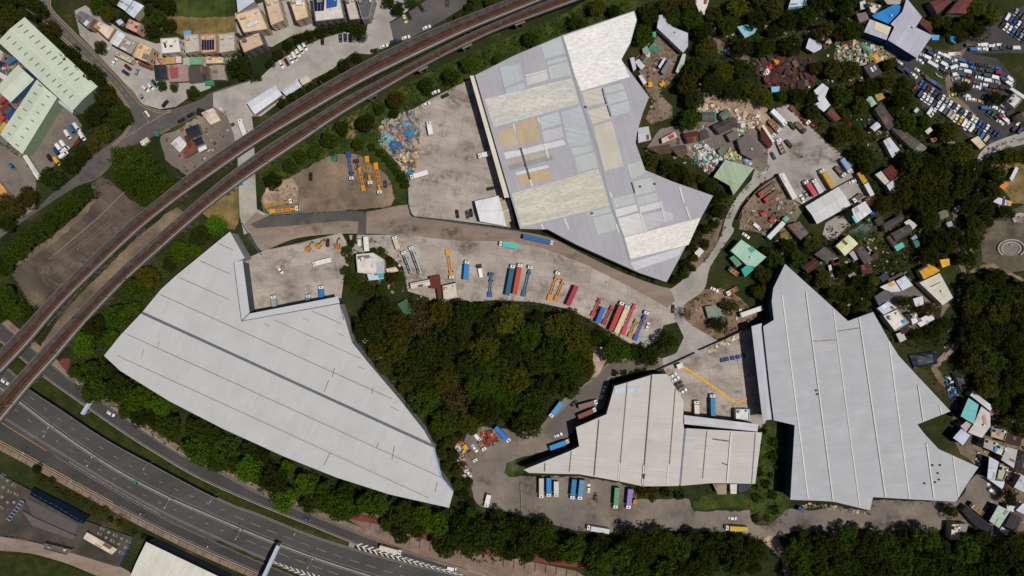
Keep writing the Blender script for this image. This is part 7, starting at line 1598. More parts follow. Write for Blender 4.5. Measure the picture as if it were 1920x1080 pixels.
undergrowth('weeds', 'rough weeds edging the yards and lanes', [[(1412, 800), (1488, 800), (1482, 940), (1470, 985), (1415, 980), (1405, 935)], [(640, 590), (665, 600), (700, 680), (760, 750), (820, 830), (850, 920), (870, 925), (840, 830), (780, 750), (720, 690), (690, 640), (670, 590)], [(960, 886), (1085, 892), (1185, 915), (1280, 918), (1330, 912), (1330, 930), (1200, 930), (1150, 905), (1000, 896)], [(1482, 938), (1540, 940), (1630, 958), (1640, 934), (1790, 943), (1790, 948), (1640, 942), (1630, 964), (1540, 946), (1482, 944)], [(1700, 640), (1780, 760), (1790, 775), (1730, 800), (1790, 790), (1786, 770), (1790, 740), (1740, 690)], [(1272, 580), (1290, 600), (1345, 640), (1400, 615), (1412, 600), (1350, 625), (1300, 610)], [(78, 888), (230, 960), (262, 985), (240, 1000), (60, 905)]], 3.0, .1, .9, 'olive green', .55)

def edge_weeds(label, polys, step=5, spread=2.2, tone='olive green'):
    m = MB(); rnd = random.Random(len(label))
    for poly in polys:
        for x, y, a in walk(poly, step):
            if rnd.random() < .55: continue
            for _ in range(rnd.randint(1, 4)):
                w = W(x+rnd.gauss(0, spread), y+rnd.gauss(0, spread)); leaf_quads(m, rnd, Vector((w[0], w[1], .25)), rnd.uniform(.25, .8), 6, .5)
    tag(m.build('weeds', TONES['bright green' if tone == 'mid green' else 'mid green']), label, None, None, 'stuff')
edge_weeds('tufts of weeds along the edges of the yards', [[(884, 147), (842, 168), (800, 190), (775, 205)], [(590, 307), (605, 297), (640, 288), (670, 288), (715, 318), (732, 337), (740, 370)], [(655, 441), (662, 476), (690, 470), (722, 474), (756, 500), (765, 546), (830, 566), (890, 566), (1000, 566), (1100, 596), (1200, 656)], [(1438, 245), (1455, 203), (1480, 195), (1532, 250), (1572, 285), (1598, 310), (1645, 372)], [(1395, 380), (1440, 335), (1490, 378), (1480, 430), (1385, 430)], [(1190, 112), (1235, 60), (1285, 115), (1235, 175), (1262, 210), (1220, 235)], [(172, 345), (215, 345), (275, 390), (222, 460), (90, 610), (20, 510), (100, 442)], [(894, 945), (950, 962), (1072, 992), (1240, 998), (1440, 1012), (1590, 1000), (1755, 996)], [(1272, 575), (1350, 540), (1420, 590), (1345, 635)]], 3.2)
edge_weeds('green tufts along the lanes and tracks', [[(1320, 490), (1350, 445), (1380, 372), (1445, 308)], [(1331, 502), (1376, 432), (1390, 382), (1450, 330)], [(1115, 705), (1055, 748), (1002, 806), (900, 800)], [(1782, 380), (1800, 470), (1815, 560), (1790, 660), (1760, 690), (1790, 740), (1785, 820)], [(1325, 20), (1345, 70), (1420, 110)], [(1930, 255), (1850, 280), (1830, 318)], [(506, 404), (647, 396), (688, 397)], [(-10, 262), (42, 292), (70, 330), (40, 410)]], 3.0, 1.8, 'mid green')
# ================================================================ heaps, fences, street furniture
def palette(name, cols):
    if name not in _mc:
        t = NT(name); isl = t.n('ShaderNodeNewGeometry').outputs['Random Per Island']
        r = t.n('ShaderNodeValToRGB'); r.color_ramp.interpolation = 'CONSTANT'; e = r.color_ramp.elements
        while len(e) < len(cols): e.new(.5)
        for i, c in enumerate(cols): e[i].position = i/len(cols); e[i].color = C(c)
        t.l(isl, r.inputs[0]); f = t.rng(t.noise(1.5, 3), .3, .7, .8, 1.15)
        _mc[name] = t.out(t.scale(r.outputs[0], f), .8, 0, .25)
    return _mc[name]
xr = random.Random(77)
def heap(name, label, poly, n, cols, smin, smax, hmax):
    m = MB(); xs = [p[0] for p in poly]; ys = [p[1] for p in poly]; k = 0; tries = 0
    while k < n and tries < n*20:
        tries += 1; x = xr.uniform(min(xs), max(xs)); y = xr.uniform(min(ys), max(ys))
        if not inside((x, y), poly): continue
        w = W(x, y); a = xr.uniform(smin, smax); b = a*xr.uniform(.25, .9); h = xr.uniform(.15, .5)*b+.1; z = xr.uniform(0, hmax)*xr.random()
        m.box((w[0], w[1], z+h/2+.1), (a, b, h), xr.uniform(0, 3.14), xr.uniform(.8, 1)); k += 1
    o = m.build(name, palette(name+'_'+str(len(_mc)), cols)); return tag(o, label, None, None, 'stuff')
heap('debris', 'heap of timber, tarpaulins and scrap at the concrete yard edge', [(712, 232), (740, 215), (775, 208), (788, 232), (790, 268), (788, 290), (776, 318), (762, 318), (745, 300), (722, 280), (708, 262)], 420, [(136, 112, 86), (160, 138, 108), (86, 116, 140), (170, 160, 148), (110, 88, 68), (96, 128, 126), (132, 92, 70), (72, 66, 60), (120, 108, 96)], .4, 2.4, 1.4)
heap('debris', 'light timber and packaging scattered below the debris heap', [(750, 285), (790, 275), (785, 310), (775, 325), (755, 322), (748, 300)], 110, [(190, 150, 100), (206, 176, 130), (150, 110, 70), (200, 190, 176)], .5, 2.0, .8)
heap('rubble', 'pale broken concrete at the corner of the crane lot', [(496, 372), (502, 352), (548, 336), (558, 355), (552, 375), (520, 378), (500, 392)], 110, [(170, 152, 134), (150, 132, 116), (182, 170, 156), (128, 110, 94)], .4, 1.6, .5)
heap('debris', 'colourful scrap heap above the dark slate shed', [(1568, 84), (1600, 78), (1625, 84), (1655, 92), (1668, 108), (1640, 114), (1612, 124), (1572, 120)], 460, [(190, 186, 180), (166, 146, 112), (96, 128, 106), (172, 134, 66), (150, 130, 110), (110, 90, 74), (186, 190, 196), (70, 120, 110), (80, 60, 50)], .5, 2.6, 1.8)
heap('debris', 'rusty machine parts spread over the rusty yard', [(1420, 114), (1440, 106), (1528, 110), (1530, 148), (1500, 165), (1445, 158), (1418, 140)], 210, [(62, 42, 37), (78, 54, 45), (50, 42, 40), (96, 86, 79), (92, 40, 36), (56, 50, 48)], .6, 4.5, 1.2)
heap('debris', 'white and brown household junk rows beside the sage green shed', [(1300, 275), (1312, 262), (1322, 272), (1350, 292), (1352, 306), (1340, 322), (1325, 322), (1302, 306)], 300, [(212, 208, 206), (196, 196, 206), (150, 96, 60), (170, 180, 200), (110, 90, 78), (60, 130, 110), (220, 214, 206)], .5, 2.4, 1.0)
heap('debris', 'green and amber junk beside the weathered dark roof', [(1358, 292), (1368, 279), (1388, 292), (1386, 300), (1365, 298)], 60, [(110, 160, 100), (206, 150, 50), (160, 190, 120), (90, 130, 110), (210, 206, 200)], .5, 2.2, .8)
heap('debris', 'mixed scrap along the fence at the wood tip', [(856, 830), (868, 826), (872, 860), (882, 880), (882, 905), (872, 908), (866, 880), (852, 850)], 150, [(206, 200, 196), (170, 130, 110), (150, 50, 60), (190, 150, 120), (110, 100, 96), (70, 110, 130)], .5, 2.2, .7)
heap('debris', 'scrap metal between the brown flatbeds', [(900, 805), (930, 806), (935, 826), (918, 842), (900, 822)], 70, [(120, 60, 44), (80, 66, 58), (170, 130, 90), (60, 58, 60), (160, 50, 40)], .6, 2.6, .8)
heap('debris', 'white sacks and crates along the loading yard wall', [(1326, 655), (1360, 638), (1392, 620), (1396, 627), (1362, 646), (1330, 662)], 75, [(214, 210, 204), (196, 176, 140), (180, 150, 100), (160, 160, 166), (120, 110, 100)], .7, 2.0, .5)
heap('rubble', 'pale rubble across the sandy clearing', [(1305, 195), (1330, 195), (1360, 205), (1420, 215), (1430, 240), (1400, 242), (1365, 225), (1308, 210)], 200, [(206, 190, 172), (186, 162, 138), (150, 130, 112), (214, 208, 200), (120, 104, 90)], .6, 3.0, 1.0)
heap('debris', 'planks and steel in the quarry yard', [(1205, 105), (1225, 85), (1238, 92), (1225, 115), (1212, 125)], 60, [(130, 90, 60), (70, 130, 110), (196, 190, 184), (110, 90, 74)], .6, 4.0, .6)
heap('debris', 'white plastic waste on the wood slope by the pale warehouse', [(680, 634), (694, 632), (702, 650), (712, 662), (722, 682), (714, 684), (702, 664), (694, 645), (682, 642)], 70, [(216, 208, 204), (190, 170, 170), (150, 150, 156), (206, 200, 196)], .6, 2.0, .8)
heap('debris', 'rooftop and yard clutter of the lower east village', [(1880, 880), (1912, 880), (1906, 912), (1885, 908)], 90, [(190, 170, 130), (90, 50, 40), (200, 196, 190), (120, 110, 100), (70, 40, 36)], .6, 2.2, 2.0)
heap('debris', 'blue barrels and junk along the dark alley bank', [(1772, 700), (1782, 712), (1800, 735), (1796, 742), (1788, 760), (1780, 742), (1772, 722)], 90, [(30, 70, 150), (24, 40, 80), (190, 196, 206), (20, 24, 40), (60, 110, 150)], .5, 1.8, .8)
heap('debris', 'pallets and scrap inside the left compound', [(-5, 118), (18, 112), (34, 120), (10, 150), (-5, 160)], 90, [(40, 90, 120), (160, 120, 80), (60, 110, 110), (190, 186, 180), (130, 60, 50)], .8, 2.6, .9)
heap('debris', 'hamlet yard clutter between the white houses', [(1690, 560), (1720, 552), (1740, 575), (1720, 600), (1700, 612), (1690, 580)], 90, [(200, 196, 190), (110, 90, 80), (60, 120, 140), (160, 140, 120)], .5, 1.8, .6)
heap('debris', 'clutter around the village sheds behind the patchwork warehouse', [(1380, 222), (1400, 235), (1392, 258), (1410, 262), (1395, 280), (1378, 262), (1372, 240)], 110, [(190, 186, 180), (110, 90, 80), (60, 140, 120), (150, 120, 96), (206, 200, 190)], .5, 2.4, .7)
heap('debris', 'clutter around the terrace house yards', [(200, 88), (250, 118), (290, 128), (300, 122), (320, 118), (350, 120), (300, 104), (288, 100), (276, 120), (214, 100)], 90, [(190, 150, 110), (150, 120, 96), (200, 196, 190), (120, 90, 76), (206, 140, 50)], .5, 1.8, .5)
heap('rubble', 'stones and planters along the foot of the jagged warehouse', [(1505, 942), (1545, 944), (1600, 955), (1628, 962), (1600, 962), (1540, 952), (1500, 950)], 60, [(180, 160, 140), (150, 136, 122), (120, 110, 96)], .6, 1.8, .4)
MIXC = [(196, 190, 184), (150, 126, 100), (112, 92, 76), (86, 70, 60), (170, 150, 126), (96, 120, 130), (120, 60, 50), (150, 150, 154), (70, 60, 54)]
for l, pl, n in (('yard clutter scattered through the gardens above the jagged warehouse', [(1445, 450), (1530, 440), (1600, 485), (1720, 515), (1640, 560), (1590, 595), (1480, 495)], 130), ('yard clutter scattered around the hamlet sheds', [(1560, 430), (1660, 400), (1730, 420), (1740, 490), (1640, 500), (1570, 490)], 130), ('clutter scattered among the sheds west of the scrapyard', [(1530, 60), (1620, 130), (1700, 200), (1740, 270), (1650, 300), (1560, 210), (1500, 170)], 170), ('clutter scattered over the hill above the rusty yard', [(1330, 30), (1440, 5), (1610, 10), (1610, 60), (1480, 100), (1380, 90)], 110), ('clutter spread over the village lane behind the patchwork warehouse', [(1215, 280), (1300, 235), (1400, 235), (1440, 262), (1440, 330), (1360, 298), (1330, 325)], 150), ('clutter along the truck repair ground', [(1395, 382), (1440, 340), (1460, 335), (1495, 380), (1475, 430), (1390, 430)], 110), ('clutter around the quarry yard edge', [(1192, 112), (1235, 62), (1285, 115), (1238, 172), (1262, 215), (1222, 234), (1210, 165)], 90), ('clutter in the lower east village lanes', [(1790, 825), (1860, 765), (1920, 800), (1920, 1000), (1860, 1000), (1840, 885)], 170), ('clutter beside the footpath and terraces', [(1790, 380), (1860, 320), (1910, 320), (1905, 380), (1830, 430), (1815, 560), (1760, 690), (1790, 560)], 90), ('clutter in the sandy corner', [(1285, 570), (1345, 545), (1410, 590), (1345, 630)], 60), ('clutter along the wood edge of the truck yard', [(650, 445), (760, 445), (770, 540), (850, 560), (880, 566), (760, 560), (680, 530)], 120), ('clutter around the plot beside the street', [(305, 262), (400, 200), (440, 205), (445, 260), (352, 325)], 70)):
    heap('clutter', l, pl, n, MIXC, .4, 2.0, .4)
def tarp(label, pts, c, z=1.4):
    t = thing('tarpaulin', label, 'tarpaulin', (*W(*cen(pts)), 0)); p = PW(pts, z)
    m = MB(); n = 5; (a, b, c_, d) = p
    for i in range(n+1):
        for j in range(n+1):
            u, v = i/n, j/n; x, y = (((1-v)*((1-u)*a[s]+u*b[s])+v*((1-u)*d[s]+u*c_[s])) for s in (0, 1))
            m.v.append((x, y, z+xr.uniform(-.25, .25)-(.8 if i in (0, n) or j in (0, n) else 0)))
    m.f = [(i*(n+1)+j, i*(n+1)+j+1, (i+1)*(n+1)+j+1, (i+1)*(n+1)+j) for i in range(n) for j in range(n)]
    m.build('sheet', plain(c, .5, .2, .8), t); m2 = MB()
    for q in p: m2.tube((*q, 0), (*q, z-.9), .06)
    for i, q in enumerate(p): MB().tube((*q, 0), (*q, z-.7), .06).build('prop', M_bark, t)
tarp('bright blue tarpaulin on the debris heap, upper one', [(756, 244), (774, 241), (777, 256), (759, 259)], (58, 118, 164))
tarp('bright blue tarpaulin on the debris heap, lower one', [(728, 268), (752, 262), (756, 278), (733, 282)], (48, 98, 150))
tarp('orange brown tarpaulin between the two blue ones', [(744, 252), (757, 249), (757, 264), (746, 268)], (186, 110, 76))
tarp('teal striped tarpaulin at the left of the debris heap', [(712, 258), (728, 246), (740, 258), (722, 272)], (110, 170, 170))
tarp('pale blue tarpaulin at the top of the debris heap', [(752, 232), (770, 226), (772, 233), (756, 239)], (110, 160, 196))
tarp('teal tarpaulin beside the white box truck at the heap foot', [(758, 326), (772, 316), (778, 320), (766, 330)], (40, 120, 150))
tarp('blue tarpaulin in the lane beside the weathered dark roof', [(1392, 299), (1404, 294), (1410, 300), (1400, 308)], (130, 160, 206))
tarp('green tarpaulin over the scrap heap', [(1612, 84), (1624, 80), (1640, 96), (1632, 102)], (90, 140, 116), 2.6)
tarp('amber tarpaulin at the end of the scrap heap', [(1630, 102), (1642, 98), (1656, 112), (1644, 118)], (200, 150, 60), 2.4)
tarp('white tarpaulin caught on the wood beside the loop road', [(963, 756), (976, 752), (984, 760), (970, 766)], (200, 200, 206), 3.0)
tarp('dark shade netting over the plot beside the jagged warehouse', [(1706, 666), (1757, 658), (1760, 682), (1716, 692)], (26, 30, 46), 2.0)
tarp('dark shade netting beside the alley path', [(1785, 700), (1808, 705), (1822, 732), (1800, 738)], (30, 30, 42), 2.0)
tarp('green netting over the vegetable plot behind the white ribbed shed', [(1588, 436), (1612, 416), (1648, 412), (1630, 448)], (46, 66, 40), 1.5)

# stains and tyre marks on the hard ground
def stain_mat(c):
    k = ('stain', c)
    if k not in _mc:
        t = NT('ground_stain'); tc = t.n('ShaderNodeTexCoord').outputs['Object']
        ln = t.n('ShaderNodeVectorMath', operation='LENGTH'); t.l(tc, ln.inputs[0])
        f = t.rng(ln.outputs['Value'], .25, 1.0, 1, 0); nz_ = t.rng(t.noise(.45, 4, .55), .36, .70, 0, 1)
        m = t.n('ShaderNodeMath', operation='MULTIPLY'); t.l(f, m.inputs[0]); t.l(nz_, m.inputs[1])
        m2 = t.n('ShaderNodeMath', operation='MULTIPLY'); t.l(m.outputs[0], m2.inputs[0]); m2.inputs[1].default_value = .42
        t.l(m2.outputs[0], t.b.inputs['Alpha']); _mc[k] = t.out(C(c), .9, 0, .1)
    return _mc[k]
disc = MB().sheet([(math.cos(i*.3927), math.sin(i*.3927)) for i in range(16)], 0).mesh('stain')
def stains(parent, poly, n, rmin, rmax, z, cols, ang=0):
    xs = [p[0] for p in poly]; ys = [p[1] for p in poly]; k = 0; tries = 0
    while k < n and tries < 4000:
        tries += 1; x = xr.uniform(min(xs), max(xs)); y = xr.uniform(min(ys), max(ys))
        if not inside((x, y), poly) or any(inside((x, y), f) for f in FOOT): continue
        w = W(x, y); o = obj('stain', disc, stain_mat(xr.choice(cols)), parent, (w[0], w[1], z+k*.0012)); r = xr.uniform(rmin, rmax)
        o.scale = (r*xr.uniform(.9, 2.6), r, 1); o.rotation_euler = (0, 0, ang+xr.gauss(0, .35)); k += 1
def find(n): return [o for o in COL.objects if o.name == n][0]
for nm, pl, n, rr in (('warehouse_yard', [(884, 160), (800, 200), (790, 260), (790, 330), (775, 400), (950, 425), (900, 190)], 26, (1.5, 5)), ('truck_yard', [(670, 444), (960, 456), (1160, 532), (1240, 590), (1190, 640), (1100, 590), (900, 560), (770, 540), (760, 500)], 34, (1.2, 4.5)), ('loading_yard', [(1255, 690), (1400, 622), (1425, 785), (1290, 775)], 20, (1, 4)), ('courtyard', [(465, 492), (640, 445), (635, 550), (472, 580)], 14, (1.2, 4.5))):
    o = find(nm); stains(o, pl, n, rr[0], rr[1], o['_z']+.05, [(98, 86, 76), (120, 100, 82), (190, 182, 174), (104, 94, 86)], R(10))
for nm, pl, n, rr in (('loop_road', [(895, 815), (1000, 815), (960, 870), (990, 900), (1190, 940), (1400, 962), (1620, 965), (1770, 960), (1740, 990), (1430, 1000), (1080, 985), (900, 940), (880, 870)], 40, (1.5, 6)), ('loop_yard', [(1445, 245), (1470, 205), (1590, 320), (1520, 370), (1450, 320)], 14, (1.5, 5)), ('haul_road', [(490, 420), (690, 410), (960, 442), (1230, 545), (1180, 530), (960, 448), (700, 432), (500, 445)], 22, (1.2, 4)), ('crane_lot', [(600, 305), (670, 292), (730, 340), (730, 380), (570, 390), (560, 340)], 12, (2, 6)), ('street', [(80, 378), (200, 290), (300, 232), (400, 188), (390, 200), (280, 255), (200, 318)], 14, (1, 3)), ('fallow_lot', [(180, 350), (240, 380), (220, 450), (90, 600), (40, 500), (150, 420)], 14, (3, 8))):
    o = find(nm); stains(o, pl, n, rr[0], rr[1], _z[0]+.01, [(78, 70, 64), (98, 84, 70), (150, 136, 120)], R(-10)); _z[0] += .06

def fence(label, line, h, c, name='fence', cat='fence', step=11, capc=None, thick=.14):
    p0 = W(*line[0]); t = thing(name, label, cat, (p0[0], p0[1], 0)); m = plain(c, .7, .15, .6); pts = walk(line, step)
    pts.append((line[-1][0], line[-1][1], 0))
    for a, b in zip(pts[:-1], pts[1:]):
        A, B_ = Vector(W(a[0], a[1])), Vector(W(b[0], b[1])); d = B_-A
        if d.length < .3: continue
        MB().beam(A+d*.01, B_-d*.01, thick, h-.1, .1).build('panel', m, t)
    for a in pts:
        A = W(a[0], a[1]); MB().box((A[0], A[1], (h+.1)/2), (.2, .22, h+.1)).build('post', M_steel, t)
    return t
fence('teal panel fence along the haul road by the crane lot', [(492, 376), (498, 398), (506, 403), (648, 395)], 2.2, (110, 156, 150))
fence('blue hoarding along the lower edge of the concrete yard', [(766, 357), (767, 385), (773, 404), (782, 409), (840, 415), (950, 430), (975, 434)], 2.4, (86, 116, 150))
fence('white railing above the pale warehouse courtyard', [(505, 469), (560, 457), (642, 437)], 1.6, (190, 190, 190))
fence('blue hoarding at the corner below the underpass road', [(455, 418), (468, 440), (480, 462), (492, 478)], 2.2, (80, 104, 140))
fence('dark boundary wall above the loading yard', [(1230, 694), (1270, 676), (1302, 661)], 2.4, (52, 60, 74), 'boundary_wall', 'wall', 12, None, .3)
fence('dark boundary wall with sacks along the loading yard', [(1310, 656), (1360, 634), (1412, 609)], 2.4, (48, 58, 74), 'boundary_wall', 'wall', 12, None, .3)
fence('low wall in front of the white ribbed shed', [(1511, 386), (1572, 349), (1604, 332)], 1.6, (60, 56, 54), 'boundary_wall', 'wall', 12, None, .25)
fence('dark retaining wall along the outer bend of the hill lane', [(1382, 412), (1390, 392), (1418, 356), (1446, 336), (1456, 332)], 1.8, (58, 54, 52), 'retaining_wall', 'wall', 12, None, .3)
fence('old white kerb wall across the fallow lot', [(93, 486), (140, 446), (185, 408), (236, 358)], .5, (140, 128, 116), 'low_wall', 'wall', 14, None, .3)
fence('pale low wall beside the loop road at the wood', [(1183, 664), (1195, 671), (1222, 671)], 1.0, (186, 180, 172), 'low_wall', 'wall', 12, None, .35)
fence('yellow painted wall along the footpath', [(1813, 540), (1812, 580), (1808, 612), (1802, 626)], 1.6, (206, 160, 60), 'low_wall', 'wall', 12, None, .6)
fence('pale fence at the loop road below the warehouse tip', [(976, 905), (977, 935), (978, 956)], 1.4, (170, 166, 160))
fence('dark metal fence of the utility compound along the riverside road', [(0, 1003), (45, 1006), (82, 1018)], 2.0, (40, 46, 60))
fence('blue railing of the utility compound basin', [(60, 922), (110, 948), (156, 976)], 1.6, (36, 70, 130))
fence('blue end wall of the utility compound', [(254, 1006), (238, 1036), (224, 1060)], 2.0, (40, 74, 130), 'boundary_wall', 'wall', 12, None, .3)
fence('curved crash wall of the scrapyard lane', [(1752, 138), (1757, 144), (1765, 147)], 1.2, (176, 186, 180), 'low_wall', 'wall', 6, None, .4)
# motorway barriers
def barrier(label, line, h, w, c, cat, name, i0=0, i1=None, part='barrier_unit', per=3, tilt=1.0):
    pts = PW(line[i0:i1]); t = thing(name, label, cat, (*pts[0], 0)); m = plain(c, .7, .14, .5)
    for k in range(0, len(pts)-1, per):
        b = MB()
        for a, q in zip(pts[k:k+per], pts[k+1:k+per+1]): b.beam(a, q, w, h, .1)
        b.build(part, m, t)
barrier('pale concrete crash barrier down the middle of the motorway', MED, .95, .7, (146, 142, 142), 'barrier', 'crash_barrier')
barrier('dark blue noise barrier between motorway and verge', off(A_UP, -1.5), 3.2, .3, (24, 32, 46), 'noise barrier', 'noise_barrier', 15, 52, 'barrier_panel')
barrier('grey railing between slip road and footway', off(SL_LOW, 2.2), 1.0, .12, (120, 112, 106), 'railing', 'railing', 12)
barrier('grey railing between local road and footway', off(D_UP, -2), 1.0, .12, (110, 104, 98), 'railing', 'railing', 50, 84)
def lamp(px, py, deg, double, label):
    x, y = W(px, py); t = thing('street_lamp', label, 'street lamp', (x, y, 0), R(deg), 'street lamps of the motorway')
    obj('pole', cached('lamp_pole', lambda: MB().tube((0, 0, 0), (0, 0, 9), .13, .08, 7)), M_steel, t)
    for s in ((1, -1) if double else (1,)):
        a = obj('arm', cached(('arm', s), lambda: MB().tube((0, 0, 8.9), (s*2.2, 0, 9.3), .06, .05, 5)), M_steel, t)
        obj('lamp_head', cached(('lamp_head', s), lambda: MB().box((s*2.5, 0, 9.32), (.9, .35, .14), 0, .8)), M_lamp, a)
for i, (x, y) in enumerate(((40, 756), (106, 804), (186, 858), (328, 935), (458, 992), (590, 1045))): lamp(x, y, 62, True, f'double armed street lamp, {ordn(i)} from the viaduct on the motorway median')
for i, (x, y) in enumerate(((290, 864), (412, 924), (566, 984), (760, 1042))): lamp(x, y, 240, False, f'single street lamp, {ordn(i)} from the left along the motorway verge')
for i, (x, y) in enumerate(((60, 850), (148, 902), (275, 962), (398, 1022))): lamp(x, y, 62, False, f'single street lamp, {ordn(i)} from the left along the slip road footway')
def gantry(label, a, b, h, posts):
    A, B_ = Vector(W(*a, h)), Vector(W(*b, h)); t = thing('sign_gantry', label, 'gantry', (A.x, A.y, 0))
    MB().beam(A, B_, 1.5, 1.0, h).build('beam', plain((176, 186, 200), .5, .1), t); d = (B_-A).normalized()
    nm = Vector((-d.y, d.x)); L = (B_-A).length
    MB().beam(A+nm*.95, B_+nm*.95, .7, .06, h+.1).build('catwalk', M_steel, t)
    for p in posts: q = A+d*L*p; MB().box((q.x, q.y, h/2), (.7, .7, h), math.atan2(d.y, d.x)).build('post', M_steel, t)
    for p in (.35, .68): q = A+d*L*p-nm*.85; MB().box((q.x, q.y, h+.2), (L*.26, .1, 2.4), math.atan2(d.y, d.x)).build('sign_board', plain((30, 60, 110), .5, .1), t)
gantry('pale sign gantry over the local road by the white car', (173, 747), (155, 776), 7, (.98,))
gantry('long pale sign gantry over the motorway at the slip road nose', (522, 1022), (480, 1112), 7, (.03, .97))
# stand-alone containers and small objects
def container(x1, y1, x2, y2, c, label):
    a, b, L, deg = seg(x1, y1, x2, y2, 2.6); L = round(max(L, 5)*2)/2; m = (a+b)/2
    t = thing('shipping_container', label, 'container', (m.x, m.y, 0), R(deg), 'containers of the left compound')
    obj('body', cached(('cbody', L), lambda: MB().box((0, 0, 1.4), (L, 2.44, 2.5))), paint(c, .6), t)
    for i in range(int(L/.8)): obj('roof_rib', cached('crib', lambda: MB().box((0, 0, 0), (.35, 2.3, .06))), paint(c, .6), t, (-L/2+.4+i*.8, 0, 2.68))
    for s in (-.6, .6): obj('door', cached('cdoor', lambda: MB().box((0, 0, 1.4), (.08, 1.16, 2.3))), paint(c, .6), t, (L/2+.03, s, 0))
for q in ((28, 196, 43, 180, (170, 90, 100), 'pinkish red container beside the short green shed'), (0, 208, 16, 196, (120, 40, 40), 'dark red container nearest the short green shed'), (4, 216, 22, 203, (60, 90, 100), 'teal grey container in the left compound'), (12, 222, 27, 206, (40, 60, 120), 'navy container in the left compound'), (0, 226, 8, 212, (170, 60, 50), 'bright red container at the left edge'), (0, 244, 10, 232, (196, 150, 60), 'amber container at the left edge'), (0, 190, 8, 184, (140, 60, 60), 'brick container behind the short green shed'), (0, 140, 10, 146, (196, 196, 196), 'white container under the pink grey building'), (14, 118, 26, 110, (50, 100, 140), 'blue container below the long green warehouse'), (0, 118, 8, 112, (24, 40, 70), 'dark navy container at the left edge')):
    container(*q)
def pallet(px, py, label, group):
    x, y = W(px, py); t = thing('pallet_stack', label, 'pallet', (x, y, 0), R(10), group)
    for i in range(4): obj('pallet', cached('pallet', lambda: MB().box((0, 0, 0), (2.0, 2.0, .14)).box((-.8, 0, -.1), (.1, 2, .1)).box((.8, 0, -.1), (.1, 2, .1))), plain((24, 44, 110), .6, .15), t, (0, 0, .28+i*.26))
for i, (x, y) in enumerate(((1354, 675), (1362, 673), (1373, 671), (1383, 669), (1393, 667))): pallet(x, y, f'navy pallet stack, {ordn(i)} from the left in the loading yard row', 'navy pallet stacks')
def grave(px, py, r, label):
    x, y = W(px, py); t = thing('hillside_grave', label, 'grave', (x, y, 0)); st = plain((166, 158, 146), .9, .2, .8)
    for rr, h in ((r, .9), (r*.72, .6)):
        m = MB(); pts = [(x+rr*1.5*math.cos(a*.2), y+rr*math.sin(a*.2)) for a in range(-4, 21)]
        for p, q in zip(pts[:-1], pts[1:]): m.beam(p, q, .7, h, .25)
        m.build('horseshoe_wall', st, t)
    MB().prism([(x+r*1.3*math.cos(a*.4), y+r*.85*math.sin(a*.4)) for a in range(16)], .2, .4).build('platform', plain((120, 112, 104), .9), t)
    MB().box((x, y+r*.4, .9), (1.4, .4, 1.0)).build('headstone', st, t)
grave(1894, 466, 4.6, 'large horseshoe grave on the bare grave hill')
grave(1911, 410, 2.6, 'small horseshoe grave at the right edge of the grave hill')
grave(1836, 622, 3.2, 'pale round grave at the end of the yellow path wall')
grave(1851, 683, 2.4, 'small pale grave in the dark forest clearing')
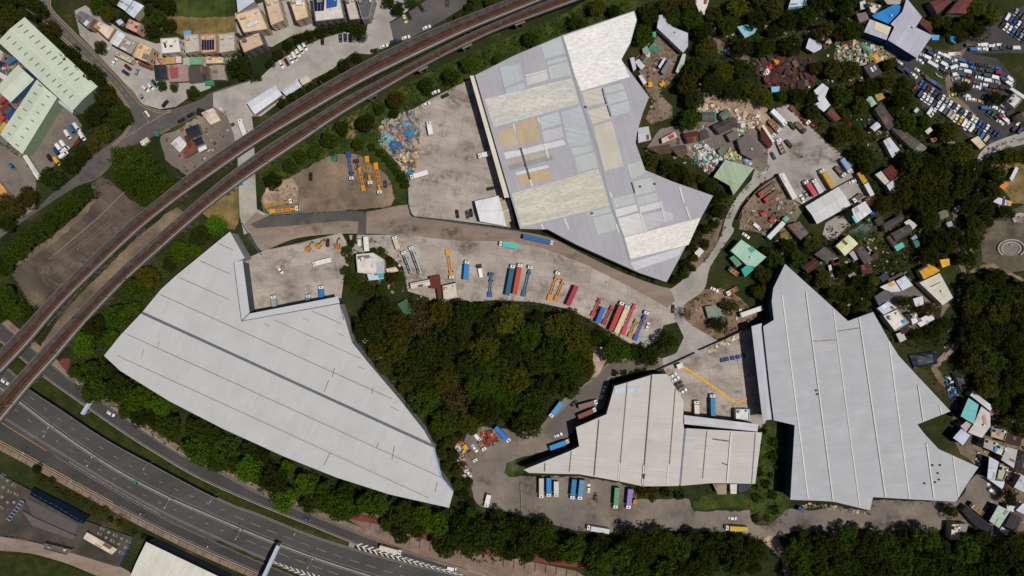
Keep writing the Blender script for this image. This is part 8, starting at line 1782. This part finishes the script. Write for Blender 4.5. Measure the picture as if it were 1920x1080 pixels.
# utility compound
patch('compound_slab', [(-10, 880), (60, 918), (165, 976), (250, 1005), (225, 1062), (140, 1036), (80, 1018), (-10, 1002)], earth('compound_concrete', [(.3, (54, 49, 45)), (.5, (70, 64, 58)), (.7, (90, 82, 74))], .1, 1.2, .3))
w_ = NT('still_dark_water'); w_.bump(w_.noise(.8, 3), .1, .05)
patch('water', [(66, 912), (172, 966), (160, 980), (150, 978), (58, 926)], w_.out(C((14, 22, 32)), .12, 0, .5))
patch('concrete_ramp', [(50, 932), (150, 982), (142, 1002), (66, 972)], plain((86, 80, 80), .9, .1, .2))
def plant_unit(px, py, deg, kind, label):
    x, y = W(px, py); t = thing('plant_unit', label, 'machinery', (x, y, 0), R(deg), 'machinery of the utility compound')
    g = plain((128, 120, 112), .7, .2, 1)
    MB().box((0, 0, .2), (3.0, 2.2, .4)).build('plinth', M_deck, t, (0, 0, 0))
    if kind: MB().tube((0, 0, .4), (0, 0, 1.8), .8, .8, 10).build('tank', g, t, (0, 0, 0)); MB().tube((.8, 0, 1.2), (2.0, 0, 1.2), .15).build('pipe', M_steel, t, (0, 0, 0))
    else: MB().box((0, 0, 1.1), (2.4, 1.4, 1.4)).build('housing', g, t, (0, 0, 0)); MB().box((.3, 0, 1.9), (.8, .8, .2)).build('fan_cowl', M_chas, t, (0, 0, 0))
k = 0
for x, y in ((6, 892), (18, 900), (30, 908), (10, 912), (22, 920), (8, 930), (34, 925), (18, 940), (6, 950), (30, 940), (195, 990), (207, 996), (219, 1002), (231, 1008), (190, 999), (202, 1006), (214, 1012), (226, 1018), (243, 1013), (238, 1024), (230, 1034)):
    plant_unit(x, y, -27, k % 2, f'grey plant unit, {ordn(k if k < 10 else k-10)} in the {"left" if k < 10 else "walled"} plant group of the utility compound'); k += 1
t = thing('pipe_bridge', 'blue framed pipe bridge in the utility compound', 'pipe bridge', (*W(28, 955), 0))
for a, b in (((14, 972), (40, 938)), ((20, 976), (46, 941))): MB().beam(W(*a, 3), W(*b, 3), .5, .4, 3).build('beam', plain((70, 92, 130), .6), t)
for i in range(7): MB().beam(W(14+4.3*i, 972-5.7*i, 3), W(20+4.3*i, 976-5.7*i, 3), .4, .15, 3.42).build('cross_beam', plain((150, 150, 156), .6), t)
for x, y in ((14, 972), (46, 941), (20, 976), (40, 938)): q = W(x, y, 2); MB().tube((*q, 0), (*q, 3), .15).build('post', M_steel, t)
t = thing('signboard', 'small blue signboard under the lower viaduct beside the road', 'sign', (*W(450, 346), 0))
q = W(450, 346, 2); MB().box((q[0], q[1], 2.2), (2.6, 1.0, 1.6), .3).build('board', plain((36, 120, 190), .5), t); MB().tube((q[0], q[1], 0), (q[0], q[1], 1.5), .08).build('post', M_steel, t)
for o in bpy.data.objects:
    for k in ('_o', '_z'):
        if k in o: del o[k]
